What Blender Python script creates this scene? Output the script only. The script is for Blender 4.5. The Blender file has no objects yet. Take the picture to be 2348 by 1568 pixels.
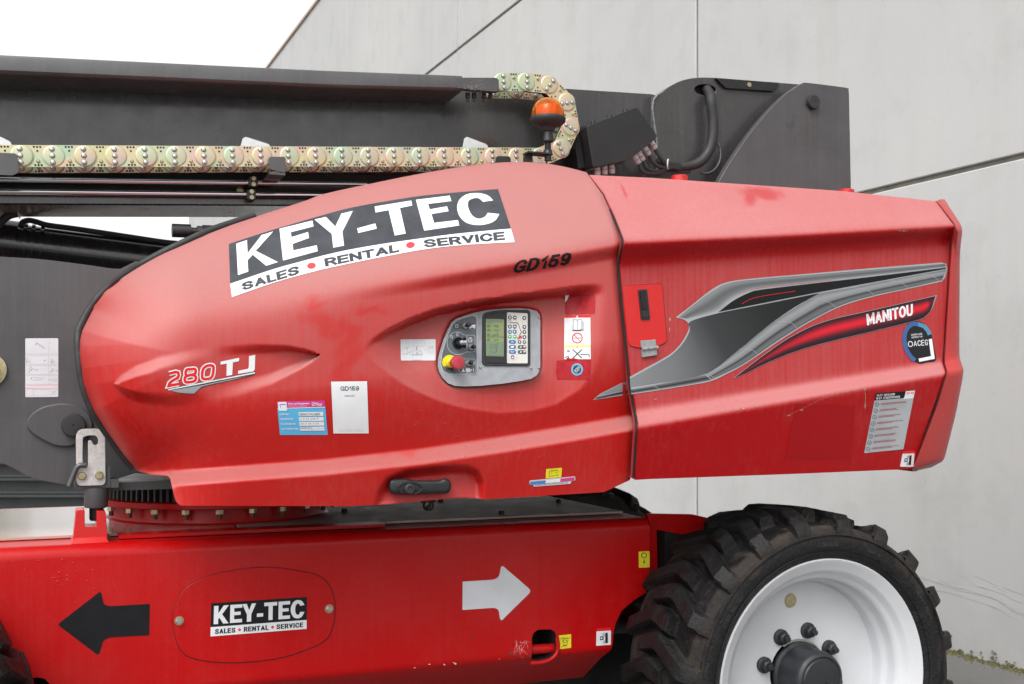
import bpy, bmesh, math, random
import numpy as np
from mathutils import Matrix, Vector
from mathutils.geometry import tessellate_polygon

random.seed(7)
rng = np.random.default_rng(7)
scene = bpy.context.scene
C = scene.collection

# ------------------------------------------------------------------ camera
# picture units: 2347 x 1568; horizon at 903, focal length 2600 units
FOC, CX, HY, CAMZ = 2600.0, 1173.5, 903.0, 1.58
TH = math.atan2(2600.0, 6430.0)
ct, st = math.cos(TH), math.sin(TH)
cam_d = bpy.data.cameras.new('Camera')
cam = bpy.data.objects.new('Camera', cam_d)
C.objects.link(cam)
cam.location = (0, 0, CAMZ)
cam.rotation_euler = (math.pi / 2, 0, -TH)
cam_d.sensor_width = 36.0
cam_d.lens = FOC / 2347.0 * 36.0
cam_d.shift_y = (HY - 783.9) / 2347.0
cam_d.clip_start = 0.05
cam_d.clip_end = 600
cam_d.dof.use_dof = True
cam_d.dof.focus_distance = 3.75
cam_d.dof.aperture_fstop = 7.1
scene.camera = cam

# ------------------------------------------------------------------ sky, sun, exposure
world = bpy.data.worlds.new('World')
scene.world = world
world.use_nodes = True
wn = world.node_tree
bg = wn.nodes['Background']
sky = wn.nodes.new('ShaderNodeTexSky')
sky.sky_type = 'NISHITA'
sky.sun_disc = False
SUN_EL, SUN_AZ = math.radians(52), math.radians(222)
sky.sun_elevation = SUN_EL
sky.sun_rotation = SUN_AZ
sky.air_density = 1.0
sky.dust_density = 4.0
sky.ozone_density = 1.0
hsv = wn.nodes.new('ShaderNodeHueSaturation')
hsv.inputs['Saturation'].default_value = 0.04      # thin even cloud over the whole sky
wn.links.new(sky.outputs[0], hsv.inputs['Color'])
wn.links.new(hsv.outputs[0], bg.inputs['Color'])
bg.inputs['Strength'].default_value = 0.15
sun_d = bpy.data.lights.new('Sun', 'SUN')
sun_d.energy = 0.55
sun_d.angle = math.radians(24)
sun_d.color = (1.0, 0.96, 0.9)
sun = bpy.data.objects.new('Sun', sun_d)
C.objects.link(sun)
sdir = Vector((math.sin(SUN_AZ) * math.cos(SUN_EL), math.cos(SUN_AZ) * math.cos(SUN_EL), math.sin(SUN_EL)))
sun.rotation_euler = sdir.to_track_quat('Z', 'Y').to_euler()
sun.location = (0, 0, 20)
scene.view_settings.view_transform = 'Standard'
scene.view_settings.look = 'None'
scene.view_settings.gamma = 1.0
scene.view_settings.exposure = 1.0

# ------------------------------------------------------------------ picture units <-> place
def at(px, py, Y):
    r = (px - CX) / FOC
    u = (HY - py) / FOC
    t = Y / (ct - st * r)
    return Vector((t * (st + ct * r), Y, CAMZ + t * u))

def at_np(px, py, Y):
    r = (px - CX) / FOC
    u = (HY - py) / FOC
    t = Y / (ct - st * r)
    return np.stack([t * (st + ct * r), Y + 0 * t, CAMZ + t * u], -1)

def zr(x0, y0, s):
    def f(x, y):
        return ((x0 + x / s) / 1.7452, (y0 + y / s) / 1.7452)
    def many(*p):
        if len(p) == 1 and isinstance(p[0][0], (tuple, list)):
            p = p[0]
        return [f(x, y) for x, y in p]
    f.m = many
    f.k = 1.0 / (s * 1.7452)
    return f
Z1, Z2, Z3 = zr(0, 0, 1.568), zr(1300, 0, 1.568), zr(2600, 0, 1.568)
Z4, Z5, Z6 = zr(0, 900, 1.568), zr(1300, 900, 1.568), zr(2600, 900, 1.568)
Z7, Z8 = zr(0, 1736, 1.568), zr(1300, 1736, 1.568)
WH, CP, RT = zr(2400, 1900, 1.3844), zr(1700, 1180, 3.173), zr(3380, 1150, 2.09)
ST, LK, BC = zr(1080, 1500, 5.59), zr(250, 1680, 3.0149), zr(1900, 250, 2.935)
KT, HN, A1 = zr(880, 720, 1.9246), zr(1500, 1820, 2.348), zr(0, 1700, 2.85)
A2, A4, A5 = zr(0, 780, 2.6089), zr(2380, 2000, 2.1306), zr(1600, 2450, 2.6089)
A6, A7, A8 = zr(2480, 1080, 3.732), zr(600, 1350, 3.3543), zr(80, 1330, 5.6)

# ------------------------------------------------------------------ materials
MATS = {}
def nodes_of(m):
    m.use_nodes = True
    nt = m.node_tree
    return nt, nt.nodes['Principled BSDF']

def noise(nt, scale, detail=4, rough=0.55, vec=None, mapscale=None, dist=0.0):
    n = nt.nodes.new('ShaderNodeTexNoise')
    n.inputs['Scale'].default_value = scale
    n.inputs['Detail'].default_value = detail
    n.inputs['Roughness'].default_value = rough
    n.inputs['Distortion'].default_value = dist
    g = nt.nodes.new('ShaderNodeNewGeometry')
    src = g.outputs['Position']
    if mapscale:
        mp = nt.nodes.new('ShaderNodeMapping')
        mp.inputs['Scale'].default_value = mapscale
        nt.links.new(src, mp.inputs['Vector'])
        src = mp.outputs[0]
    nt.links.new(src, n.inputs['Vector'])
    return n.outputs['Fac']

def ramp(nt, fac, a, b, lo=0.0, hi=1.0):
    r = nt.nodes.new('ShaderNodeMapRange')
    r.inputs['From Min'].default_value = a
    r.inputs['From Max'].default_value = b
    r.inputs['To Min'].default_value = lo
    r.inputs['To Max'].default_value = hi
    r.clamp = True
    nt.links.new(fac, r.inputs['Value'])
    return r.outputs[0]

def mixc(nt, fac, a, b):
    m = nt.nodes.new('ShaderNodeMix')
    m.data_type = 'RGBA'
    for sock, v in ((m.inputs[0], fac), (m.inputs[6], a), (m.inputs[7], b)):
        if hasattr(v, 'is_linked') or hasattr(v, 'links'):
            nt.links.new(v, sock)
        elif isinstance(v, (int, float)):
            sock.default_value = v
        else:
            sock.default_value = (*v[:3], 1)
    return m.outputs[2]

def fmath(nt, op, a, b):
    m = nt.nodes.new('ShaderNodeMath')
    m.operation = op
    m.use_clamp = False
    for i, v in enumerate((a, b)):
        if isinstance(v, (int, float)):
            m.inputs[i].default_value = v
        else:
            nt.links.new(v, m.inputs[i])
    return m.outputs[0]

def bump(nt, p, height, strength, dist=0.001):
    b = nt.nodes.new('ShaderNodeBump')
    b.inputs['Strength'].default_value = strength
    b.inputs['Distance'].default_value = dist
    nt.links.new(height, b.inputs['Height'])
    nt.links.new(b.outputs[0], p.inputs['Normal'])

def mat(name, col, rough=0.5, metal=0.0, coat=0.0, var=0.0, vscale=6.0, col2=None, bumps=0.0, bscale=200.0,
        rvar=0.1, spec=0.5, emit=None, dust=None):
    if name.startswith(('s_', 'ink')):
        spec = 0.2
    m = bpy.data.materials.new(name)
    nt, p = nodes_of(m)
    p.inputs['Metallic'].default_value = metal
    p.inputs['Coat Weight'].default_value = coat
    p.inputs['Coat Roughness'].default_value = 0.12
    p.inputs['Specular IOR Level'].default_value = spec
    f = noise(nt, vscale)
    c2 = col2 or tuple(c * (1 - var) for c in col)
    cc = mixc(nt, ramp(nt, f, 0.35, 0.68), col, c2)
    if dust:
        cc = mixc(nt, ramp(nt, noise(nt, 1.0, 5, 0.65, mapscale=(75, 75, 1.2)), 0.46, 0.75, 0, 0.35), cc, dust)
        cc = mixc(nt, ramp(nt, noise(nt, 160.0, 3, 0.6), 0.64, 0.76, 0, 0.5), cc, tuple(x * 1.5 for x in dust))
        cc = mixc(nt, ramp(nt, noise(nt, 3.2, 5, 0.7), 0.52, 0.75, 0, 0.5), cc, tuple(x * 0.35 for x in dust))
    nt.links.new(cc, p.inputs['Base Color'])
    f2 = noise(nt, vscale * 3.1)
    nt.links.new(ramp(nt, f2, 0.3, 0.7, max(0.02, rough - rvar), min(1, rough + rvar)), p.inputs['Roughness'])
    if bumps:
        bump(nt, p, noise(nt, bscale, 3), bumps)
    if emit:
        p.inputs['Emission Color'].default_value = (*emit[0], 1)
        p.inputs['Emission Strength'].default_value = emit[1]
    MATS[name] = m
    return m

def red_paint(name, red, pink, chalk0=0.0, rough=(0.34, 0.55), streak=0.5, coat=0.25, spec=0.5):
    """weathered red lacquer: bleached film where the mesh attribute 'chalk' is high, none where 'wet' is high"""
    m = bpy.data.materials.new(name)
    nt, p = nodes_of(m)
    ac = nt.nodes.new('ShaderNodeAttribute'); ac.attribute_name = 'chalk'
    aw = nt.nodes.new('ShaderNodeAttribute'); aw.attribute_name = 'wet'
    cl = noise(nt, 3.0, 5, 0.6)
    fine = noise(nt, 260.0, 2, 0.6)
    vst = noise(nt, 1.0, 5, 0.65, mapscale=(85, 85, 1.1))
    spk = noise(nt, 70.0, 4, 0.7)
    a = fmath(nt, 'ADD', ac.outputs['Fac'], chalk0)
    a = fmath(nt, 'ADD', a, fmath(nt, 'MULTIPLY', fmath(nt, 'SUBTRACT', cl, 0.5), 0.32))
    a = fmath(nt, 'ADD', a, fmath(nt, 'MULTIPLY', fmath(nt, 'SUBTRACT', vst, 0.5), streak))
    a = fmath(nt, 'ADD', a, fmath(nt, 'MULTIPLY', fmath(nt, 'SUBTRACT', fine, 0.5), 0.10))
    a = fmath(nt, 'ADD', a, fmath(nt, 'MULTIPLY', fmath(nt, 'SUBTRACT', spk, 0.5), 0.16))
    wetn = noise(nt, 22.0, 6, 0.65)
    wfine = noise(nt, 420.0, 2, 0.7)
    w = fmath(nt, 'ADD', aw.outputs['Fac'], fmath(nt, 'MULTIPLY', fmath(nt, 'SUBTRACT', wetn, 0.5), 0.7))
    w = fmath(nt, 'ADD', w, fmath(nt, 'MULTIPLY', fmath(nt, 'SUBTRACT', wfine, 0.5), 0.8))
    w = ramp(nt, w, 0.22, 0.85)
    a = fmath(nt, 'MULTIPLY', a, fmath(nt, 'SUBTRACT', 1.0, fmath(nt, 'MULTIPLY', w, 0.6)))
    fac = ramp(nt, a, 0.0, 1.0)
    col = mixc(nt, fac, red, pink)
    # grime specks and faint dirty runs
    sp = noise(nt, 130.0, 2, 0.5)
    col = mixc(nt, ramp(nt, sp, 0.735, 0.80, 0, 0.55), col, (0.09, 0.012, 0.012))
    dst = noise(nt, 190.0, 2, 0.6)
    col = mixc(nt, ramp(nt, dst, 0.72, 0.80, 0, 0.35), col, (0.5, 0.36, 0.33))
    gr = noise(nt, 1.7, 6, 0.7)
    col = mixc(nt, ramp(nt, gr, 0.5, 0.8, 0, 0.10), col, (0.16, 0.05, 0.04))
    nt.links.new(col, p.inputs['Base Color'])
    r = ramp(nt, fac, 0, 1, rough[0], rough[1])
    nt.links.new(r, p.inputs['Roughness'])
    p.inputs['Coat Weight'].default_value = coat
    p.inputs['Coat Roughness'].default_value = 0.22
    p.inputs['Specular IOR Level'].default_value = spec
    bump(nt, p, noise(nt, 420.0, 3, 0.6), 0.10, 0.0006)
    MATS[name] = m
    return m

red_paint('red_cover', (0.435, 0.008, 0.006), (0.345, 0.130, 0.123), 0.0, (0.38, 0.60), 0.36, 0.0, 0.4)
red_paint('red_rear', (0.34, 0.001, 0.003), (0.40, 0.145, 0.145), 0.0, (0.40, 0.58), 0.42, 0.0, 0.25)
red_paint('red_chassis', (0.40, 0.001, 0.002), (0.46, 0.09, 0.08), 0.03, (0.32, 0.45), 0.14, 0.0, 0.25)
red_paint('red_fresh', (0.50, 0.009, 0.009), (0.6, 0.1, 0.09), 0.0, (0.3, 0.4), 0.04, 0.2)
red_paint('red_cast', (0.36, 0.012, 0.012), (0.42, 0.13, 0.12), 0.14, (0.4, 0.6), 0.2, 0.15)
mat('lip_red', (0.35, 0.01, 0.01), 0.5)
mat('grey_paint', (0.044, 0.0425, 0.0435), 0.27, coat=0.35, var=0.22, vscale=4, bumps=0.06, bscale=300, dust=(0.088, 0.085, 0.083))
mat('grey_matt', (0.062, 0.0605, 0.064), 0.48, coat=0.1, var=0.18, vscale=5, bumps=0.08, bscale=260, dust=(0.088, 0.085, 0.083))
mat('grey_lip', (0.060, 0.0585, 0.062), 0.36, coat=0.3, var=0.25, vscale=9, bumps=0.05, dust=(0.088, 0.085, 0.083))
mat('under_sky_sheen', (0.15, 0.142, 0.135), 0.2, coat=0.5, var=0.2, vscale=3)  # boom grey painted lighter, standing in for sky light reflected off the underside
mat('dark_steel', (0.018, 0.017, 0.017), 0.4, coat=0.1, var=0.4, vscale=8)
mat('black_plastic', (0.016, 0.017, 0.019), 0.42, var=0.25, vscale=20, bumps=0.15, bscale=900)
mat('black_box', (0.010, 0.010, 0.012), 0.5, var=0.3, vscale=7, bumps=0.1, bscale=700)
mat('black_rubber', (0.022, 0.022, 0.023), 0.6, var=0.3, vscale=20, bumps=0.2, bscale=300)
mat('letter_rubber', (0.045, 0.042, 0.04), 0.55, var=0.4, vscale=25)
mat('scratch', (0.20, 0.195, 0.19), 0.6)
mat('stain', (0.062, 0.058, 0.056), 0.5)
mat('gap_dark', (0.05, 0.004, 0.004), 0.8)
mat('deep_black', (0.004, 0.004, 0.004), 0.8)
mat('gloss_cyl', (0.012, 0.012, 0.014), 0.24, coat=0.4, var=0.3, vscale=10, bumps=0.03)
mat('chrome', (0.50, 0.51, 0.53), 0.16, metal=1.0, rvar=0.05)
mat('steel', (0.52, 0.51, 0.50), 0.38, metal=0.9, var=0.2, vscale=60)
mat('galv', (0.62, 0.57, 0.55), 0.5, metal=0.35, col2=(0.47, 0.45, 0.44), vscale=90, bumps=0.1, bscale=400)
mat('galv_bright', (0.68, 0.69, 0.70), 0.4, metal=0.5, var=0.15, vscale=50)
mat('hinge_grey', (0.36, 0.37, 0.38), 0.45, metal=0.5, var=0.2, vscale=70, bumps=0.2, bscale=500)
mat('brass_zinc', (0.50, 0.44, 0.26), 0.36, metal=0.85, var=0.3, vscale=80)
mat('white_rim', (0.53, 0.54, 0.56), 0.42, coat=0.1, col2=(0.48, 0.49, 0.51), vscale=5, bumps=0.05)
mat('hub_black', (0.020, 0.022, 0.026), 0.5, var=0.4, vscale=18, bumps=0.3, bscale=90)
mat('top_plate_sky_tint', (0.46, 0.30, 0.25), 0.24, coat=0.8, col2=(0.40, 0.26, 0.215), vscale=1.6, rvar=0.03)  # red plate; peach of the reflected sky is put into the base colour
mat('panel_grey', (0.27, 0.28, 0.30), 0.5, col2=(0.22, 0.23, 0.25), vscale=40, bumps=0.05)
mat('panel_slate', (0.075, 0.092, 0.105), 0.42, var=0.15, vscale=30)
mat('panel_dark', (0.035, 0.042, 0.05), 0.45)
mat('key_pad', (0.53, 0.52, 0.49), 0.5, var=0.08)
mat('lcd', (0.19, 0.24, 0.10), 0.25, col2=(0.14, 0.19, 0.085), vscale=9, coat=0.5)
mat('lcd_dark', (0.07, 0.10, 0.045), 0.4)
mat('lcd_blue', (0.13, 0.18, 0.12), 0.4)
mat('key_dark', (0.05, 0.055, 0.06), 0.5)
mat('key_blue', (0.025, 0.11, 0.28), 0.5)
mat('key_green', (0.05, 0.38, 0.10), 0.5)
mat('stop_red', (0.42, 0.035, 0.05), 0.45, var=0.2, vscale=60)
mat('stop_yellow', (0.75, 0.60, 0.01), 0.5, var=0.15, vscale=60)
mat('knob_black', (0.008, 0.008, 0.009), 0.2)
mat('s_white', (0.68, 0.69, 0.71), 0.5, var=0.06, vscale=15)
mat('s_offwhite', (0.58, 0.59, 0.62), 0.5, var=0.08, vscale=12)
mat('s_silver', (0.42, 0.44, 0.46), 0.45, metal=0.2, var=0.15, vscale=12)
mat('s_black', (0.009, 0.009, 0.011), 0.5, var=0.2, vscale=20, spec=0.15)
mat('s_outline', (0.30, 0.325, 0.34), 0.45)
mat('deck_dusty', (0.48, 0.41, 0.37), 0.5, col2=(0.33, 0.275, 0.24), vscale=5, rvar=0.1, spec=0.5)
mat('s_night', (0.014, 0.014, 0.016), 0.45)
mat('s_slate', (0.038, 0.041, 0.048), 0.42, col2=(0.055, 0.059, 0.068), vscale=14)
mat('s_red', (0.62, 0.015, 0.02), 0.4)
mat('s_dot', (0.72, 0.05, 0.06), 0.5)
mat('s_darkred', (0.305, 0.003, 0.006), 0.5, var=0.05, vscale=6)
mat('s_oldred', (0.40, 0.018, 0.025), 0.35, col2=(0.30, 0.012, 0.018), vscale=60, bumps=0.4, bscale=90)
mat('s_yellow', (0.72, 0.62, 0.03), 0.45, var=0.1, vscale=30)
mat('s_pale_yellow', (0.76, 0.70, 0.22), 0.5)
mat('s_magenta', (0.56, 0.045, 0.24), 0.45, var=0.1)
mat('s_blue', (0.10, 0.40, 0.66), 0.45, var=0.08)
mat('s_flagblue', (0.06, 0.20, 0.48), 0.4)
mat('s_pink', (0.55, 0.06, 0.22), 0.4)
mat('s_rose', (0.72, 0.50, 0.53), 0.5)
mat('s_teal', (0.07, 0.22, 0.34), 0.4)
mat('s_indigo', (0.045, 0.10, 0.25), 0.4)
mat('s_midgrey', (0.25, 0.26, 0.27), 0.5)
mat('s_lightgrey', (0.52, 0.53, 0.55), 0.5)
mat('ink', (0.02, 0.02, 0.03), 0.5)
mat('ink_soft', (0.33, 0.34, 0.36), 0.5)
mat('ink_red', (0.30, 0.02, 0.04), 0.5)
mat('chip', (0.45, 0.33, 0.18), 0.6, col2=(0.05, 0.03, 0.025), vscale=150)
mat('scuff', (0.06, 0.02, 0.018), 0.6, col2=(0.2, 0.03, 0.03), vscale=120)

def vcol_mat():
    m = bpy.data.materials.new('print_gradient')
    nt, p = nodes_of(m)
    a = nt.nodes.new('ShaderNodeAttribute'); a.attribute_name = 'Col'
    nt.links.new(a.outputs['Color'], p.inputs['Base Color'])
    p.inputs['Roughness'].default_value = 0.42
    p.inputs['Specular IOR Level'].default_value = 0.2
    MATS['vcol'] = m
vcol_mat()

def zinc():
    m = bpy.data.materials.new('yellow_zinc')
    nt, p = nodes_of(m)
    oi = nt.nodes.new('ShaderNodeObjectInfo')
    n1 = noise(nt, 17.0, 3, 0.6, dist=1.2)
    n2 = noise(nt, 9.0, 2, 0.5, dist=0.8)
    c = mixc(nt, ramp(nt, n1, 0.35, 0.65), (0.50, 0.48, 0.26), (0.56, 0.36, 0.34))
    c = mixc(nt, ramp(nt, n2, 0.48, 0.66, 0, 0.8), c, (0.30, 0.48, 0.34))
    c = mixc(nt, ramp(nt, oi.outputs['Random'], 0, 1, 0, 0.35), c, (0.56, 0.52, 0.34))
    nt.links.new(c, p.inputs['Base Color'])
    p.inputs['Metallic'].default_value = 0.45
    p.inputs['Roughness'].default_value = 0.42
    MATS['zinc'] = m
zinc()

def tyre_mat():
    m = bpy.data.materials.new('tyre_rubber')
    nt, p = nodes_of(m)
    mud = noise(nt, 11.0, 6, 0.7)
    at_ = nt.nodes.new('ShaderNodeAttribute'); at_.attribute_name = 'mud'
    f = fmath(nt, 'ADD', fmath(nt, 'MULTIPLY', at_.outputs['Fac'], 0.55), fmath(nt, 'SUBTRACT', mud, 0.5))
    f = ramp(nt, f, 0.22, 0.6)
    c = mixc(nt, f, (0.0045, 0.0045, 0.005), (0.040, 0.031, 0.025))
    nt.links.new(c, p.inputs['Base Color'])
    nt.links.new(ramp(nt, fmath(nt, 'ADD', f, ramp(nt, noise(nt, 14.0, 4), 0.4, 0.62, 0, 0.35)), 0, 0.7, 0.40, 0.85), p.inputs['Roughness'])
    p.inputs['Specular IOR Level'].default_value = 0.35
    bump(nt, p, noise(nt, 70.0, 6, 0.7), 1.0, 0.006)
    MATS['tyre'] = m
tyre_mat()

def concrete():
    m = bpy.data.materials.new('concrete_panel')
    nt, p = nodes_of(m)
    big = noise(nt, 0.35, 5, 0.6)
    mid = noise(nt, 2.2, 6, 0.65)
    runs = noise(nt, 1.0, 5, 0.6, mapscale=(5.0, 5.0, 0.28))
    pit = noise(nt, 38.0, 3, 0.6)
    c = mixc(nt, ramp(nt, big, 0.3, 0.7), (0.475, 0.472, 0.463), (0.425, 0.425, 0.422))
    c = mixc(nt, ramp(nt, mid, 0.5, 0.72, 0, 0.35), c, (0.32, 0.318, 0.31))
    c = mixc(nt, ramp(nt, runs, 0.5, 0.78, 0, 0.17), c, (0.33, 0.315, 0.285))
    c = mixc(nt, ramp(nt, pit, 0.67, 0.75, 0, 0.45), c, (0.26, 0.25, 0.235))
    nt.links.new(c, p.inputs['Base Color'])
    sm = noise(nt, 0.8, 7, 0.75, dist=0.6)
    c = mixc(nt, ramp(nt, sm, 0.56, 0.74, 0, 0.28), c, (0.27, 0.268, 0.26))
    nt.links.new(c, p.inputs['Base Color'])
    p.inputs['Roughness'].default_value = 0.85
    bump(nt, p, mid, 0.25, 0.012)
    MATS['concrete'] = m
concrete()
mat('joint', (0.10, 0.095, 0.085), 0.9, col2=(0.16, 0.15, 0.12), vscale=8)
mat('joint_pale', (0.17, 0.17, 0.17), 0.9, col2=(0.12, 0.12, 0.12), vscale=5)
mat('coping', (0.35, 0.25, 0.18), 0.7)

def ground_mat():
    m = bpy.data.materials.new('concrete_yard')
    nt, p = nodes_of(m)
    a = noise(nt, 0.6, 6, 0.65)
    b = noise(nt, 9.0, 6, 0.7)
    s = noise(nt, 130.0, 3, 0.7)
    c = mixc(nt, ramp(nt, a, 0.35, 0.68), (0.155, 0.152, 0.145), (0.105, 0.102, 0.096))
    c = mixc(nt, ramp(nt, b, 0.45, 0.75, 0, 0.5), c, (0.10, 0.098, 0.09))
    c = mixc(nt, ramp(nt, s, 0.55, 0.8, 0, 0.5), c, (0.22, 0.215, 0.205))
    nt.links.new(c, p.inputs['Base Color'])
    p.inputs['Roughness'].default_value = 0.8
    bump(nt, p, s, 0.5, 0.004)
    MATS['yard'] = m
ground_mat()
mat('moss', (0.11, 0.105, 0.03), 0.95, col2=(0.06, 0.055, 0.03), vscale=30)
mat('leaf', (0.07, 0.12, 0.035), 0.7, col2=(0.11, 0.15, 0.05), vscale=2)
mat('bark', (0.10, 0.08, 0.06), 0.9, var=0.3)
mat('dead_leaf', (0.10, 0.045, 0.025), 0.8)
mat('gland', (0.42, 0.38, 0.38), 0.5, var=0.2, vscale=60)
mat('weld', (0.17, 0.17, 0.18), 0.45, metal=0.3, var=0.4, vscale=90)
mat('beam_dark', (0.03, 0.032, 0.034), 0.5, var=0.3, vscale=2)
mat('beam_grey', (0.16, 0.165, 0.16), 0.55, var=0.3, vscale=2)

def amber():
    m = bpy.data.materials.new('amber_lens')
    nt, p = nodes_of(m)
    p.inputs['Base Color'].default_value = (1.0, 0.40, 0.05, 1)
    p.inputs['Transmission Weight'].default_value = 0.9
    p.inputs['Roughness'].default_value = 0.06
    p.inputs['IOR'].default_value = 1.25
    MATS['amber'] = m
amber()
mat('amber_core', (0.85, 0.30, 0.01), 0.4, col2=(0.6, 0.16, 0.0), vscale=60)

# ------------------------------------------------------------------ mesh helpers
def mesh_obj(name, verts, faces, mats, parent=None, smooth=None, fm=None, loc=None, recalc=True):
    me = bpy.data.meshes.new(name)
    me.from_pydata([tuple(v) for v in verts], [], [list(f) for f in faces])
    if isinstance(mats, str):
        mats = [mats]
    for m in mats:
        me.materials.append(MATS[m])
    if fm is not None:
        for p, i in zip(me.polygons, fm):
            p.material_index = i
    if recalc:
        bm = bmesh.new(); bm.from_mesh(me)
        bmesh.ops.recalc_face_normals(bm, faces=bm.faces)
        bm.to_mesh(me); bm.free()
    if smooth is not None:
        me.shade_smooth()
        me.set_sharp_from_angle(angle=math.radians(smooth))
    me.update()
    return link(name, me, parent, loc)

def link(name, me, parent=None, loc=None):
    o = bpy.data.objects.new(name, me)
    C.objects.link(o)
    if loc is not None:
        o.location = loc
    if parent is not None:
        setparent(o, parent)
    return o

WLOC = {}
def worldmat(o):
    m = o.matrix_basis.copy()
    if o.parent:
        m = worldmat(o.parent) @ o.matrix_parent_inverse @ m
    return m

def setparent(o, p):
    o.parent = p
    o.matrix_parent_inverse = worldmat(p).inverted()

class MB:
    def __init__(s):
        s.v, s.f, s.m, s.names = [], [], [], []
    def mi(s, m):
        if m not in s.names:
            s.names.append(m)
        return s.names.index(m)
    def add(s, v, f, m):
        b = len(s.v)
        s.v += [tuple(x) for x in v]
        k = s.mi(m)
        for q in f:
            s.f.append([b + i for i in q]); s.m.append(k)
    def build(s, name, parent=None, smooth=None, loc=None, recalc=True):
        return mesh_obj(name, s.v, s.f, s.names, parent, smooth, s.m, loc, recalc)

def tess(loops):
    pts = [p for l in loops for p in l]
    tr = tessellate_polygon([[Vector((x, y, 0)) for x, y in l] for l in loops])
    return pts, tr

def area(l):
    return 0.5 * sum(l[i][0] * l[(i + 1) % len(l)][1] - l[(i + 1) % len(l)][0] * l[i][1] for i in range(len(l)))

def inset(l, d):
    """move a loop inwards by d (outwards if negative)"""
    n = len(l)
    s = 1 if area(l) > 0 else -1
    out = []
    for i in range(n):
        a, b, c = np.array(l[i - 1]), np.array(l[i]), np.array(l[(i + 1) % n])
        e1, e2 = b - a, c - b
        e1 = e1 / (np.hypot(*e1) + 1e-9); e2 = e2 / (np.hypot(*e2) + 1e-9)
        n1, n2 = np.array((-e1[1], e1[0])) * s, np.array((-e2[1], e2[0])) * s
        k = n1 + n2
        q = max(0.35, float(k @ k) / 2)
        out.append(tuple(b + k / q * d))
    return out

def rounded(pts, r, n=4):
    """round the corners of a loop with radius r"""
    out = []
    N = len(pts)
    for i in range(N):
        a, b, c = np.array(pts[i - 1], float), np.array(pts[i], float), np.array(pts[(i + 1) % N], float)
        rr = r[i] if isinstance(r, (list, tuple)) else r
        if rr <= 0:
            out.append(tuple(b)); continue
        d1, d2 = np.hypot(*(a - b)), np.hypot(*(c - b))
        k = min(rr, d1 * 0.49, d2 * 0.49)
        p, q = b + (a - b) / d1 * k, b + (c - b) / d2 * k
        for j in range(n + 1):
            t = j / n
            out.append(tuple((1 - t) ** 2 * p + 2 * t * (1 - t) * b + t * t * q))
    return out

def crom(pts, n=8, closed=False):
    P = [np.array(p, float) for p in pts]
    N = len(P)
    out = []
    for i in range(N if closed else N - 1):
        if closed:
            p0, p1, p2, p3 = P[i - 1], P[i], P[(i + 1) % N], P[(i + 2) % N]
        else:
            p1, p2 = P[i], P[i + 1]
            p0 = P[i - 1] if i else 2 * p1 - p2
            p3 = P[i + 2] if i + 2 < N else 2 * p2 - p1
        for j in range(n):
            t = j / n
            out.append(tuple(0.5 * ((2 * p1) + (-p0 + p2) * t + (2 * p0 - 5 * p1 + 4 * p2 - p3) * t * t
                                    + (-p0 + 3 * p1 - 3 * p2 + p3) * t ** 3)))
    if not closed:
        out.append(tuple(P[-1]))
    return out

def circ(cx, cy, rx, ry=None, n=24, a0=0, a1=360, rot=0):
    ry = ry or rx
    full = abs(a1 - a0) >= 359.9
    res = []
    for i in range(n if full else n + 1):
        a = math.radians(a0 + (a1 - a0) * i / n)
        x, y = rx * math.cos(a), ry * math.sin(a)
        c, s = math.cos(rot), math.sin(rot)
        res.append((cx + x * c - y * s, cy + x * s + y * c))
    return res

def plate(name, loops, Y, th, m, parent=None, bev=0.0, smooth=None, Yb=None, mb=None):
    """outline (picture units, on the plane y = Y) with holes, extruded away from the viewer by th"""
    if not isinstance(loops[0][0], (tuple, list)):
        loops = [loops]
    own = mb is None
    mb = mb or MB()
    fr = [inset(l, bev if i == 0 else -bev) if bev else l for i, l in enumerate(loops)]
    pts, tr = tess(fr)
    V = [at(x, y, Y) for x, y in pts]
    rings = [V]
    dep = []
    if bev:
        base = [at(x, y, Y) for l in loops for x, y in l]
        bm_ = bev * 0.0014
        rings.append([Vector((v.x, Y + bm_, v.z)) for v in base])
        dep.append(bm_)
        back = base
    else:
        back = V
    rings.append([Vector((v.x, Y + th, v.z)) for v in back])
    n = len(pts)
    VV = [v for r in rings for v in r]
    F = [list(t) for t in tr]
    off = 0
    for l in loops:
        k = len(l)
        for r in range(len(rings) - 1):
            for i in range(k):
                j = (i + 1) % k
                F.append([r * n + off + i, r * n + off + j, (r + 1) * n + off + j, (r + 1) * n + off + i])
        off += k
    F += [[(len(rings) - 1) * n + i for i in reversed(t)] for t in tr]
    mb.add(VV, F, m)
    if own:
        return mb.build(name, parent, smooth)

def revolve(profile, n, axis, origin, mb, m, full=True):
    """profile of (radius, along) turned about axis 'Y' or 'Z' through origin"""
    V, F = [], []
    K = len(profile)
    for i in range(n):
        a = 2 * math.pi * i / n
        c, s = math.cos(a), math.sin(a)
        for r, h in profile:
            if axis == 'Y':
                V.append((origin[0] + r * c, origin[1] + h, origin[2] + r * s))
            elif axis == 'Z':
                V.append((origin[0] + r * c, origin[1] + r * s, origin[2] + h))
            else:
                V.append((origin[0] + h, origin[1] + r * c, origin[2] + r * s))
    for i in range(n):
        j = (i + 1) % n
        for k in range(K - 1):
            F.append([i * K + k, j * K + k, j * K + k + 1, i * K + k + 1])
    mb.add(V, F, m)
    return mb

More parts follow.
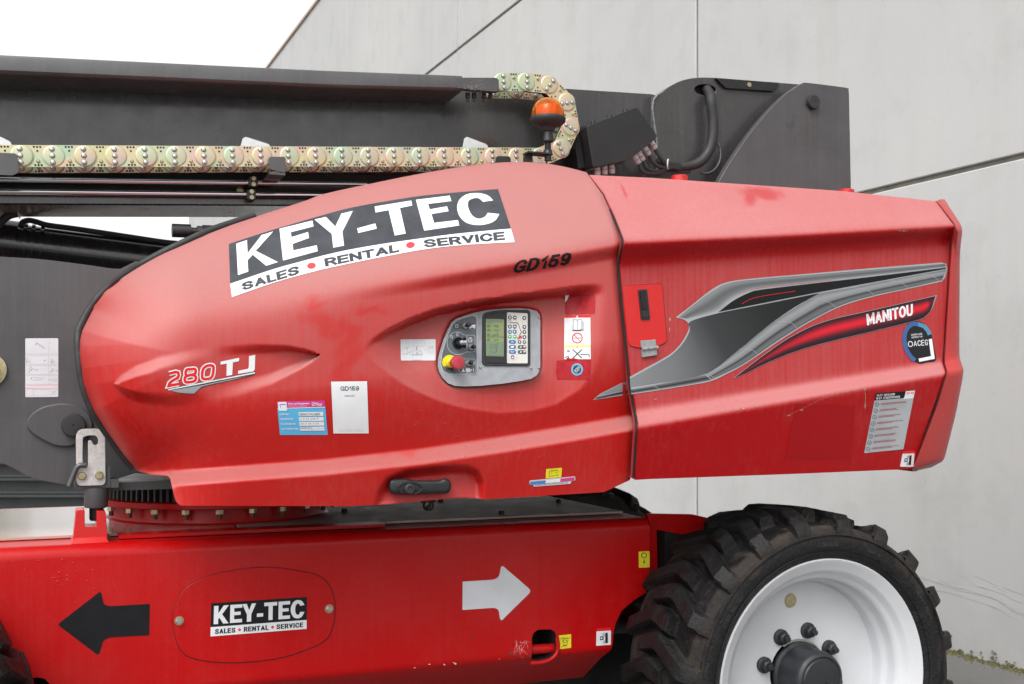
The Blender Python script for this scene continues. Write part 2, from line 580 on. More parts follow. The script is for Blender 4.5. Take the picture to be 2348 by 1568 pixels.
def tube(pts, r, m, name=None, parent=None, n=10, mb=None, cap=True):
    P = [Vector(p) for p in pts]
    R = r if isinstance(r, (list, tuple)) else [r] * len(P)
    own = mb is None
    mb = mb or MB()
    V, F = [], []
    up = None
    for i, p in enumerate(P):
        d = (P[min(i + 1, len(P) - 1)] - P[max(i - 1, 0)]).normalized()
        if up is None:
            up = d.orthogonal().normalized()
        up = (up - d * up.dot(d)).normalized()
        s = d.cross(up)
        for k in range(n):
            a = 2 * math.pi * k / n
            V.append(p + (up * math.cos(a) + s * math.sin(a)) * R[i])
    for i in range(len(P) - 1):
        for k in range(n):
            F.append([i * n + k, i * n + (k + 1) % n, (i + 1) * n + (k + 1) % n, (i + 1) * n + k])
    if cap:
        F.append(list(range(n))[::-1]); F.append([(len(P) - 1) * n + k for k in range(n)])
    mb.add(V, F, m)
    if own:
        return mb.build(name, parent, 50)

def box(mb, m, x0, x1, y0, y1, z0, z1):
    V = [(x, y, z) for x in (x0, x1) for y in (y0, y1) for z in (z0, z1)]
    mb.add(V, [(0, 1, 3, 2), (4, 6, 7, 5), (0, 4, 5, 1), (2, 3, 7, 6), (0, 2, 6, 4), (1, 5, 7, 3)], m)

def hexnut(mb, m, c, r, h, axis='Y', washer=None, wm=None):
    """bolt head: axis Y points at the viewer, Z hangs down"""
    if washer:
        prof = [(0.0, 0.0), (washer, 0.0), (washer, -0.002), (0.0, -0.002)]
        revolve([(a, b) for a, b in prof], 18, axis, c, mb, wm or m)
    o = (c[0], c[1] - (0.002 if washer and axis == 'Y' else 0), c[2])
    revolve([(r, 0), (r, -h * 0.8), (r * 0.85, -h), (0, -h)], 6, axis, o, mb, m)

def tag(o, label=None, cat=None, group=None, kind=None):
    for k, v in (('label', label), ('category', cat), ('group', group), ('kind', kind)):
        if v:
            o[k] = v
    return o

# ------------------------------------------------------------------ print on surfaces
GL = {}
def glyph(ch, bold):
    key = (ch, bold)
    if key not in GL:
        cu = bpy.data.curves.new('g', 'FONT')
        cu.body = ch
        cu.size = 1.0
        cu.offset = bold
        cu.resolution_u = 3
        cu.fill_mode = 'FRONT'
        ob = bpy.data.objects.new('g', cu)
        C.objects.link(ob)
        dg = bpy.context.evaluated_depsgraph_get()
        me = bpy.data.meshes.new_from_object(ob.evaluated_get(dg))
        v = np.array([x.co[:2] for x in me.vertices]) if len(me.vertices) else np.zeros((0, 2))
        f = [list(p.vertices) for p in me.polygons]
        GL[key] = (v, f)
        C.objects.unlink(ob)
        bpy.data.objects.remove(ob); bpy.data.meshes.remove(me); bpy.data.curves.remove(cu)
    return GL[key]

SF = {
 'A': (.82, [[(.03, .02), (.5, .95)], [(.97, .02), (.5, .95)], [(.25, .28), (.75, .28)]]), 'B': (.7, [[(0, 0), (0, 1), (.65, 1), (.92, .88), (.92, .64), (.65, .53), (0, .53)], [(.65, .53), (1, .4), (1, .12), (.7, 0), (0, 0)]]),
 'C': (.82, [['c', (.97, .75), (.8, .94), (.5, 1), (.15, .85), (.02, .5), (.15, .15), (.5, 0), (.8, .06), (.97, .25)]]),
 'D': (.72, [[(0, 0), (0, 1), (.5, 1), (.85, .85), (1, .5), (.85, .15), (.5, 0), (0, 0)]]), 'E': (.66, [[(1, 1), (0, 1), (0, 0), (1, 0)], [(0, .52), (.9, .52)]]),
 'F': (.6, [[(1, 1), (0, 1), (0, 0)], [(0, .5), (.85, .5)]]),
 'G': (.78, [['c', (.95, .78), (.78, .95), (.5, 1), (.15, .85), (.02, .5), (.15, .15), (.5, 0), (.8, .04), (.97, .12)], [(.97, .08), (.97, .40), (.62, .40)]]),
 'H': (.72, [[(0, 0), (0, 1)], [(1, 0), (1, 1)], [(0, .52), (1, .52)]]), 'I': (.02, [[(.5, 0), (.5, 1)]]), 'J': (.5, [[(1, 1), (1, .2), (.7, 0), (.3, 0), (0, .2)]]),
 'K': (.72, [[(0, 0), (0, 1)], [(.95, 1), (.05, .42)], [(.35, .6), (1, 0)]]), 'L': (.55, [[(0, 1), (0, 0), (1, 0)]]), 'M': (.95, [[(0, 0), (0, 1)], [(.05, .92), (.5, .12)], [(.95, .92), (.5, .12)], [(1, 1), (1, 0)]]),
 'N': (.72, [[(0, 0), (0, 1)], [(.04, .94), (.96, .06)], [(1, 0), (1, 1)]]), 'O': (.8, [['o', (.5, 1), (.87, .85), (1, .5), (.87, .15), (.5, 0), (.13, .15), (0, .5), (.13, .85)]]),
 'P': (.65, [[(0, 0), (0, 1), (.65, 1), (.95, .85), (.95, .6), (.65, .46), (0, .46)]]), 'R': (.72, [[(0, 0), (0, 1), (.65, 1), (.93, .87), (.93, .62), (.65, .48), (0, .48)], [(.55, .48), (1, 0)]]),
 'S': (.78, [['c', (.95, .78), (.8, .94), (.5, 1), (.15, .92), (.06, .74), (.25, .58), (.72, .44), (.95, .26), (.84, .07), (.5, 0), (.18, .05), (.02, .22)]]),
 'T': (.72, [[(0, 1), (1, 1)], [(.5, 1), (.5, 0)]]), 'U': (.72, [[(0, 1), (0, .25), (.2, .03), (.5, 0), (.8, .03), (1, .25), (1, 1)]]), 'V': (.78, [[(.03, .98), (.5, .05)], [(.97, .98), (.5, .05)]]),
 'X': (.75, [[(0, 0), (1, 1)], [(0, 1), (1, 0)]]), 'Y': (.75, [[(0, 1), (.5, .45), (1, 1)], [(.5, .45), (.5, 0)]]), 'Z': (.68, [[(0, 1), (1, 1), (0, 0), (1, 0)]]),
 '0': (.6, [['o', (.5, 1), (.9, .85), (1, .5), (.9, .15), (.5, 0), (.1, .15), (0, .5), (.1, .85)]]), '1': (.3, [[(0, .75), (.6, .88), (.9, 1), (.9, 0)]]),
 '2': (.6, [[(.03, .75), (.2, .95), (.5, 1), (.85, .92), (.95, .7), (.8, .45), (0, 0), (1, 0)]]), '4': (.65, [[(.75, 0), (.75, 1), (0, .3), (1, .3)]]),
 '5': (.6, [[(.92, 1), (.2, 1), (.08, .5), (.45, .62), (.8, .55), (.98, .32), (.85, .08), (.5, 0), (.15, .05), (.02, .2)]]),
 '6': (.6, [[(.9, .9), (.6, 1), (.2, .85), (.02, .45), (.1, .1), (.5, 0), (.88, .08), (.97, .32), (.85, .55), (.5, .6), (.15, .5), (.04, .35)]]), '7': (.6, [[(0, 1), (1, 1), (.45, 0)]]),
 '8': (.6, [['o', (.5, 1), (.85, .92), (.85, .64), (.5, .54), (.15, .64), (.15, .92)], ['o', (.5, .54), (.92, .42), (.92, .1), (.5, 0), (.08, .1), (.08, .42)]]),
 '9': (.6, [[(.1, .1), (.4, 0), (.8, .15), (.98, .55), (.9, .9), (.5, 1), (.12, .92), (.03, .68), (.15, .45), (.5, .4), (.85, .5), (.96, .65)]]),
 '-': (.35, [[(0, .45), (1, .45)]]), '/': (.35, [[(0, 0), (1, 1)]]), '.': (.05, [[(.5, 0), (.5, .06)]]), ':': (.05, [[(.5, .1), (.5, .18)], [(.5, .65), (.5, .73)]]), "'": (.05, [[(.5, .75), (.5, 1)]]),
}

def text2d(txt, bold=0.0, track=0.06, shear=0.0):
    V, F, x = [], [], 0.0
    for ch in txt:
        if ch == ' ':
            x += 0.28; continue
        v, f = glyph(ch, bold)
        if not len(v):
            continue
        w0, w1 = v[:, 0].min(), v[:, 0].max()
        b = len(V)
        for p in v:
            V.append((p[0] - w0 + x + shear * p[1], p[1]))
        F += [[b + i for i in q] for q in f]
        x += w1 - w0 + track
    return np.array(V), F

def bil(q, u, v):
    a, b, c, d = [np.array(p, float) for p in q]
    return (a * (1 - u) + b * u) * (1 - v) + (d * (1 - u) + c * u) * v

def stroke(pts, w, closed=False, cap=0.0):
    P = [np.array(p, float) for p in pts]
    if cap and not closed:
        e = P[0] - P[1]; P[0] = P[0] + e / (np.hypot(*e) + 1e-9) * cap
        e = P[-1] - P[-2]; P[-1] = P[-1] + e / (np.hypot(*e) + 1e-9) * cap
    n = len(P)
    L, R = [], []
    for i in range(n):
        a = P[i - 1] if (i or closed) else P[i]
        c = P[(i + 1) % n] if (i < n - 1 or closed) else P[i]
        e1, e2 = P[i] - a, c - P[i]
        e1 = e1 / (np.hypot(*e1) or 1); e2 = e2 / (np.hypot(*e2) or 1)
        k = np.array((-(e1 + e2)[1], (e1 + e2)[0]))
        k = k / (np.hypot(*k) or 1)
        nn = np.array((-e2[1], e2[0])) if np.hypot(*e2) else np.array((-e1[1], e1[0]))
        q = w / 2 / max(0.5, abs(float(k @ nn)))
        L.append(P[i] + k * q); R.append(P[i] - k * q)
    F = []
    for i in range(n if closed else n - 1):
        j = (i + 1) % n
        F.append([i, j, n + j, n + i])
    return L + R, F

class Print:
    """flat print laid on a surface y = surf(px, py)"""
    def __init__(s, surf, off=0.0012, cut=None):
        s.surf, s.off, s.cut = surf, off, cut
        s.layers = {}
    def _add(s, lay, pts, faces, m):
        L = s.layers.setdefault(lay, ([], [], [], []))
        b = len(L[0])
        L[0].extend([tuple(p) for p in pts])
        if m not in L[3]:
            L[3].append(m)
        k = L[3].index(m)
        for f in faces:
            L[1].append([b + i for i in f]); L[2].append(k)
    def poly(s, loops, m, lay=0):
        if not isinstance(loops[0][0], (tuple, list, np.ndarray)):
            loops = [loops]
        p, t = tess(loops)
        s._add(lay, p, t, m)
        return s
    def text(s, txt, quad, m, lay=1, bold=0.0, track=0.06, shear=0.0, ax=1.0):
        if all(c in SF or c == ' ' for c in txt):
            q = [np.array(p, float) for p in quad]
            H = 0.5 * (np.hypot(*(q[3] - q[0])) + np.hypot(*(q[2] - q[1])))
            Wd = 0.5 * (np.hypot(*(q[1] - q[0])) + np.hypot(*(q[2] - q[3])))
            w = (0.115 + 2.0 * bold) * H
            n_ch = sum(c != ' ' for c in txt)
            n_sp = len(txt) - n_ch
            w_ = w * ax
            gp = w_ + track * 1.8 * H
            sumw = sum(SF[c][0] for c in txt if c != ' ')
            unit = max((Wd - w_ - (n_ch - 1) * gp - n_sp * 0.4 * H) / sumw, 0.15 * H)
            x, out = w_ / 2, []
            for ch in txt:
                if ch == ' ':
                    x += 0.4 * H; continue
                wd, strokes = SF[ch]
                for stq in strokes:
                    kind = stq[0] if isinstance(stq[0], str) else ''
                    pts = stq[1:] if kind else stq
                    if kind:
                        pts = crom(pts, 3, kind == 'o')
                    out.append(([(x + px * wd * unit + shear * (py - .5) * H, py) for px, py in pts], kind == 'o'))
                x += wd * unit + gp
            tot = x - gp + w_ / 2
            mv = w / 2 / H
            for pts, cl_ in out:
                LP, LF = stroke([(px / ax, (mv + (1 - 2 * mv) * py) * H) for px, py in pts], w, cl_, w / 2)
                s._add(lay, [bil(quad, p[0] * ax / tot, 1 - p[1] / H) for p in LP], LF, m)
            return s
        V, F = text2d(txt, bold, track, shear)
        lo, hi = V.min(0), V.max(0)
        P = [bil(quad, (p[0] - lo[0]) / (hi[0] - lo[0]), 1 - (p[1] - lo[1]) / (hi[1] - lo[1])) for p in V]
        s._add(lay, P, F, m)
        return s
    def line(s, pts, w, m, lay=1, closed=False, cap=0.0):
        P, F = stroke(pts, w, closed, cap)
        s._add(lay, P, F, m)
        return s
    def strip(s, top, bot, cols, lay=0, n=40):
        """gradient band between two curves; cols = colours from top to bottom, or function(u, v)"""
        T, B = resample(top, n), resample(bot, n)
        rows = 9
        V, F, K = [], [], []
        for i in range(n):
            for j in range(rows):
                v = j / (rows - 1)
                V.append(tuple(T[i] * (1 - v) + B[i] * v))
                K.append(cols(i / (n - 1), v))
        for i in range(n - 1):
            for j in range(rows - 1):
                F.append([i * rows + j, (i + 1) * rows + j, (i + 1) * rows + j + 1, i * rows + j + 1])
        L = s.layers.setdefault(('g', lay), ([], [], [], ['vcol'], []))
        b = len(L[0])
        L[0].extend(V); L[4].extend(K)
        for f in F:
            L[1].append([b + i for i in f]); L[2].append(0)
        return s
    def build(s, name, parent, label=None, sub='lettering'):
        base = None
        for lay in sorted(s.layers, key=lambda k: k[1] if isinstance(k, tuple) else k):
            L = s.layers[lay]
            num = lay[1] if isinstance(lay, tuple) else lay
            V2, F, FM = L[0], L[1], L[2]
            if s.cut and not isinstance(lay, tuple):
                V2, F, FM = gridcut(V2, F, FM, s.cut)
            A = np.array(V2, float)
            off = s.off + 0.0006 * num
            P = at_np(A[:, 0], A[:, 1], s.surf(A[:, 0], A[:, 1]) - off)
            me = bpy.data.meshes.new(name if base is None else sub)
            me.from_pydata([tuple(p) for p in P], [], F)
            for m in L[3]:
                me.materials.append(MATS[m])
            for p, i in zip(me.polygons, FM):
                p.material_index = i
            # face the viewer
            bm = bmesh.new(); bm.from_mesh(me)
            for f in bm.faces:
                f.normal_update()
                if f.normal.y > 0:
                    f.normal_flip()
            bm.to_mesh(me); bm.free()
            if isinstance(lay, tuple):
                ca = me.color_attributes.new('Col', 'FLOAT_COLOR', 'POINT')
                for i, c in enumerate(L[4]):
                    ca.data[i].color = (*c, 1)
            if s.cut:
                me.shade_smooth()
                e = 2.0
                f = lambda dx, dy: at_np(A[:, 0] + dx, A[:, 1] + dy, s.surf(A[:, 0] + dx, A[:, 1] + dy))
                N = np.cross(f(e, 0) - f(-e, 0), f(0, e) - f(0, -e))
                N /= np.linalg.norm(N, axis=1)[:, None] + 1e-12
                N[N[:, 1] > 0] *= -1
                me.normals_split_custom_set_from_vertices([tuple(x) for x in N])
            if base is None:
                base = link(name, me, parent)
                if label:
                    base['label'] = label
            else:
                link(sub, me, base)
        return base

def resample(pts, n):
    P = np.array(pts, float)
    d = np.r_[0, np.cumsum(np.hypot(*np.diff(P, axis=0).T))]
    t = np.linspace(0, d[-1], n)
    return np.stack([np.interp(t, d, P[:, 0]), np.interp(t, d, P[:, 1])], 1)

def gridcut(V2, F, FM, step):
    bm = bmesh.new()
    vs = [bm.verts.new((p[0], p[1], 0)) for p in V2]
    lay = bm.faces.layers.int.new('mi')
    for f, k in zip(F, FM):
        try:
            q = bm.faces.new([vs[i] for i in f]); q[lay] = k
        except ValueError:
            pass
    A = np.array(V2)
    for ax in (0, 1):
        lo, hi = A[:, ax].min(), A[:, ax].max()
        x = math.ceil(lo / step) * step
        while x < hi:
            co, no = [0, 0, 0], [0, 0, 0]
            co[ax] = x; no[ax] = 1
            bmesh.ops.bisect_plane(bm, geom=bm.verts[:] + bm.edges[:] + bm.faces[:], plane_co=co, plane_no=no, dist=1e-4)
            x += step
    bm.verts.index_update()
    V = [(v.co.x, v.co.y) for v in bm.verts]
    FF = [[v.index for v in f.verts] for f in bm.faces]
    MM = [f[lay] for f in bm.faces]
    bm.free()
    return V, FF, MM

def flat(Y):
    return lambda x, y: Y + 0.0 * np.asarray(x, float)

# ================================================================== the place
def cw(d, right, z):
    return Vector((st * d + ct * right, ct * d - st * right, z))

# ground: one sheet to the horizon
g = mesh_obj('ground', [(-300, -300, 0), (300, -300, 0), (300, 300, 0), (-300, 300, 0)], [(0, 1, 2, 3)], 'yard', recalc=False)
tag(g, kind='structure')

# precast concrete building on the right, running away from the viewer
def wall_at(d):
    return 5.724 - 0.4333 * d
wdir = (cw(1, wall_at(1), 0) - cw(0, wall_at(0), 0)).normalized()
wnor = Vector((wdir.y, -wdir.x, 0))
if wnor.dot(cw(10, wall_at(10), 0)) < 0:
    wnor = -wnor            # points into the building
def wp(d, n, z):
    return cw(d, wall_at(d), z) + wnor * n
bld = bpy.data.objects.new('concrete_building', None)
bld.location = wp(9.6, 0, 0)
C.objects.link(bld)
tag(bld, 'tall building of pale grey concrete wall panels behind the red lift', 'building')
DJ = [-6.0, -1.0, 4.3, 9.6, 14.88, 19.93, 24.7, 29.6, 34.3, 38.6]
ZJ = [0.0, 2.941, 6.09, 9.12]
gv, gh = 0.014, 0.017
for i in range(len(DJ) - 1):
    for k in range(3):
        d0, d1 = DJ[i] + gv, DJ[i + 1] - gv
        z0, z1 = ZJ[k] + (gh if k else -0.3), ZJ[k + 1] - (gh if k < 2 else 0)
        e = 0.006
        jig = random.uniform(-0.003, 0.003)
        V = [wp(d0, e + jig, z0), wp(d1, e + jig, z0), wp(d1, e + jig, z1), wp(d0, e + jig, z1),
             wp(d0 + e, jig, z0 + e), wp(d1 - e, jig, z0 + e), wp(d1 - e, jig, z1 - e), wp(d0 + e, jig, z1 - e),
             wp(d0, 0.2, z0), wp(d1, 0.2, z0), wp(d1, 0.2, z1), wp(d0, 0.2, z1)]
        F = [(4, 5, 6, 7), (0, 1, 5, 4), (1, 2, 6, 5), (2, 3, 7, 6), (3, 0, 4, 7),
             (0, 8, 9, 1), (1, 9, 10, 2), (2, 10, 11, 3), (3, 11, 8, 0), (8, 11, 10, 9)]
        mesh_obj('wall_panel', V, F, 'concrete', bld)
# sealant in the joints, set back behind the panel faces
mb = MB()
for z in ZJ[1:3]:
    V = [wp(d, n, z + s * (gh + 0.004)) for d in (DJ[0], DJ[-1]) for n in (0.016, 0.05) for s in (-1, 1)]
    mb.add(V, [(0, 1, 3, 2), (4, 6, 7, 5), (0, 4, 5, 1), (2, 3, 7, 6), (0, 2, 6, 4), (1, 5, 7, 3)], 'joint')
for d in DJ[1:-1]:
    V = [wp(d + s * (gv + 0.004), n, z) for z in (-0.3, 9.1) for n in (0.010, 0.045) for s in (-1, 1)]
    mb.add(V, [(0, 1, 3, 2), (4, 6, 7, 5), (0, 4, 5, 1), (2, 3, 7, 6), (0, 2, 6, 4), (1, 5, 7, 3)], 'joint_pale')
mb.build('joint_sealant', bld)
mb = MB()
V = [wp(d, n, z) for d in (DJ[0], DJ[-1] + 0.02) for n in (-0.03, 0.4) for z in (9.12, 9.17)]
mb.add(V, [(0, 1, 3, 2), (4, 6, 7, 5), (0, 4, 5, 1), (2, 3, 7, 6), (0, 2, 6, 4), (1, 5, 7, 3)], 'coping')
mb.build('roof_coping', bld)
mb = MB()
V = [wp(d, n, z) for d in (DJ[0], DJ[-1]) for n in (0.21, 12.0) for z in (-0.3, 9.05)]
mb.add(V, [(0, 1, 3, 2), (4, 6, 7, 5), (0, 4, 5, 1), (2, 3, 7, 6), (0, 2, 6, 4), (1, 5, 7, 3)], 'concrete')
mb.build('building_core', bld)
# long scuffs on the lowest panel, where something rubbed along it
mb = MB()
for k in range(16):
    z = 0.36 + random.uniform(-0.10, 0.09)
    d0 = 5.9 + random.uniform(0, 1.3); ln = random.uniform(0.15, 0.7)
    w = random.uniform(0.0006, 0.0018)
    pts = [(d0 + ln * t, z + 0.05 * t + random.uniform(-0.012, 0.012)) for t in np.linspace(0, 1, 5)]
    for (da, za), (db, zb) in zip(pts[:-1], pts[1:]):
        mb.add([wp(da, -0.006, za - w), wp(db, -0.006, zb - w), wp(db, -0.006, zb + w), wp(da, -0.006, za + w)], [(0, 1, 2, 3)], 's_lightgrey')
mb.build('scuff_mark', bld)

# moss along the foot of the wall
mb = MB()
for k in range(2600):
    d = random.uniform(5.2, 10.5)
    n = -abs(random.gauss(0, 0.05)) - 0.004
    s = random.uniform(0.006, 0.02) * (1 - min(0.7, abs(n) * 4))
    z = max(0, random.gauss(0, 0.03)) if n > -0.02 else 0
    c = wp(d, n, z)
    a = random.uniform(0, 6.28)
    V = [c + Vector((math.cos(a + q) * s, math.sin(a + q) * s, 0)) for q in (0, 2.1, 4.2)] + [c + Vector((0, 0, s * 0.9))]
    mb.add(V, [(0, 1, 3), (1, 2, 3), (2, 0, 3)], 'moss')
o = mb.build('moss', smooth=80)
tag(o, 'yellow green moss growing along the foot of the concrete wall', 'moss', kind='stuff')
# one dry leaf caught at the wall foot
c = wp(7.02, -0.05, 0.012)
V = [c + Vector((math.cos(a) * 0.05, math.sin(a) * 0.03, 0.02 + 0.02 * math.sin(3 * a))) for a in np.linspace(0, 5.6, 9)]
o = mesh_obj('fallen_leaf', V + [c + Vector((0, 0, 0.03))], [(i, (i + 1) % 9, 9) for i in range(9)], 'dead_leaf', smooth=60)
tag(o, 'curled dry brown leaf lying against the mossy wall foot', 'leaf')

# dark steel beams stacked on the yard, far behind the left end of the lift
names = ['lowest dark steel beam of the stack lying on the yard behind the lift',
         'middle dark steel beam of the stack lying on the yard behind the lift',
         'topmost dark steel beam of the stack lying on the yard behind the lift']
for k in range(3):
    z0 = 0.02 + k * 0.215
    dd = 15.2 + 0.12 * k
    r0, r1 = -9.0 - 0.4 * k, -3.2 - 0.15 * k
    prof = [(0, 0), (0.3, 0), (0.3, 0.03), (0.17, 0.03), (0.17, 0.175), (0.3, 0.175), (0.3, 0.205), (0, 0.205), (0, 0.175), (0.13, 0.175), (0.13, 0.03), (0, 0.03)]
    V = [cw(dd + a, r, z0 + b) for r in (r0, r1) for a, b in prof]
    n = len(prof)
    F = [(i, (i + 1) % n, n + (i + 1) % n, n + i) for i in range(n)]
    caps, tr = tess([prof])
    F += [tuple(t) for t in tr] + [tuple(n + i for i in t) for t in tr]
    o = mesh_obj('steel_beam', V, F, 'beam_dark' if k != 1 else 'beam_dark')
    tag(o, names[k], 'steel beam', 'dark beams stacked on the yard')

# one tree far off, seen through the gap under the boom
tree = bpy.data.objects.new('distant_tree', None)
tree.location = cw(46, -21.3, 0)
C.objects.link(tree)
tag(tree, 'leafy green tree in the far distance below the dark boom', 'tree')
b = tree.location
mbt = MB()
tube([b, b + Vector((0.1, 0, 2.5)), b + Vector((0, 0.2, 6.5))], [0.3, 0.22, 0.08], 'bark', mb=mbt)
for k in range(7):
    a = k * 0.9
    tube([b + Vector((0, 0, 2.6 + k * 0.4)), b + Vector((math.cos(a) * 1.3, math.sin(a) * 1.3, 4 + k * 0.5))], [0.09, 0.03], 'bark', mb=mbt, n=6)
mbt.build('trunk', tree, 60)
mbc = MB()
cl = [(b + Vector((random.gauss(0, 1.2), random.gauss(0, 1.2), 5.3 + random.gauss(0, 1.3)))) for _ in range(38)]
for c in cl:
    for _ in range(90):
        p = c + Vector((random.gauss(0, 0.42), random.gauss(0, 0.42), random.gauss(0, 0.36)))
        s = random.uniform(0.07, 0.14)
        u = Vector((random.gauss(0, 1), random.gauss(0, 1), random.gauss(0, 1))).normalized()
        w = u.orthogonal().normalized()
        mbc.add([p - u * s, p + w * s * 0.5, p + u * s, p - w * s * 0.5], [(0, 1, 2, 3)], 'leaf')
mbc.build('crown', tree, recalc=False)

# ================================================================== the lift
lift = bpy.data.objects.new('boom_lift', None)
lift.location = (0.95, 4.35, 0)
C.objects.link(lift)
tag(lift, 'red telescopic boom lift with dark grey boom parked beside the concrete wall', 'boom lift')

# ------------------------------------------------------------------ engine cover (front half of the turret)
def dist_poly(px, py, pts):
    """distance to an open polyline"""
    best = np.full(np.shape(px), 1e9)
    for (ax, ay), (bx, by) in zip(pts[:-1], pts[1:]):
        dx, dy = bx - ax, by - ay
        t = np.clip(((px - ax) * dx + (py - ay) * dy) / (dx * dx + dy * dy + 1e-9), 0, 1)
        best = np.minimum(best, np.hypot(px - ax - t * dx, py - ay - t * dy))
    return best

def inside(px, py, pts):
    c = np.zeros(np.shape(px), bool)
    n = len(pts)
    for i in range(n):
        (ax, ay), (bx, by) = pts[i - 1], pts[i]
        k = ((ay > py) != (by > py)) & (px < (bx - ax) * (py - ay) / ((by - ay) or 1e-9) + ax)
        c ^= k
    return c

def sdist(px, py, pts):
    d = dist_poly(px, py, list(pts) + [pts[0]])
    return np.where(inside(px, py, pts), d, -d)

def sstep(a, b, x):
    t = np.clip((x - a) / (b - a), 0, 1)
    return t * t * (3 - 2 * t)

def ip(x, pts):
    return np.interp(x, [p[0] for p in pts], [p[1] for p in pts])

COV_L = [(182.7, 757), (181.6, 793), (186.4, 845), (195.5, 892), (215.6, 943)]
COV_T = [(182.7, 757), (208, 709.5), (241, 669), (292, 629), (360, 589), (427.6, 556), (486, 530), (584.7, 497), (694, 462),
         (745, 444), (854.5, 420), (964, 398), (1074, 380), (1165, 371.6), (1238, 373.5), (1293, 382), (1344, 394.7)]
COV_B = [(215.6, 943), (248.5, 994), (285, 1045), (307, 1071), (313, 1079), (347, 1088), (384, 1091), (390, 1097), (394, 1115),
         (399, 1137), (405, 1153), (415, 1159), (802, 1160.3), (891, 1155.5), (1059, 1140), (1085, 1141), (1110, 1144.6),
         (1384, 1128), (1443, 1100.7)]
COV_R = [(1344, 394.7), (1380.7, 445.8), (1402.7, 493), (1421, 541), (1424.6, 552), (1413, 607), (1421, 698.5), (1439, 881),
         (1455.6, 972.5), (1448.3, 1088.7), (1443, 1100.7)]
C1 = [(180, 757), (400, 720), (600, 693), (800, 657), (1000, 625), (1170, 598), (1300, 575), (1430, 552)]
LEDGE = [(200, 1112), (390, 1100), (745, 1074), (964, 1050), (1147, 1023), (1300, 998), (1460, 970)]
EYE_T = [Z5(*p) for p in [(235, 775), (300, 715), (400, 655), (550, 585), (700, 530), (900, 487), (1200, 440), (1450, 408), (1600, 385), (1700, 374), (1760, 372)]]
EYE_B = [Z5(*p) for p in [(235, 785), (300, 850), (400, 930), (500, 1000), (620, 1062), (750, 1115), (900, 1155), (1100, 1180), (1300, 1165), (1450, 1125), (1600, 1030), (1700, 900), (1760, 700)]]
LEN_T = [Z4(*p) for p in [(720, 998), (760, 945), (850, 880), (1000, 820), (1200, 775), (1400, 750), (1600, 744), (1800, 755), (1930, 785), (2003, 815)]]
LEN_B = [Z4(*p) for p in [(720, 1002), (760, 1055), (850, 1110), (950, 1138), (1080, 1147), (1300, 1125), (1500, 1075), (1700, 1005), (1880, 905), (1960, 850), (2003, 818)]]
HND = [Z8(*p) for p in [(300, 470), (330, 360), (390, 270), (500, 225), (650, 205), (800, 197), (900, 200), (965, 230), (1000, 300), (1000, 430), (870, 470)]]
PANEL = [CP(*p) for p in [(165, 905), (170, 800), (200, 690), (240, 560), (290, 440), (340, 345), (400, 300), (500, 262), (620, 225), (800, 190),
                          (1000, 172), (1200, 168), (1330, 178), (1420, 205), (1455, 250), (1465, 320), (1465, 900), (1455, 960), (1420, 1020),
                          (1350, 1065), (1200, 1095), (1000, 1125), (700, 1155), (500, 1162), (380, 1155), (290, 1120), (220, 1050), (180, 970)]]
def panelY(px, py):
    return 3.402 - 0.00030 * (np.asarray(py, float) - 790) + 0 * np.asarray(px, float)

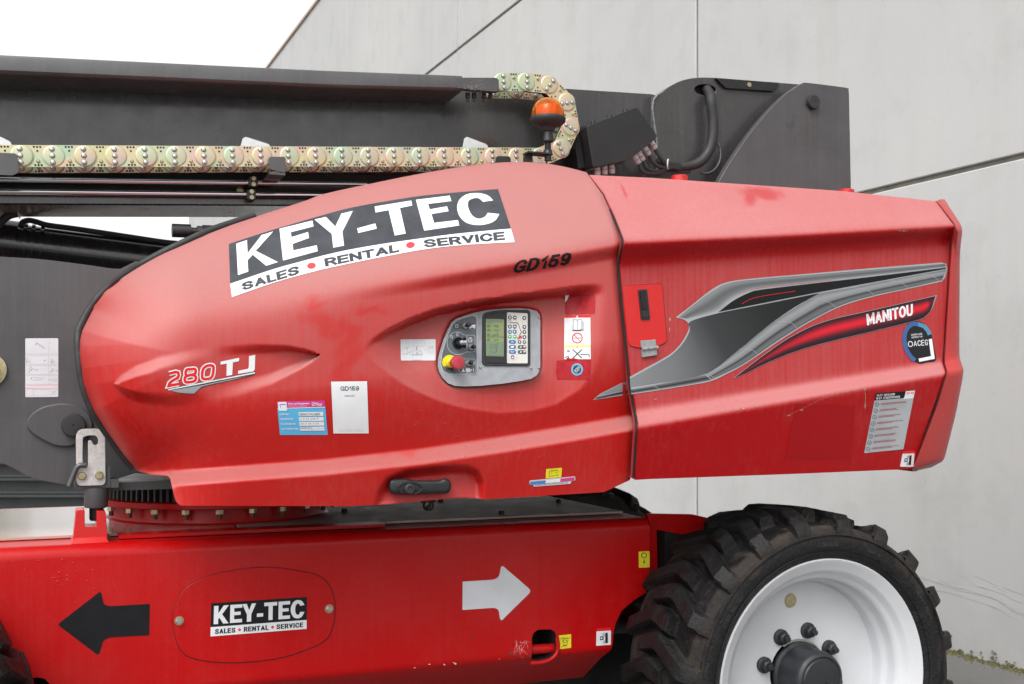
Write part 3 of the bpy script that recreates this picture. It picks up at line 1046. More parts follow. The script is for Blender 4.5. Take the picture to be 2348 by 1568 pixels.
def coverY(px, py):
    px = np.asarray(px, float); py = np.asarray(py, float)
    c1 = ip(px, C1)
    h = c1 - py                                    # above the shoulder line
    soft = 13.0 + 16 * sstep(1000, 400, px)
    up = soft * np.logaddexp(0, h / soft)
    Y = 3.335 + 0.00122 * up
    # crisp undercut below the shoulder towards the rear
    uc = sstep(720, 1250, px)
    Y += uc * 0.030 * sstep(-4, -40, h) 
    # waist: fullest at mid height, falling back to the ledge
    led = ip(px, LEDGE)
    mid = 0.5 * (c1 + led) + 10
    Y += np.where(py > mid, 0.075 * np.clip((py - mid) / (led - mid + 1), 0, 1) ** 1.6, 0)
    # ledge and skirt below it
    k = sstep(-24, 16, py - led)
    Y -= 0.082 * k
    Y += np.clip((py - led - 16) / 95.0, 0, 2) * 0.035
    # rolls back along the top and the front edge
    e = dist_poly(px, py, COV_T)
    q = np.clip(e / 62.0, 0, 1)
    Y += 0.075 * (1 - np.sqrt(np.maximum(0, 1 - (1 - q) ** 2)))
    lw = COV_L + COV_B[1:5]
    e2 = dist_poly(px, py, [COV_T[1], COV_T[0]] + lw)
    q2 = np.clip(e2 / 250.0, 0, 1)
    Y += 0.26 * (1 - np.sqrt(np.maximum(0, 1 - (1 - q2) ** 2))) * sstep(520, 640, py + 0.25 * (px - 180) * 0)
    # the rear edge turns in slightly
    er = dist_poly(px, py, COV_R)
    Y += 0.012 * np.clip(1 - er / 14.0, 0, 1) ** 2
    # eye-shaped bay of the control panel
    t, b = ip(px, EYE_T), ip(px, EYE_B)
    w = np.clip((py - t) / np.maximum(b - t, 1), -1, 2)
    x0, x1 = EYE_T[0][0], EYE_T[-1][0]
    amt = sstep(x0, x0 + 130, px) * (1 - sstep(x1 - 90, x1 + 5, px))
    edge = sstep(-3, 15 + 10 * sstep(x1 - 250, x1, px), py - t)
    Y += 0.088 * amt * edge * np.clip(1 - w, 0, 1) ** 0.85 * (px > x0) * (px < x1 + 6)
    # badge lens: proud at the front tip, sunk at the rear tip
    t, b = ip(px, LEN_T), ip(px, LEN_B)
    x0, x1 = LEN_T[0][0], LEN_T[-1][0]
    u = np.clip((px - x0) / (x1 - x0), 0, 1)
    bw = np.minimum(34.0, (b - t) * 0.30 + 1)
    ins = sstep(0, 1, np.clip((py - t) / (bw * (1.15 - 0.6 * u)), 0, 1)) * sstep(0, 1, np.clip((b - py) / bw, 0, 1))
    Y += ins * (-0.036 + 0.075 * u) * (px > x0) * (px < x1)
    # bay of the door handle
    d = sdist(px, py, HND)
    bt = Z8(0, 200)[1]
    Y += 0.055 * sstep(-3, 20, d) * np.clip(1.15 - (py - bt) / 95.0, 0, 1)
    # opening for the control panel
    d = sdist(px, py, PANEL)
    k = sstep(-7, 5, d)
    Y = Y * (1 - k) + (panelY(px, py) + 0.03) * k
    return Y

def curve_pts(pts, n, sm=True):
    P = crom(pts, 10) if sm else pts
    return resample(P, n)

def coons(T, B, L, R, nu, nv):
    u = np.linspace(0, 1, nu)[None, :, None]; v = np.linspace(0, 1, nv)[:, None, None]
    T, B, L, R = T[None], B[None], L[:, None], R[:, None]
    S = (1 - v) * T + v * B + (1 - u) * L + u * R
    S = S - ((1 - u) * (1 - v) * T[:, :1] + u * (1 - v) * T[:, -1:] + (1 - u) * v * B[:, :1] + u * v * B[:, -1:])
    return S

def param_by_x(pts, n, sm):
    """resample so that samples advance evenly in a mix of length and x"""
    P = np.array(crom(pts, 10) if sm else pts, float)
    d = np.r_[0, np.cumsum(np.hypot(*np.diff(P, axis=0).T))]
    q = 0.45 * d / d[-1] + 0.55 * (P[:, 0] - P[0, 0]) / (P[-1, 0] - P[0, 0])
    t = np.linspace(0, 1, n)
    return np.stack([np.interp(t, q, P[:, 0]), np.interp(t, q, P[:, 1])], 1)

def shell(name, S, surf, m, parent, back, chalkf, wetf, lipm, smooth=60):
    nv, nu = S.shape[:2]
    px, py = S[..., 0].ravel(), S[..., 1].ravel()
    Y = surf(px, py)
    P = at_np(px, py, Y)
    idx = np.arange(nu * nv).reshape(nv, nu)
    F = np.stack([idx[:-1, :-1], idx[1:, :-1], idx[1:, 1:], idx[:-1, 1:]], -1).reshape(-1, 4).tolist()
    fm = [0] * len(F)
    loop = list(idx[0, :]) + list(idx[1:, -1]) + list(idx[-1, ::-1][1:]) + list(idx[::-1, 0][1:-1])
    side = ['t'] * nu + ['r'] * (nv - 1) + ['b'] * (nu - 1) + ['l'] * (nv - 2)
    V = P.tolist()
    n0 = len(V)
    cen = P.mean(0)
    for i, s in zip(loop, side):
        p = P[i]
        dy = back[s]
        V.append([p[0] + (cen[0] - p[0]) * 0.012, max(p[1] + 0.02, dy) if dy > 1 else p[1] + dy, p[2] + (cen[2] - p[2]) * 0.012])
    m_ = len(loop)
    for a in range(m_):
        b = (a + 1) % m_
        F.append([int(loop[a]), int(loop[b]), n0 + b, n0 + a]); fm.append(0)
    o = mesh_obj(name, V, F, [m], parent, smooth, None)
    me = o.data
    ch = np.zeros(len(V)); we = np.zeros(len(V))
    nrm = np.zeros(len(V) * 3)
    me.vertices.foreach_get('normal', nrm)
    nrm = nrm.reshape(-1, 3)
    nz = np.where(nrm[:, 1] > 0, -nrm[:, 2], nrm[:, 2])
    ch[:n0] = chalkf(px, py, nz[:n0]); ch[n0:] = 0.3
    we[:n0] = wetf(px, py)
    for nm, arr in (('chalk', ch), ('wet', we)):
        a = me.attributes.new(nm, 'FLOAT', 'POINT')
        a.data.foreach_set('value', arr.astype(np.float32))
    return o

def blob(px, py, cx, cy, rx, ry, rot=0.0):
    c, s = math.cos(rot), math.sin(rot)
    x, y = (px - cx) * c + (py - cy) * s, -(px - cx) * s + (py - cy) * c
    return np.clip(1.25 - np.hypot(x / rx, y / ry), 0, 1)

def cover_wet(px, py):
    w = np.zeros_like(px)
    px = px + 14 * np.sin(py * 0.045 + 1.0) + 8 * np.sin(py * 0.11 + px * 0.05)
    py = py + 12 * np.sin(px * 0.04) + 7 * np.sin(px * 0.1 + py * 0.07 + 2)
    for a in [(745, 735, 60, 40, 0.4), (790, 770, 40, 60, 0), (800, 850, 34, 90, 0.1), (760, 930, 60, 55, 0), (905, 1010, 150, 30, -0.1),
              (860, 712, 50, 14, -0.35),
              (830, 905, 45, 40, 0), (735, 690, 36, 20, 0), 
              ]:
        w = np.maximum(w, blob(px, py, *a))
    return w

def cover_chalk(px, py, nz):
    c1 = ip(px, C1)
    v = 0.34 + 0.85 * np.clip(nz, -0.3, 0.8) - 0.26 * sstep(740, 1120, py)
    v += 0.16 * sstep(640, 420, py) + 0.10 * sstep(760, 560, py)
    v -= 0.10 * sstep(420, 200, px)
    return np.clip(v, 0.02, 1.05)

S = coons(param_by_x(COV_T, 330, True), param_by_x(COV_B, 330, False), curve_pts(COV_L, 200), curve_pts(COV_R, 200, False), 330, 200)
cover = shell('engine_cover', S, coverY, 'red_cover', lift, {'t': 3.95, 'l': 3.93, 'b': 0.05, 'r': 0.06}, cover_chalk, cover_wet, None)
cover['label'] = 'faded red moulded engine cover with the control panel'

# rubber edge seal between cover and grey side plate
pts = [(x, y) for x, y in crom(COV_T[:8], 6)][::-1] + [(x, y) for x, y in crom(COV_L + COV_B[1:4], 6)][1:]
out = []
for i, (x, y) in enumerate(pts):
    a = np.array(pts[max(i - 1, 0)]); b = np.array(pts[min(i + 1, len(pts) - 1)])
    d = (b - a) / (np.hypot(*(b - a)) + 1e-9)
    nx = np.array((d[1], -d[0]))
    if nx @ np.array((x - 700, y - 850)) < 0:
        nx = -nx
    out.append((x + nx[0] * 3, y + nx[1] * 3))
ys = np.array([float(coverY(np.array([x0]), np.array([y0]))[0]) for x0, y0 in pts])
ys = np.convolve(np.pad(ys, 6, mode='edge'), np.ones(13) / 13, 'valid')
o2 = resample(out, 140)
ys = np.interp(np.linspace(0, 1, 140), np.linspace(0, 1, len(ys)), ys)
tube([at(x, y, yy + 0.012) for (x, y), yy in zip(o2, ys)], 0.0115, 'black_rubber', 'edge_seal', lift, n=10)

# ------------------------------------------------------------------ rear cover (engine bay / counterweight side)
RE_L = [(1350, 401), (1385, 446), (1408, 493), (1428, 543), (1432, 554), (1421.5, 608), (1429.5, 699), (1447.5, 881), (1464, 972), (1456.5, 1100)]
RE_Lm = [((a[0] + b[0]) / 2, (a[1] + b[1]) / 2) for a, b in zip(resample(RE_L, 60), resample(COV_R[:-1], 60))]
RE_T = [(1351, 401), (1490, 407.5), (1647, 418.4), (1925, 437.5), (2144, 461)]
RE_R = [(2144, 461), (2188, 519), (2177.5, 554), (2160, 831), (2167, 854), (2089, 1075)]
RE_B = [(1454, 1100), (1490, 1098), (1800, 1087), (2089, 1075)]
UCR = [(1340, 559), (1430, 556), (1490, 554), (1855, 537.6), (2190, 519)]
UND = [(1340, 610), (1490, 598), (1855, 572), (2190, 549)]
LDT = [(1340, 963), (1490, 941), (2162, 832), (2200, 826)]
LDB = [(1340, 996), (1490, 972.5), (2166, 855), (2200, 848)]
def rearY(px, py):
    px = np.asarray(px, float); py = np.asarray(py, float)
    top = ip(px, RE_T)
    a, b, c, d = ip(px, UCR), ip(px, UND), ip(px, LDT), ip(px, LDB)
    def sp(x, k=5.0):            # soft ramp
        return k * np.logaddexp(0, np.clip(x / k, -40, 400))
    Y = 3.285 + 0.0 * px
    Y += 0.00185 * sp(a - py)                        # slope above the crease
    hab = np.maximum(b - a, 8)
    Y += 0.062 / hab * (sp(py - a, 3) - sp(py - b, 6))
    Y -= 0.010 * np.clip((py - b) / (c - b), 0, 1)
    Y -= 0.068 / np.maximum(d - c, 8) * (sp(py - c, 4) - sp(py - d, 3))
    Y += 0.00042 * sp(py - d, 4)
    return Y
def rear_wet(px, py):
    w = np.zeros_like(px)
    for a in [(1745, 442, 62, 16, 0.08), (1720, 455, 20, 22, 0.3), (1760, 450, 34, 14, 0.1), (1430, 437, 5, 26, -0.4), (1640, 1030, 260, 60, -0.1)]:
        w = np.maximum(w, blob(px, py, *a))
    return w
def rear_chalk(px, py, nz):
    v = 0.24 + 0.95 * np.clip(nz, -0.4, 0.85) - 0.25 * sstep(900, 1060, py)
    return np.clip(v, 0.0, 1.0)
# rows that follow the creases
rows = []
nu = 150
uu = np.linspace(0, 1, nu)
def edge_x(pts, yv):
    return np.interp(yv, [p[1] for p in pts], [p[0] for p in pts])
NV = 170
S2 = coons(curve_pts(RE_T, nu, False), curve_pts(RE_B, nu, False), curve_pts(RE_L, NV, False), curve_pts(RE_R, NV, False), nu, NV)
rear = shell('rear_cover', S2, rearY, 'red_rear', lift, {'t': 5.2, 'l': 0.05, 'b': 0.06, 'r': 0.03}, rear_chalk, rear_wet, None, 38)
rear['label'] = 'red steel rear cover with silver and black graphics'
tube([at(x, y, min(float(coverY(x - 4, y)), float(rearY(x + 6, y))) + 0.013) for x, y in RE_Lm[8:]], 0.0052, 'deep_black', 'gap_seal', lift, n=8)
# dark body inside so that the shells are not hollow
mb = MB()
a, b = at(430, 1140, 3.55), at(1440, 500, 3.55)
box(mb, 'dark_steel', a.x + 0.05, b.x, 3.62, 5.0, 1.30, 1.95)
box(mb, 'dark_steel', b.x + 0.02, 3.05, 3.75, 5.0, 1.33, 2.05)
mb.build('turret_frame', lift)
mb = MB()
box(mb, 'red_rear', 0.35, 3.1, 5.02, 5.6, 1.42, 1.72)
mb.build('unseen_far_box', lift)  # unseen plain box for the far cover, added to darken the deck's reflections

# cast end weight across the tail
prof = [((Z3(1790, 1262)), (Z3(1848, 1250)), 3.60), ((Z3(1912, 1419)), (Z3(1962, 1428)), 3.262), (Z6(1885, 105), Z6(1944, 180), 3.325),
        (Z6(1837, 860), Z6(1940, 830), 3.33), (Z6(1857, 925), Z6(1970, 915), 3.262), (Z6(1790, 1140), Z6(1920, 1180), 3.30), (Z6(1640, 1533), Z6(1845, 1478), 3.345), (Z6(1655, 1546), Z6(1765, 1520), 3.40)]
# densify for rounded turns
def lerp3(a, b, t):
    return ((a[0][0] * (1 - t) + b[0][0] * t, a[0][1] * (1 - t) + b[0][1] * t), (a[1][0] * (1 - t) + b[1][0] * t, a[1][1] * (1 - t) + b[1][1] * t), a[2] * (1 - t) + b[2] * t)
V, F = [], []
dense = []
for i in range(len(prof)):
    if i == 0 or i == len(prof) - 1:
        dense.append(prof[i])
    else:
        p, q, r = prof[i - 1], prof[i], prof[i + 1]
        A, B = lerp3(q, p, 0.18), lerp3(q, r, 0.18)
        for t in (0, 0.25, 0.5, 0.75, 1):
            dense.append(lerp3(lerp3(A, q, t), lerp3(q, B, t), t))
K = 7
for L, R, y in dense:
    a = at(L[0], L[1], y + 0.02); b = at(L[0] + 4, L[1], y - 0.008)
    c = at(R[0] - 10, R[1], y - 0.006); d = at(R[0] - 1.5, R[1], y + 0.008); e = at(R[0], R[1], y + 0.05)
    xb = e.x + 0.01
    V += [a, b, (b + c) / 2, c, d, e, Vector((xb, 5.4, e.z))]
n = len(dense)
for i in range(n - 1):
    for k in range(K - 1):
        F.append((i * K + k, i * K + k + 1, (i + 1) * K + k + 1, (i + 1) * K + k))
F.append([i for i in range(K)]); F.append([(n - 1) * K + k for k in range(K)])
endw = mesh_obj('end_counterweight', V, F, 'red_cast', lift, 50)
endw['label'] = 'chipped red cast counterweight at the tail of the lift'
# scrapes down to primer and iron on the cast weight
def ragged(cx, cy, rx, ry, n=11, rot=0.0):
    return [(cx + (math.cos(a) * rx * math.cos(rot) - math.sin(a) * ry * math.sin(rot)) * random.uniform(0.55, 1.2),
             cy + (math.cos(a) * rx * math.sin(rot) + math.sin(a) * ry * math.cos(rot)) * random.uniform(0.55, 1.2)) for a in np.linspace(0, 6.0, n)]

# ------------------------------------------------------------------ chassis
CY = 3.75
def bool_cut(mesh_ob, cutters, dark=False):
    for cme in cutters:
        if dark:
            cme.materials.append(MATS['deep_black'])
        co = bpy.data.objects.new('cut', cme)
        C.objects.link(co)
        md = mesh_ob.modifiers.new('b', 'BOOLEAN')
        md.operation = 'DIFFERENCE'; md.solver = 'EXACT'; md.object = co; md.material_mode = 'TRANSFER'
        dg = bpy.context.evaluated_depsgraph_get()
        me = bpy.data.meshes.new_from_object(mesh_ob.evaluated_get(dg))
        mesh_ob.modifiers.clear()
        old = mesh_ob.data
        mesh_ob.data = me
        bpy.data.meshes.remove(old)
        bpy.data.objects.remove(co)

def prism_mesh(loop, Y0, Y1):
    V = [at(x, y, CY) for x, y in loop]
    n = len(V)
    A = [(v.x, Y0, v.z) for v in V] + [(v.x, Y1, v.z) for v in V]
    me = bpy.data.meshes.new('cut')
    F = [list(range(n)), list(range(n, 2 * n))] + [[i, (i + 1) % n, n + (i + 1) % n, n + i] for i in range(n)]
    me.from_pydata(A, [], F)
    bm = bmesh.new(); bm.from_mesh(me); bmesh.ops.recalc_face_normals(bm, faces=bm.faces); bm.to_mesh(me); bm.free()
    return me

x_left = -1.15
x_right = at(1489, 1187, CY).x
zt = 1.113
zb = at(745, 1557.5, CY).z
cs = [(5.05, zb - 0.14), (3.96, zb - 0.14), (3.80, zb - 0.03)]
for k in range(7):
    a = math.radians(-35 + 35 * k / 6)
    cs.append((CY + 0.045 - 0.045 * math.cos(a), zb + 0.03 + 0.045 * math.sin(a)))
for k in range(9):
    a = math.radians(90 * k / 8)
    cs.append((CY + 0.04 - 0.04 * math.cos(a), zt - 0.04 + 0.04 * math.sin(a)))
cs += [(5.05, zt), (5.09, zt - 0.04), (5.09, zb)]
n = len(cs)
xs = np.linspace(x_left, x_right, 30)
V = [(x, y, z) for x in xs for y, z in cs]
F = [(i * n + k, i * n + (k + 1) % n, (i + 1) * n + (k + 1) % n, (i + 1) * n + k) for i in range(len(xs) - 1) for k in range(n)]
F += [list(range(n)), [(len(xs) - 1) * n + k for k in range(n)]]
chassis = mesh_obj('chassis', V, F, 'red_chassis', lift)
arch = Z8.m((2060, 940), (2040, 978), (1940, 1040), (1860, 1110), (1822, 1190), (1808, 1260), (1802, 1330), (1795, 1360), (1770, 1420), (1770, 1900), (2300, 1900), (2300, 940))
hole1 = A5.m((1378, 460), (1375, 270), (1392, 215), (1440, 180), (1570, 175), (1615, 200), (1632, 250), (1640, 350), (1625, 430), (1560, 490), (1470, 510), (1390, 500))
hole2 = Z7.m((165, 1700), (165, 1560), (195, 1533), (235, 1526), (280, 1535), (310, 1565), (318, 1700))
bool_cut(chassis, [prism_mesh(arch, 3.6, 4.35)])
bool_cut(chassis, [prism_mesh(hole1, 3.6, 3.93), prism_mesh(hole2, 3.6, 3.93)], True)  # pocket walls coloured black for the shade inside
chassis.data.shade_smooth()
chassis.data.set_sharp_from_angle(angle=math.radians(28))
chassis['label'] = 'red box frame with direction arrows'
# black sheets painted for the shade inside the pockets, and tie-down bar
mb = MB()
a, b = at(*A5(1350, 560), CY), at(*A5(1660, 150), CY)
box(mb, 'deep_black', a.x - 0.02, b.x + 0.02, 3.915, 3.925, a.z - 0.02, b.z + 0.02)
mb.build('pocket_shade', lift)
mb = MB()
a, b = at(*Z7(150, 1720), CY), at(*Z7(330, 1500), CY)
box(mb, 'deep_black', a.x, b.x, 3.915, 3.925, a.z, b.z)
mb.build('pocket_shade', lift)
a, b = at(*A5(1360, 388), CY + 0.035), at(*A5(1655, 368), CY + 0.035)
tube([a, b], 0.018, 'red_chassis', 'tie_down_bar', lift, n=16)
rm = [at(x, y, CY - 0.004) for x, y in crom(A5.m((1640, 260), (1648, 350), (1632, 430), (1570, 490), (1470, 522), (1360, 530)), 6)]
tube(rm, 0.008, 'red_chassis', 'tie_down_rim', lift, n=8)

# top covers, with a seam to the side strip
mb = MB()
box(mb, 'top_plate_sky_tint', x_left, at(700, 1190, 4.0).x - 0.25, 3.93, 4.92, zt + 0.003, zt + 0.011)
mb.build('deck_plate', lift)
mb = MB()
box(mb, 'deck_dusty', at(700, 1190, 4.0).x - 0.235, x_right - 0.02, 3.93, 4.92, zt + 0.003, zt + 0.011)
mb.build('deck_plate', lift)
mb = MB()
box(mb, 'red_chassis', at(430, 1200, 3.9).x - 0.22, at(840, 1200, 3.9).x + 0.05, 3.835, 3.92, zt + 0.003, zt + 0.014)
mb.build('deck_rib', lift)
for (px, py, Y) in [(276, 1190, 4.55), (1010, 1150, 4.6), (790, 1160, 4.3), (1150, 1176, 4.0), (1400, 1160, 4.5), (1460, 1180, 4.05), (1280, 1163, 4.35)]:
    p = at(px, py, Y)
    mb = MB()
    hexnut(mb, 'black_plastic', (p.x, Y, zt + 0.011), 0.012, -0.014, 'Z')
    mb.build('deck_bolt', lift)

# bolted oval hatch on the chassis side
def chY(x, y):
    return CY + 0.0 * np.asarray(x, float)
ov = crom(Z7.m((1080, 1185), (1085, 1110), (1110, 1040), (1165, 960), (1300, 890), (1500, 845), (1690, 833), (1850, 850), (2000, 885), (2070, 950), (2100, 1040),
               (2105, 1120), (2090, 1210), (2050, 1290), (1930, 1355), (1750, 1410), (1550, 1435), (1350, 1435), (1180, 1400), (1110, 1320)), 4, True)
plate('hatch_gap', ov, CY - 0.0012, 0.004, 'gap_dark', lift)
hatch = plate('hatch', inset(ov, 1.7), CY - 0.0036, 0.005, 'red_chassis', lift, bev=0.8)
for c in ((1123, 1171), (2064, 1096)):
    p = at(*Z7(*c), CY - 0.0036)
    mb = MB()
    hexnut(mb, 'steel', (p.x, p.y, p.z), 0.0105, 0.008, 'Y', 0.0145, 'brass_zinc')
    mb.build('hatch_bolt', hatch)

# near rear wing and black box behind the wheel
wing = Z8.m((2020, 505), (2035, 500), (2310, 505), (2420, 530), (2500, 600), (2500, 680), (2080, 600), (2085, 900), (2036, 975), (2036, 560))
plate('rear_wing', wing, 3.79, 0.02, 'red_chassis', lift)
mb = MB()
a, b = at(*A4(530, 245), 3.86), at(*A4(1100, 250), 3.86)
box(mb, 'dark_steel', a.x, a.x + 0.55, 3.80, 4.05, 0.80, a.z)
mb.build('battery_box', lift)
fw = [at(x, y, 5.0) for x, y in HN.m((1480, 420), (1600, 400), (2030, 402), (2100, 420), (2160, 455), (2215, 500), (2215, 540), (1480, 540))]
V = fw + [v + Vector((0, 0.45, 0)) for v in fw]
k = len(fw)
mesh_obj('far_wing', V, [list(range(k)), list(range(k, 2 * k))] + [(i, (i + 1) % k, k + (i + 1) % k, k + i) for i in range(k)], 'red_chassis', lift)
# underside: axle and drive
mb = MB()
tube([(2.45, 3.5, 0.56), (2.45, 5.2, 0.56)], 0.10, 'dark_steel', mb=mb, n=18)
tube([(2.45, 4.1, 0.55), (2.45, 4.6, 0.55)], [0.2, 0.2], 'dark_steel', mb=mb, n=20)
box(mb, 'dark_steel', 1.5, 2.6, 4.05, 4.8, 0.40, 0.62)
tube([(2.18, 3.80, 0.70), (2.30, 3.74, 0.62), (2.4, 3.7, 0.56)], 0.09, 'black_rubber', mb=mb, n=14)
mb.build('rear_axle', lift, 50)
mb = MB()
tube([(-0.6, 3.5, 0.56), (-0.6, 5.2, 0.56)], 0.10, 'dark_steel', mb=mb, n=18)
mb.build('front_axle', lift, 50)

# ------------------------------------------------------------------ wheels
def build_tyre():
    mb = MB()
    prof = [(0.405, 0.03), (0.425, 0.004), (0.432, -0.004), (0.445, -0.012), (0.47, -0.022), (0.500, -0.024), (0.525, -0.016), (0.540, 0.004), (0.545, 0.03),
            (0.546, 0.215), (0.545, 0.40), (0.540, 0.426), (0.525, 0.446), (0.5, 0.454), (0.46, 0.45), (0.425, 0.43), (0.405, 0.40)]
    # finer: sidewall rings and shallow steps
    P = []
    for i in range(len(prof) - 1):
        a, b = prof[i], prof[i + 1]
        for t in (0, 0.5):
            P.append((a[0] * (1 - t) + b[0] * t, a[1] * (1 - t) + b[1] * t))
    P.append(prof[-1])
    revolve(P, 120, 'Y', (0, 0, 0), mb, 'tyre')
    # raised bead ring and lettering band on the near sidewall
    revolve([(0.448, -0.010), (0.450, -0.019), (0.457, -0.022), (0.460, -0.015)], 120, 'Y', (0, 0, 0), mb, 'tyre')
    revolve([(0.512, -0.018), (0.515, -0.027), (0.521, -0.026), (0.524, -0.012)], 120, 'Y', (0, 0, 0), mb, 'tyre')
    # bent lugs: near row and far row, half a pitch apart
    N = 20
    hb = 0.034
    for row in (0, 1):
        for i in range(N):
            ph0 = 2 * math.pi * (i + 0.5 * row) / N + 0.10
            jit = random.uniform(-0.004, 0.004)
            # (across w, circumferential shift s, half width, top radius)
            path = [(-0.026, -0.052, 0.026, 0.535), (-0.010, -0.048, 0.030, 0.566), (0.02, -0.042, 0.032, 0.586), (0.09, -0.012, 0.031, 0.590), (0.16, 0.020, 0.031, 0.592),
                    (0.185, 0.028, 0.033, 0.592), (0.215, 0.024, 0.034, 0.592), (0.27, 0.008, 0.032, 0.591), (0.295, 0.002, 0.028, 0.588)]
            V, F = [], []
            for w, s, h, rt in path:
                rr0 = 0.520 if w < -0.015 else 0.541
                wear = random.uniform(-0.002, 0.002)
                sec = [(-h * 1.18, rr0), (-h * 1.02, rr0 + (rt - rr0) * 0.75), (-h * 0.78, rt + wear), (h * 0.78, rt + wear), (h * 1.02, rr0 + (rt - rr0) * 0.75), (h * 1.18, rr0)]
                for q, r in sec:
                    ww = w if row == 0 else 0.43 - w
                    a = ph0 - (s + q + jit) / 0.57
                    V.append((r * math.cos(a), ww, r * math.sin(a)))
            m = 6
            for j in range(len(path) - 1):
                for q in range(m - 1):
                    F.append((j * m + q, j * m + q + 1, (j + 1) * m + q + 1, (j + 1) * m + q))
            F.append(tuple(range(m))); F.append(tuple((len(path) - 1) * m + q for q in range(m)))
            mb.add(V, F, 'tyre')
            # thin tie bar between lugs
    # moulded sidewall lettering
    for txt, a0, rr_, hh in (('TUBELESS', 96, 0.484, 0.020), ('STEEL BELTED', 152, 0.484, 0.020), ('HEAVY DUTY', 38, 0.484, 0.020), ('33x16-20', 70, 0.484, 0.016), ('MAX LOAD', 10, 0.484, 0.016), ('RIM GUARD', 205, 0.484, 0.02)):
        V2, F2 = text2d(txt, 0.0, 0.10)
        for lvl in (0,):
            vv = []
            for x, y in V2:
                a = math.radians(a0) - x * hh / rr_
                r = rr_ - hh * 0.35 + y * hh
                vv.append((r * math.cos(a), -0.0262, r * math.sin(a)))
            mb.add(vv, F2, 'letter_rubber')
    return mb

tm = build_tyre()
rimb = MB()
revolve([(0.400, 0.03), (0.428, 0.006), (0.431, -0.004), (0.427, -0.009), (0.419, -0.006), (0.408, 0.004), (0.392, 0.010), (0.382, 0.018), (0.376, 0.034), (0.366, 0.040),
         (0.356, 0.046), (0.351, 0.060), (0.352, 0.085), (0.346, 0.098), (0.338, 0.104), (0.333, 0.118), (0.333, 0.142), (0.329, 0.150), (0.318, 0.153), (0.12, 0.153)], 120, 'Y', (0, 0, 0), rimb, 'white_rim')
revolve([(0.352, 0.16), (0.352, 0.42), (0.40, 0.425)], 60, 'Y', (0, 0, 0), rimb, 'white_rim')
hubb = MB()
revolve([(0.112, 0.153), (0.112, 0.140), (0.101, 0.134), (0.099, 0.040), (0.096, 0.026), (0.089, 0.018), (0.084, 0.016), (0.080, 0.020), (0.076, 0.020), (0.072, 0.014), (0.0, 0.012)], 48, 'Y', (0, 0, 0), hubb, 'hub_black')
tube([(0.03, 0.016, -0.01), (0.03, 0.004, -0.01)], 0.014, 'hub_black', mb=hubb, n=12)
nutb = MB()
revolve([(0.0, 0), (0.029, 0), (0.029, -0.010), (0.022, -0.014), (0.0, -0.014)], 22, 'Y', (0, 0, 0), nutb, 'hub_black')
revolve([(0.021, -0.014), (0.021, -0.032), (0.016, -0.036), (0.0, -0.036)], 6, 'Y', (0, 0, 0), nutb, 'hub_black')
revolve([(0.010, -0.036), (0.010, -0.052), (0.0, -0.052)], 12, 'Y', (0, 0, 0), nutb, 'hub_black')
proto = {}
WR = at(1890, 1570, 3.262)
WHEELS = [((WR.x, 3.262, 0.575), 0.0, 0), ((-0.62, 3.262, 0.575), 0.9, 0), ((2.38, 5.44, 0.575), 0.4, math.pi), ((-0.62, 5.44, 0.575), 1.3, math.pi)]
tyre_me = rim_me = hub_me = nut_me = None
for wi, (loc, spin, yaw) in enumerate(WHEELS):
    M = Matrix.Translation(loc) @ Matrix.Rotation(yaw, 4, 'Z') @ Matrix.Rotation(spin, 4, 'Y')
    if wi == 0:
        tyre = tm.build('tyre', None, 30)
        att = tyre.data.attributes.new('mud', 'FLOAT', 'POINT')
        vals = []
        for v in tyre.data.vertices:
            r = math.hypot(v.co.x, v.co.z)
            f = 0.12
            if r < 0.545:
                f = 0.85 if (0.0 < v.co.y < 0.43) else (0.62 if r > 0.50 else 0.25)
            elif r < 0.575:
                f = 0.35
            vals.append(f)
        att.data.foreach_set('value', np.array(vals, np.float32))
        rim = rimb.build('rim', None, 40)
        hub = hubb.build('hub', None, 40)
        nutp = nutb.build('wheel_nut', None, 40)
        tyre_me, rim_me, hub_me, nut_me = tyre.data, rim.data, hub.data, nutp.data
        for o in (tyre, rim, hub, nutp):
            bpy.data.objects.remove(o)
    # the wheel part is its rim; tyre, hub and nuts are its pieces
    w = bpy.data.objects.new('wheel', rim_me)
    C.objects.link(w)
    w.matrix_basis = M
    setparent(w, lift)
    def piece(nm, me, T=Matrix()):
        o = bpy.data.objects.new(nm, me)
        C.objects.link(o)
        o.parent = w
        o.matrix_basis = T
    piece('tyre', tyre_me)
    piece('hub', hub_me)
    if wi < 2:
        for k in range(8):
            a = math.radians(30 + 45 * k)
            piece('wheel_nut', nut_me, Matrix.Translation((0.153 * math.cos(a), 0.153, 0.153 * math.sin(a))) @ Matrix.Rotation(k * 1.3, 4, 'Y'))
        hb_ = MB()
        revolve([(0.0, 0.0), (0.026, 0.0), (0.024, -0.0025), (0.0, -0.0025)], 22, 'Y', (0, 0, 0), hb_, 'brass_zinc')
        vo = hb_.build('valve_hole', None, 30)
        vo.matrix_basis = Matrix.Translation((0.262 * math.cos(math.radians(97)), 0.1525, 0.262 * math.sin(math.radians(97))))
        vo.parent = w

# ------------------------------------------------------------------ slewing ring and pedestal
RX = at(503, 1180, 4.45).x
RC = (RX, 4.45, 0)
mb = MB()
revolve([(0.405, zt), (0.400, 1.125), (0.400, 1.178), (0.2, 1.178)], 90, 'Z', RC, mb, 'red_chassis')
revolve([(0.2, 1.18), (0.452, 1.18), (0.456, 1.184), (0.456, 1.202), (0.452, 1.205), (0.2, 1.205)], 90, 'Z', RC, mb, 'red_chassis')
ring = mb.build('slewing_ring', lift, 40)
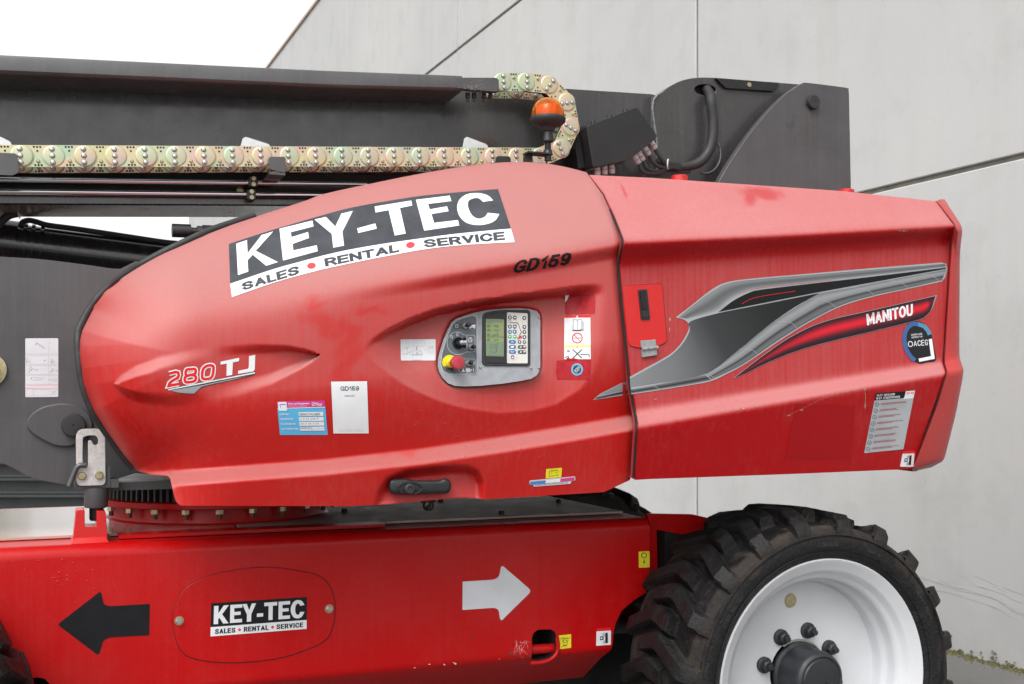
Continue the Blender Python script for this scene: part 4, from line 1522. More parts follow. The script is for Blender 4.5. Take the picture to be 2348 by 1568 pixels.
# welded seam round the foot
mb = MB()
revolve([(0.40, zt + 0.016), (0.412, zt + 0.010), (0.418, zt + 0.001)], 90, 'Z', RC, mb, 'red_chassis')
mb.build('weld_bead', ring, 60)
mb = MB()
V, F = [], []
T = 110
for i in range(T * 4):
    a = 2 * math.pi * i / (T * 4)
    r = 0.440 if (i % 4) in (0, 1) else 0.425
    V += [(RX + r * math.cos(a), 4.45 + r * math.sin(a), 1.206), (RX + r * math.cos(a), 4.45 + r * math.sin(a), 1.268)]
nn = T * 4
F = [(2 * i, 2 * ((i + 1) % nn), 2 * ((i + 1) % nn) + 1, 2 * i + 1) for i in range(nn)]
mb.add(V, F, 'dark_steel')
mb.build('ring_gear', ring)
nb = MB()
revolve([(0.0145, 0), (0.0145, -0.016), (0.0, -0.016)], 6, 'Z', (0, 0, 0), nb, 'brass_zinc')
revolve([(0.0085, -0.016), (0.0085, -0.034), (0, -0.034)], 10, 'Z', (0, 0, 0), nb, 'scuff')
np0 = nb.build('ring_nut', None, 30)
nme = np0.data
bpy.data.objects.remove(np0)
for k in range(24):
    a = math.radians(7.5 + 15 * k)
    if math.sin(a) > 0.35:
        continue
    o = bpy.data.objects.new('ring_nut', nme)
    C.objects.link(o)
    o.location = (RX + 0.432 * math.cos(a), 4.45 + 0.432 * math.sin(a), 1.180)
    o.rotation_euler = (0, 0, a)
    setparent(o, ring)

# turntable floor plate
mb = MB()
a, b = at(*LK(560, 735), 3.90), at(*LK(1320, 722), 3.90)
V, F = [], []
ft = [(a.x - 0.07, 3.90), (b.x + 0.3, 3.90), (b.x + 0.9, 3.98), (b.x + 0.9, 4.95), (a.x + 0.05, 4.95), (a.x - 0.07, 4.1)]
k = len(ft)
mb.add([(x, y, 1.266) for x, y in ft] + [(x, y, 1.292) for x, y in ft], [list(range(k)), list(range(k, 2 * k))] + [(i, (i + 1) % k, k + (i + 1) % k, k + i) for i in range(k)], 'grey_matt')
mb.build('turntable_plate', lift)

# ------------------------------------------------------------------ grey side plate of the turret
sp = crom([(-480, 700), (-400, 600), (-300, 572), (-60, 583)] + A2.m((0, 643), (400, 668), (900, 728), (1150, 765), (1260, 770)), 5) + [A2(1420, 690), A2(1500, 700), (560, 700), (560, 1105)] + \
    crom(Z7.m((850, 245), (700, 290), (540, 318), (420, 318), (330, 305), (200, 275), (100, 225), (0, 172)), 4) + [(-60, 1008), (-300, 930), (-460, 820)]
side_plate = plate('turret_side_plate', sp, 3.96, 0.03, 'grey_matt', lift, bev=0.8)
# almond-shaped boss with its pin
bo = crom(Z4.m((168, 1258), (185, 1200), (260, 1145), (360, 1122), (450, 1125), (540, 1165), (578, 1230), (575, 1290), (530, 1350), (440, 1388), (350, 1385), (260, 1345), (195, 1300)), 5, True)
boss = plate('pin_boss', bo, 3.946, 0.014, 'grey_matt', lift, bev=3.0, smooth=35)
mb = MB()
p = at(*Z4(460, 1255), 3.946)
rr = 72 * Z4.k * 3.7 / FOC
revolve([(rr, 0), (rr, -0.026), (rr * 0.93, -0.033), (rr * 0.86, -0.0335), (0.1 * rr, -0.0335), (0.08 * rr, -0.031), (0, -0.031)], 36, 'Y', tuple(p), mb, 'black_rubber')
mb.build('pin_cap', boss, 35)
mb = MB()
p = at(*Z4(0, 910), 3.965)
revolve([(0.055, -0.004), (0.055, -0.012), (0.036, -0.013), (0.034, -0.03), (0.0, -0.031)], 30, 'Y', (p.x - 0.035, 3.961, p.z), mb, 'brass_zinc')
mb.build('pivot_bolt', side_plate, 35)

# ------------------------------------------------------------------ slew lock: bracket, pin and forked post
lp = rounded(LK.m((160, 108), (512, 104), (520, 786), (168, 796)), [22, 22, 12, 12])
slot = crom(LK.m((245, 545), (245, 240), (262, 205), (300, 190), (385, 186), (415, 205), (430, 240), (428, 280), (410, 302), (380, 300), (364, 285), (355, 258), (332, 246), (314, 255), (308, 290), (308, 545), (280, 572)), 3, True)
lock = plate('slew_lock_bracket', [lp, slot[::-1]], 3.828, 0.008, 'galv', lift, bev=0.5)
for c in ((233, 672), (440, 665)):
    p = at(*LK(*c), 3.828)
    mb = MB(); hexnut(mb, 'brass_zinc', tuple(p), 0.0135, 0.010, 'Y'); mb.build('bolt', lock)
mb = MB()
p = at(*LK(405, 940), 3.862)
q = 3.862 / (ct - st * ((LK(405, 940)[0] - CX) / FOC)) / FOC * LK.k
zz = lambda y: at(*LK(405, y), 3.862).z
revolve([(0, zz(815) - zz(940)), (135 * q, zz(815) - zz(940)), (137 * q, zz(1040) - zz(940)), (130 * q, zz(1052) - zz(940)), (0, zz(1052) - zz(940))], 30, 'Z', (p.x, p.y, p.z), mb, 'grey_matt')
mb.build('lock_sleeve', lock, 40)
mb = MB()
revolve([(78 * q, 0), (78 * q, zz(1190) - zz(940)), (64 * q, zz(1212) - zz(940)), (0, zz(1212) - zz(940))], 24, 'Z', (p.x, p.y, p.z), mb, 'black_box')
mb.build('lock_pin', lock, 40)
mb = MB()
a, b = at(*LK(150, 800), 3.838), at(*LK(560, 560), 3.838)
box(mb, 'grey_matt', a.x + 0.03, b.x + 0.004, 3.837, 3.90, a.z - 0.006, b.z)
box(mb, 'grey_matt', a.x + 0.0, b.x + 0.03, 3.840, 3.96, a.z - 0.008, a.z + 0.02)
mb.build('lock_block', lock)
tube([at(x, y, 3.815) for x, y in crom(LK.m((285, 545), (210, 548), (172, 575), (150, 620), (80, 800)), 5)], 0.0085, 'grey_lip', 'lock_lever', lock, n=12)
# forked post welded to the chassis
fo = rounded(LK.m((125, 1462), (165, 1098), (185, 1087), (268, 1086), (270, 1288), (408, 1288), (412, 1100), (505, 1100), (525, 1122), (546, 1480)), [0, 3, 3, 3, 1, 1, 3, 4, 4, 0], 3)
post = plate('lock_post', fo, 3.80, 0.10, 'red_fresh', lift, bev=0.9)
mb = MB()
a, b = at(*LK(100, 1485), 3.79), at(*LK(560, 1500), 3.79)
V = [(a.x, 3.785, zt), (b.x, 3.785, zt), (b.x + 0.012, 3.92, zt), (a.x, 3.92, zt), (a.x + 0.012, 3.798, zt + 0.016), (b.x - 0.010, 3.798, zt + 0.016), (b.x, 3.905, zt + 0.016), (a.x + 0.012, 3.905, zt + 0.016)]
mb.add(V, [(0, 1, 5, 4), (1, 2, 6, 5), (2, 3, 7, 6), (3, 0, 4, 7), (4, 5, 6, 7)], 'red_fresh')
mb.build('weld_fillet', post)

# ------------------------------------------------------------------ boom
WY = 4.12
web = [(-700, 126), (700, 176), (1290, 203), (1494, 216), (1540, 230), (1540, 415), (1300, 400), (-700, 385)]
boom = plate('boom', web, WY, 0.28, 'grey_paint', lift)
boom['label'] = 'dark grey telescopic boom over the turret'
# lower chord: dark recess with pipes, then a closing plate and the flat underside
def barx(mb, m, p0, p1, Y0, Y1, h0, h1):
    """bar along the boom: upper edge through picture points p0-p1 on plane Y0, heights h (picture units), reaching back to Y1"""
    a, b = at(p0[0], p0[1], Y0), at(p1[0], p1[1], Y0)
    c, d = at(p0[0], p0[1] + h0, Y0), at(p1[0], p1[1] + h1, Y0)
    V = [a, b, d, c] + [Vector((v.x, Y1, v.z)) for v in (a, b, d, c)]
    mb.add(V, [(0, 1, 2, 3), (7, 6, 5, 4), (0, 4, 5, 1), (1, 5, 6, 2), (2, 6, 7, 3), (3, 7, 4, 0)], m)
mb = MB()
barx(mb, 'dark_steel', (-700, 384), (1330, 392), 4.16, 4.38, 67, 50)
mb.build('boom_channel', boom)
mb = MB()
barx(mb, 'grey_paint', (-700, 434), (1100, 452), 4.10, 4.385, 28, 19)
mb.build('lower_boom_plate', boom)
mb = MB()
a_, b_ = at(-700, 462, 4.10), at(1100, 472, 4.10)
mb.add([(a_.x, 4.104, a_.z - 0.004), (b_.x, 4.104, b_.z - 0.004), (b_.x, 4.38, b_.z - 0.004), (a_.x, 4.38, a_.z - 0.004)], [(0, 1, 2, 3)], 'under_sky_sheen')
mb.build('boom_underside', boom)
mb = MB()
for k, (ya, yb) in enumerate(((1127, 1156), (1202, 1228))):
    a, b = at(*Z1(-120, ya - 2), 4.08), at(*Z1(2300, yb + 2), 4.08)
    a = a + (a - b) * 0.55
    tube([a, b], 0.0105, 'chrome', 'hydraulic_pipe', boom, n=16)
for (cx, cy) in ((1590, 1138), (1578, 1220)):
    cl = plate('pipe_clamp', rounded(Z1.m((cx - 28, cy - 32), (cx + 28, cy - 32), (cx + 28, cy + 32), (cx - 28, cy + 32)), 4), 4.058, 0.06, 'black_plastic', boom, bev=0.8)
    for s in (-1, 1):
        mb = MB(); p = at(*Z1(cx, cy + s * 18), 4.058)
        revolve([(0.0075, 0), (0.0075, -0.005), (0.004, -0.005), (0.0035, -0.002), (0, -0.002)], 14, 'Y', tuple(p), mb, 'brass_zinc')
        mb.build('clamp_bolt', boom, 40)
mb = MB(); p = at(*Z1(1505, 1192), 4.14)
revolve([(0.014, 0), (0.014, -0.004), (0.010, -0.005), (0.010, -0.012), (0, -0.012)], 6, 'Y', tuple(p), mb, 'brass_zinc')
mb.build('clamp_bolt', boom, 30)
# tray that carries the chain's upper run: lip, flange and slanted underside
lipT = [(-700, 90.7), (-80, 120.2), (0, 124), (400, 143.5), (745, 160), (1060, 172)]
lipB = [(-700, 132.5), (-80, 162), (0, 166), (400, 183), (745, 198), (1060, 206)]
V, F = [], []
for (x, y), (x2, y2) in zip(lipT, lipB):
    a, b = at(x, y, 3.93), at(x2, y2, 3.93)
    V += [Vector((a.x, 4.4, a.z)), Vector((a.x, 3.945, a.z + 0.001)), Vector((a.x, 3.934, a.z - 0.003)), Vector((a.x, 3.93, a.z - 0.010)), Vector((b.x, 3.93, b.z + 0.008)),
          Vector((b.x, 3.936, b.z)), Vector((b.x, 3.945, b.z - 0.003)), Vector((b.x, 4.125, b.z - 0.006)), Vector((b.x, 4.4, b.z))]
k = 9
for i in range(len(lipT) - 1):
    for j in range(k - 1):
        F.append((i * k + j, i * k + j + 1, (i + 1) * k + j + 1, (i + 1) * k + j))
F += [tuple(range(k)), tuple((len(lipT) - 1) * k + j for j in range(k))]
mesh_obj('chain_tray', V, F, 'grey_lip', boom, 35)
ext = Z2.m((822, 482), (865, 486), (1075, 487), (1090, 500), (1092, 572), (1060, 575), (830, 553))
plate('tray_end', ext, 3.925, 0.03, 'grey_lip', boom, bev=0.8)
for x in (895, 935, 997, 1037):
    mb = MB()
    p = at(*Z2(x, 600), 3.98)
    revolve([(0.009, 0.01), (0.009, -0.008), (0.005, -0.012), (0.005, -0.022), (0, -0.022)], 8, 'Z', tuple(p), mb, 'dark_steel')
    mb.build('tray_bolt', boom)
# rear knuckle
kn = crom(Z3.m((10, 605), (60, 590), (120, 545), (200, 505), (300, 487), (420, 488)), 4) + Z3.m((950, 530), (1240, 560), (1255, 1180), (1250, 1230), (0, 1180))
hole = circ(*Z3(347, 562), 68 * Z3.k, 34 * Z3.k, 28, rot=0.05)
knuckle = plate('boom_knuckle', [kn, hole], 4.085, 0.05, 'grey_paint', lift, bev=0.6)
mb = MB()
a = at(*Z3(240, 610), 4.16); b = at(*Z3(460, 510), 4.16)
box(mb, 'deep_black', a.x, b.x, 4.118, 4.121, a.z - 0.02, at(*Z3(300, 520), 4.118).z)
box(mb, 'dark_steel', a.x, at(1930, 300, 4.1).x, 4.14, 4.40, 1.9, at(1700, 240, 4.1).z)
mb.build('knuckle_core', knuckle)
cp_ = Z3.m((415, 490), (808, 518), (808, 540), (775, 573), (475, 552))
plate('knuckle_pad', cp_, 4.070, 0.016, 'black_box', knuckle, bev=0.8)
mb = MB(); p = at(*Z3(620, 533), 4.070)
revolve([(0.010, 0), (0.010, -0.005), (0, -0.006)], 14, 'Y', tuple(p), mb, 'brass_zinc'); mb.build('pad_bolt', knuckle, 40)
npl = [Z3(418, 1200)] + crom(Z3.m((430, 1140), (500, 1020), (560, 930), (640, 820), (740, 700), (840, 600), (935, 534)), 4) + \
    crom(Z3.m((960, 521), (990, 519), (1225, 549), (1245, 562), (1249, 590)), 3) + Z3.m((1262, 1230))
nearp = plate('knuckle_side_plate', npl, 3.985, 0.035, 'grey_matt', lift, bev=0.7)
mb = MB(); p = at(*Z3(1014, 645), 3.985)
rr = 44 * Z3.k * p.y / (ct - st * 0.26) / FOC
revolve([(rr, 0), (rr, -0.016), (rr * 0.9, -0.022), (rr * 0.12, -0.022), (rr * 0.09, -0.019), (0, -0.019)], 36, 'Y', tuple(p), mb, 'black_rubber')
mb.build('pin_cap', nearp, 35)
# weld seams on web and knuckle
def weld(path, Y, r, parent):
    P = [at(x, y, Y) for x, y in resample(path, 40)]
    tube(P, [r * random.uniform(0.8, 1.2) for _ in P], 'weld', 'weld_seam', parent, n=7)
weld(Z2.m((2090, 590), (2060, 625), (2052, 680), (2065, 780), (2080, 880), (2085, 1100)), 4.083, 0.0055, knuckle)
weld(Z2.m((1575, 860), (1600, 920), (1605, 1000), (1612, 1060)), 4.119, 0.005, boom)
arc = [Z3(348 + 95 * math.cos(a), 965 + 122 * math.sin(a)) for a in np.linspace(-0.6, 1.9, 24)]
weld(arc, 4.083, 0.004, knuckle)
# cable bundle out of the hole, to the junction box
cb = crom(Z3.m((352, 556), (378, 600), (385, 660), (396, 760), (392, 860), (368, 950), (310, 1018), (220, 1046), (120, 1040), (40, 1010)), 5)
n_ = len(cb)
tube([at(x, y, 4.105 - 0.07 * min(1, i / 8.0)) for i, (x, y) in enumerate(cb)], [0.021 if i < n_ * 0.62 else 0.021 - 0.007 * ((i / n_ - 0.62) / 0.38) for i in range(n_)], 'black_rubber', 'cable_bundle', lift, n=14)
tube([at(x, y, 4.03) for x, y in Z3.m((-40, 1070), (255, 1078))], 0.0055, 'dark_steel', 'cable_rail', lift, n=8)

# junction box
jb = rounded(BC.m((1308, 748), (1888, 524), (1922, 545), (2142, 862), (2085, 925), (1800, 1150), (1640, 1185), (1395, 1232), (1384, 1210)), [3, 3, 3, 3, 3, 4, 2, 2, 2], 3)
jbox = plate('junction_box', jb, 3.93, 0.10, 'black_box', lift, bev=1.0)
jbox['label'] = 'matt black junction box with grey cable glands'
plate('box_bracket', BC.m((1222, 765), (1312, 738), (1385, 1210), (1370, 1225), (1215, 1235), (1180, 1000)), 4.0, 0.1, 'black_box', jbox)
mb = MB()
for c in ((1385, 692), (1580, 622), (1765, 552)):
    p = at(*BC(*c), 3.97)
    mb = MB()
    revolve([(0.009, -0.012), (0.009, 0.001), (0.004, 0.004), (0, 0.004)], 12, 'Z', tuple(p), mb, 'hub_black')
    mb.build('lid_bolt', jbox, 40)
def gland(c, dx, dy, ln=0.030, Y=3.975):
    a = at(*BC(*c), Y)
    b = at(*BC(c[0] + dx, c[1] + dy), Y)
    d = (b - a).normalized()
    m = MB()
    tube([a - d * 0.01, a + d * 0.010], [0.0115, 0.0115], 's_lightgrey', mb=m, n=12)
    tube([a + d * 0.012, a + d * ln], [0.0132, 0.0105], 'gland', mb=m, n=12)
    m.build('cable_gland', jbox, 35)
    return a + d * ln, d
cab_end = [at(*BC(2265, y), 4.0) for y in (1185, 1200, 1222, 1240)]
for i, (c, ce) in enumerate((((2070, 940), 0), ((2000, 1010), 1), ((1930, 1075), 2), ((1880, 1110), 3))):
    p, d = gland(c, 30, 50)
    e = cab_end[i]
    far = at(*BC(2400, 1195 + 18 * i), 4.02)
    P = crom([tuple(p), tuple(p + d * 0.04), tuple(e * 0.6 + (p + d * 0.05) * 0.4 + Vector((0, 0, -0.01))), tuple(e), tuple(far)], 6)
    tube(P, 0.0085, 'black_rubber', 'cable', jbox, n=10)
for c in ((1435, 1240), (1520, 1228), (1605, 1215)):
    p, d = gland(c, 4, 60)
    tube([p, p + Vector((0, 0, -0.06))], 0.0075, 'black_rubber', 'cable', jbox, n=8)
tie = [at(*BC(2268 + 8 * math.cos(a), 1195 + 58 * math.sin(a)), 3.99 + 0.025 * math.cos(a)) for a in np.linspace(0, 2 * math.pi, 18)]
tube(tie, 0.0028, 's_offwhite', 'cable_tie', jbox, n=6)

# ------------------------------------------------------------------ energy chain
EY = 3.955
P_ = 0.0955
HC = 0.0365      # half height
def link_mesh():
    mb = MB()
    # side plate
    out = []
    for a in np.linspace(math.radians(110), math.radians(250), 8):
        out.append((HC * 1.02 * math.cos(a), HC * 1.02 * math.sin(a)))
    for a in np.linspace(math.radians(-70), math.radians(70), 8):
        out.append((P_ + HC * 1.02 * math.cos(a), HC * 1.02 * math.sin(a)))
    pts, tr = tess([out])
    n = len(out)
    mb.add([(x, 0, z) for x, z in pts] + [(x, 0.004, z) for x, z in pts], [tuple(t) for t in tr] + [tuple(n + i for i in t) for t in tr] + [(i, (i + 1) % n, n + (i + 1) % n, n + i) for i in range(n)], 'zinc')
    # pressed joint disc with rolled edge
    rd = HC * 0.97
    revolve([(rd, 0.0), (rd * 0.985, -0.0018), (rd * 0.90, -0.0040), (rd * 0.84, -0.0044), (0, -0.0044)], 30, 'Y', (0, 0, 0), mb, 'zinc')
    for k in (-1, 0, 1):
        revolve([(0.0086, -0.0044), (0.0086, -0.0051), (0, -0.0051)], 12, 'Y', (0.004, 0, k * 0.0215), mb, 'dark_steel')
        revolve([(0.0070, -0.0044), (0.0070, -0.0078), (0.005, -0.0090), (0, -0.0090)], 12, 'Y', (0.004, 0, k * 0.0215), mb, 'steel')
    for s in (-1, 1):
        for k in (-1, 0, 1):
            revolve([(0.0034, -0.0006), (0, -0.0006)], 9, 'Y', (P_ * 0.5 + k * 0.0095, 0, s * 0.0292), mb, 'deep_black')
    revolve([(0.0034, -0.0006), (0, -0.0006)], 9, 'Y', (P_ * 0.5, 0, -0.0165), mb, 'deep_black')
    revolve([(0.0062, 0), (0.0062, -0.004), (0.004, -0.006), (0, -0.006)], 6, 'Y', (P_ * 0.5, 0, 0.0165), mb, 'brass_zinc')
    return mb.build('chain_link', None, 40)
lk0 = link_mesh()
lme = lk0.data
bpy.data.objects.remove(lk0)
j0 = at(*Z2(1205, 984), EY)
j1 = at(*Z1(285, 978), EY)
dirn = (j1 - j0).normalized()
low = [j0 + dirn * P_ * k for k in range(-1, 30)]
loop_px = [(1485, 930), (1545, 793), (1515, 632), (1400, 523), (1257, 514), (1110, 514)]
up = [at(*Z2(*p), EY) for p in loop_px]
# even pitch round the bend
cur = low[0]
chainj = []
for p in up:
    d = (p - cur).normalized()
    nxt = cur + d * P_
    chainj.append((cur, nxt)); cur = nxt
core = MB()
inner = [l + Vector((0, 0.055, 0)) for l in low[::-1]] + [b + Vector((0, 0.055, 0)) for a, b in chainj]
tube(inner, 0.024, 'black_rubber', mb=core, n=10)
chain = core.build('energy_chain', lift, 50)
chain['label'] = 'yellow zinc plated steel cable chain along the boom'
def put_link(a, b, dy=0.0):
    o = bpy.data.objects.new('chain_link', lme)
    C.objects.link(o)
    d = b - a
    o.location = a + Vector((0, dy, 0))
    o.rotation_euler = (0, math.atan2(-d.z, d.x), 0)
    setparent(o, chain)
for k in range(len(low) - 1):
    put_link(low[k], low[k + 1], 0.0 if k % 2 else 0.0018)
    put_link(low[k], low[k + 1], 0.11)
for i, (a, b) in enumerate(chainj):
    put_link(b, a, 0.0018 if i % 2 else 0.0)
    put_link(b, a, 0.11)
# guide plates and clips along the chain
def clip_plate(pts, Y, m, nm):
    plate(nm, rounded(pts, 3), Y, 0.004, m, boom, bev=0.3)
clip_plate(Z1.m((1506, 930), (1522, 868), (1540, 857), (1690, 905), (1700, 935)), 4.0, 'galv_bright', 'chain_guide')
clip_plate(Z2.m((862, 930), (876, 866), (892, 858), (1015, 905), (1030, 935)), 4.0, 'galv_bright', 'chain_guide')
clip_plate(Z1.m((-60, 905), (-40, 850), (5, 858), (65, 888), (76, 912)), 4.0, 'galv_bright', 'chain_guide')
clip_plate(Z1.m((1682, 1000), (1692, 983), (1785, 983), (1792, 992), (1790, 1085), (1690, 1060)), 3.938, 'grey_lip', 'chain_clip')
mb = MB()
a = at(*Z1(1690, 1050), 3.94); b = at(*Z1(1790, 1085), 3.94)
box(mb, 'grey_lip', a.x, b.x, 3.94, 4.12, b.z - 0.008, b.z)
mb.build('clip_arm', boom)
clip_plate(Z1.m((-60, 955), (95, 962), (112, 975), (112, 1085), (80, 1100), (-60, 1095)), 3.93, 'grey_lip', 'chain_clip')
clip_plate(Z2.m((1068, 1030), (1072, 985), (1085, 978), (1155, 980), (1165, 992), (1166, 1040)), 3.90, 'black_plastic', 'chain_clip')

# ------------------------------------------------------------------ lift cylinder and valve at upper left
a, b = at(*A2(-80, 512), 4.44), at(*A2(1900, 752), 4.44)
mb = MB()
d = (b - a).normalized()
tube([a - d * 0.5, a + d * 0.02], 0.045, 'chrome', mb=mb, n=24)
tube([a, a + d * 0.08], 0.092, 'gloss_cyl', mb=mb, n=30)
cyl = mb.build('lift_cylinder', lift, 40)
r0 = 0.083
tube([a + d * 0.02, b], r0, 'gloss_cyl', 'cylinder_barrel', cyl, n=36)
for s in (0.10, 0.125, 0.155):
    tube([a + d * s, a + d * (s + 0.012)], r0 + 0.006, 'gloss_cyl', 'cylinder_collar', cyl, n=36)
hp = crom(A2.m((215, 330), (235, 285), (300, 265), (380, 280), (500, 315), (800, 355), (1300, 430), (1700, 490), (1850, 505)), 5)
tube([at(x, y, 4.40) for x, y in hp], 0.010, 'black_rubber', 'cylinder_hose', cyl, n=10)
hp = crom(A2.m((-20, 320), (20, 270), (90, 215), (180, 190)), 5)
tube([at(x, y, 4.30) for x, y in hp], 0.014, 'black_rubber', 'boom_hose', lift, n=10)
mb = MB()
a, b = at(*A2(1795, 370), 4.05), at(*A2(2010, 378), 4.05)
d = (b - a).normalized()
tube([a, a + d * 0.062], 0.0235, 'black_plastic', mb=mb, n=12)
tube([a + d * 0.06, a + d * 0.085], 0.013, 'black_plastic', mb=mb, n=12)
tube([a + d * 0.083, a + d * 0.11], 0.019, 'black_plastic', mb=mb, n=8)
box(mb, 'black_box', a.x + 0.10, a.x + 0.27, 4.03, 4.08, a.z - 0.028, a.z + 0.022)
mb.build('hydraulic_valve', lift, 40)

# ------------------------------------------------------------------ beacon
BY = 3.80
p = at(*BC(855, 1150), BY)
sc = BC.k * BY / (ct - st * ((BC(855, 0)[0] - CX) / FOC)) / FOC
def hz(y):
    return (1150 - y) * sc
mb = MB()
revolve([(203 * sc, hz(645)), (212 * sc, hz(660)), (210 * sc, hz(690)), (190 * sc, hz(720)), (150 * sc, hz(745)), (100 * sc, hz(760)), (92 * sc, hz(772)), (70 * sc, hz(812)), (0, hz(812))], 40, 'Z', tuple(p), mb, 'black_rubber')
revolve([(0, hz(644)), (200 * sc, hz(645))], 40, 'Z', tuple(p), mb, 'black_rubber')
beacon = mb.build('beacon', lift, 40)
beacon['label'] = 'amber warning beacon on a black stem'
mb = MB()
dome = [(196 * sc, hz(650))] + [(196 * sc * math.cos(a) ** 0.85, hz(630) + 212 * sc * math.sin(a)) for a in np.linspace(0, math.pi / 2, 14)]
dome2 = [(max(0.0, r - 0.0035), h - 0.003) for r, h in dome[::-1]]
revolve(dome + dome2, 48, 'Z', tuple(p), mb, 'amber')
mb.build('amber_dome', beacon, 60)
mb = MB()
revolve([(60 * sc, hz(640)), (140 * sc, hz(625)), (148 * sc, hz(520)), (60 * sc, hz(505)), (0, hz(505))], 10, 'Z', tuple(p), mb, 'amber_core')
mb.build('lamp_reflector', beacon, 20)
mb = MB()
revolve([(0, hz(808)), (55 * sc, hz(810)), (60 * sc, hz(830)), (70 * sc, hz(925)), (62 * sc, hz(938)), (36 * sc, hz(940)), (36 * sc, hz(1035)), (0, hz(1035))], 12, 'Z', tuple(p), mb, 'black_plastic')
for k in range(7):
    h = 945 + 12 * k
    revolve([(36 * sc, hz(h)), (39 * sc, hz(h + 4)), (36 * sc, hz(h + 8))], 18, 'Z', tuple(p), mb, 'dark_steel')
revolve([(0, hz(1030)), (52 * sc, hz(1032)), (54 * sc, hz(1062)), (58 * sc, hz(1068)), (58 * sc, hz(1090)), (40 * sc, hz(1100)), (40 * sc, hz(1155)), (0, hz(1155))], 14, 'Z', tuple(p), mb, 'black_plastic')
mb.build('beacon_stem', beacon, 35)
tube([p + Vector((-0.004, 0, 0)), p + Vector((-0.010, 0.0, -0.06))], 0.004, 'black_rubber', 'beacon_cable', beacon, n=8)
mb = MB()
a, b = at(*BC(595, 1075), BY), at(*BC(850, 1075), BY)
box(mb, 'black_plastic', a.x, b.x, BY - 0.025, BY + 0.03, hz(1092) + p.z, hz(1075) + p.z)
a2 = at(*BC(705, 1075), BY)
box(mb, 'black_plastic', a.x, a2.x - 0.004, BY + 0.012, BY + 0.024, p.z - 0.07, hz(1080) + p.z)
mb.build('beacon_bracket', beacon)

# caps on top of the rear cover
for (cx, cy) in ((185, 1112), (1230, 1198)):
    p = at(*Z3(cx, cy), 3.72)
    mb = MB()
    rr = 52 * Z3.k * 3.72 / 0.85 / FOC
    revolve([(rr, -0.02), (rr, 0.003), (rr * 0.85, 0.006), (0, 0.006)], 26, 'Z', tuple(p), mb, 'red_fresh')
    mb.build('filler_cap', lift, 40)
# loose coiled wire under the cover
wp_ = [at(*HN(495 + 38 * math.cos(a) + (a - 3) * 4, 470 + 45 * math.sin(a)), 3.62 + 0.01 * a) for a in np.linspace(-2.6, 9, 40)]
tube([at(*HN(440, 425), 3.6)] + wp_ + [at(*HN(560, 425), 3.66)], 0.0042, 'black_rubber', 'coiled_wire', lift, n=8)

# ------------------------------------------------------------------ access door on the rear cover
def lift_plate(name, loops, surf, off, th, m, parent, bev=0.6):
    """small plate lying on a curved surface"""
    if not isinstance(loops[0][0], (tuple, list)):
        loops = [loops]
    fr = [inset(l, bev if i == 0 else -bev) for i, l in enumerate(loops)]
    pts, tr = tess(fr)
    base = [p for l in loops for p in l]
    A, B = np.array(pts), np.array(base)
    ya, yb = surf(A[:, 0], A[:, 1]) - off, surf(B[:, 0], B[:, 1]) - off
    V = list(at_np(A[:, 0], A[:, 1], ya)) + list(at_np(B[:, 0], B[:, 1], yb + min(0.001, th * 0.4))) 
    W = at_np(B[:, 0], B[:, 1], yb)
    W[:, 1] += th
    V += list(W)
    n = len(pts)
    F = [list(t) for t in tr] + [[2 * n + i for i in t] for t in tr]
    o = 0
    for l in loops:
        k = len(l)
        for r in (0, 1):
            for i in range(k):
                j = (i + 1) % k
                F.append([r * n + o + i, r * n + o + j, (r + 1) * n + o + j, (r + 1) * n + o + i])
        o += k
    return mesh_obj(name, V, F, m, parent)

dr = rounded(A6.m((42, 238), (610, 205), (632, 260), (705, 1075), (560, 1140), (310, 1168), (150, 1135), (118, 1060)), [10, 10, 3, 9, 3, 3, 8, 6])
lift_plate('door_gap', inset(dr, -0.9), rearY, 0.0008, 0.004, 'gap_dark', lift, 0.2)
door = lift_plate('access_door', dr, rearY, 0.0040, 0.006, 'red_fresh', lift, 0.7)
la = rounded(A6.m((275, 295), (405, 286), (452, 738), (322, 748)), 2.5)
lift_plate('latch_frame', la, rearY, 0.009, 0.006, 'black_plastic', door, 0.8)
lift_plate('latch_lever', rounded(A6.m((300, 322), (385, 316), (418, 585), (332, 592)), 1.5), rearY, 0.014, 0.004, 'knob_black', door, 0.8)
lift_plate('latch_button', rounded(A6.m((334, 600), (418, 594), (428, 690), (400, 708), (360, 712), (342, 696)), 2), rearY, 0.013, 0.004, 'black_plastic', door, 0.7)
hg = lift_plate('hinge', rounded(A6.m((310, 1058), (530, 1037), (542, 1140), (322, 1160)), 1.0), rearY, 0.011, 0.010, 'hinge_grey', door, 0.9)
lift_plate('hinge_leaf', rounded(A6.m((328, 1200), (552, 1180), (556, 1272), (340, 1304)), 1.0), rearY, 0.011, 0.010, 'hinge_grey', door, 0.9)
mb = MB()
hp = [at(*A6(x, y), float(rearY(*A6(x, y))) - 0.012) for x, y in ((330, 1182), (405, 1174), (415, 1173), (505, 1163), (512, 1162), (564, 1156))]
for i in (0, 2, 4):
    tube([hp[i], hp[i + 1]], 0.0065, 'hinge_grey', mb=mb, n=12)
mb.build('hinge_pin', door, 40)

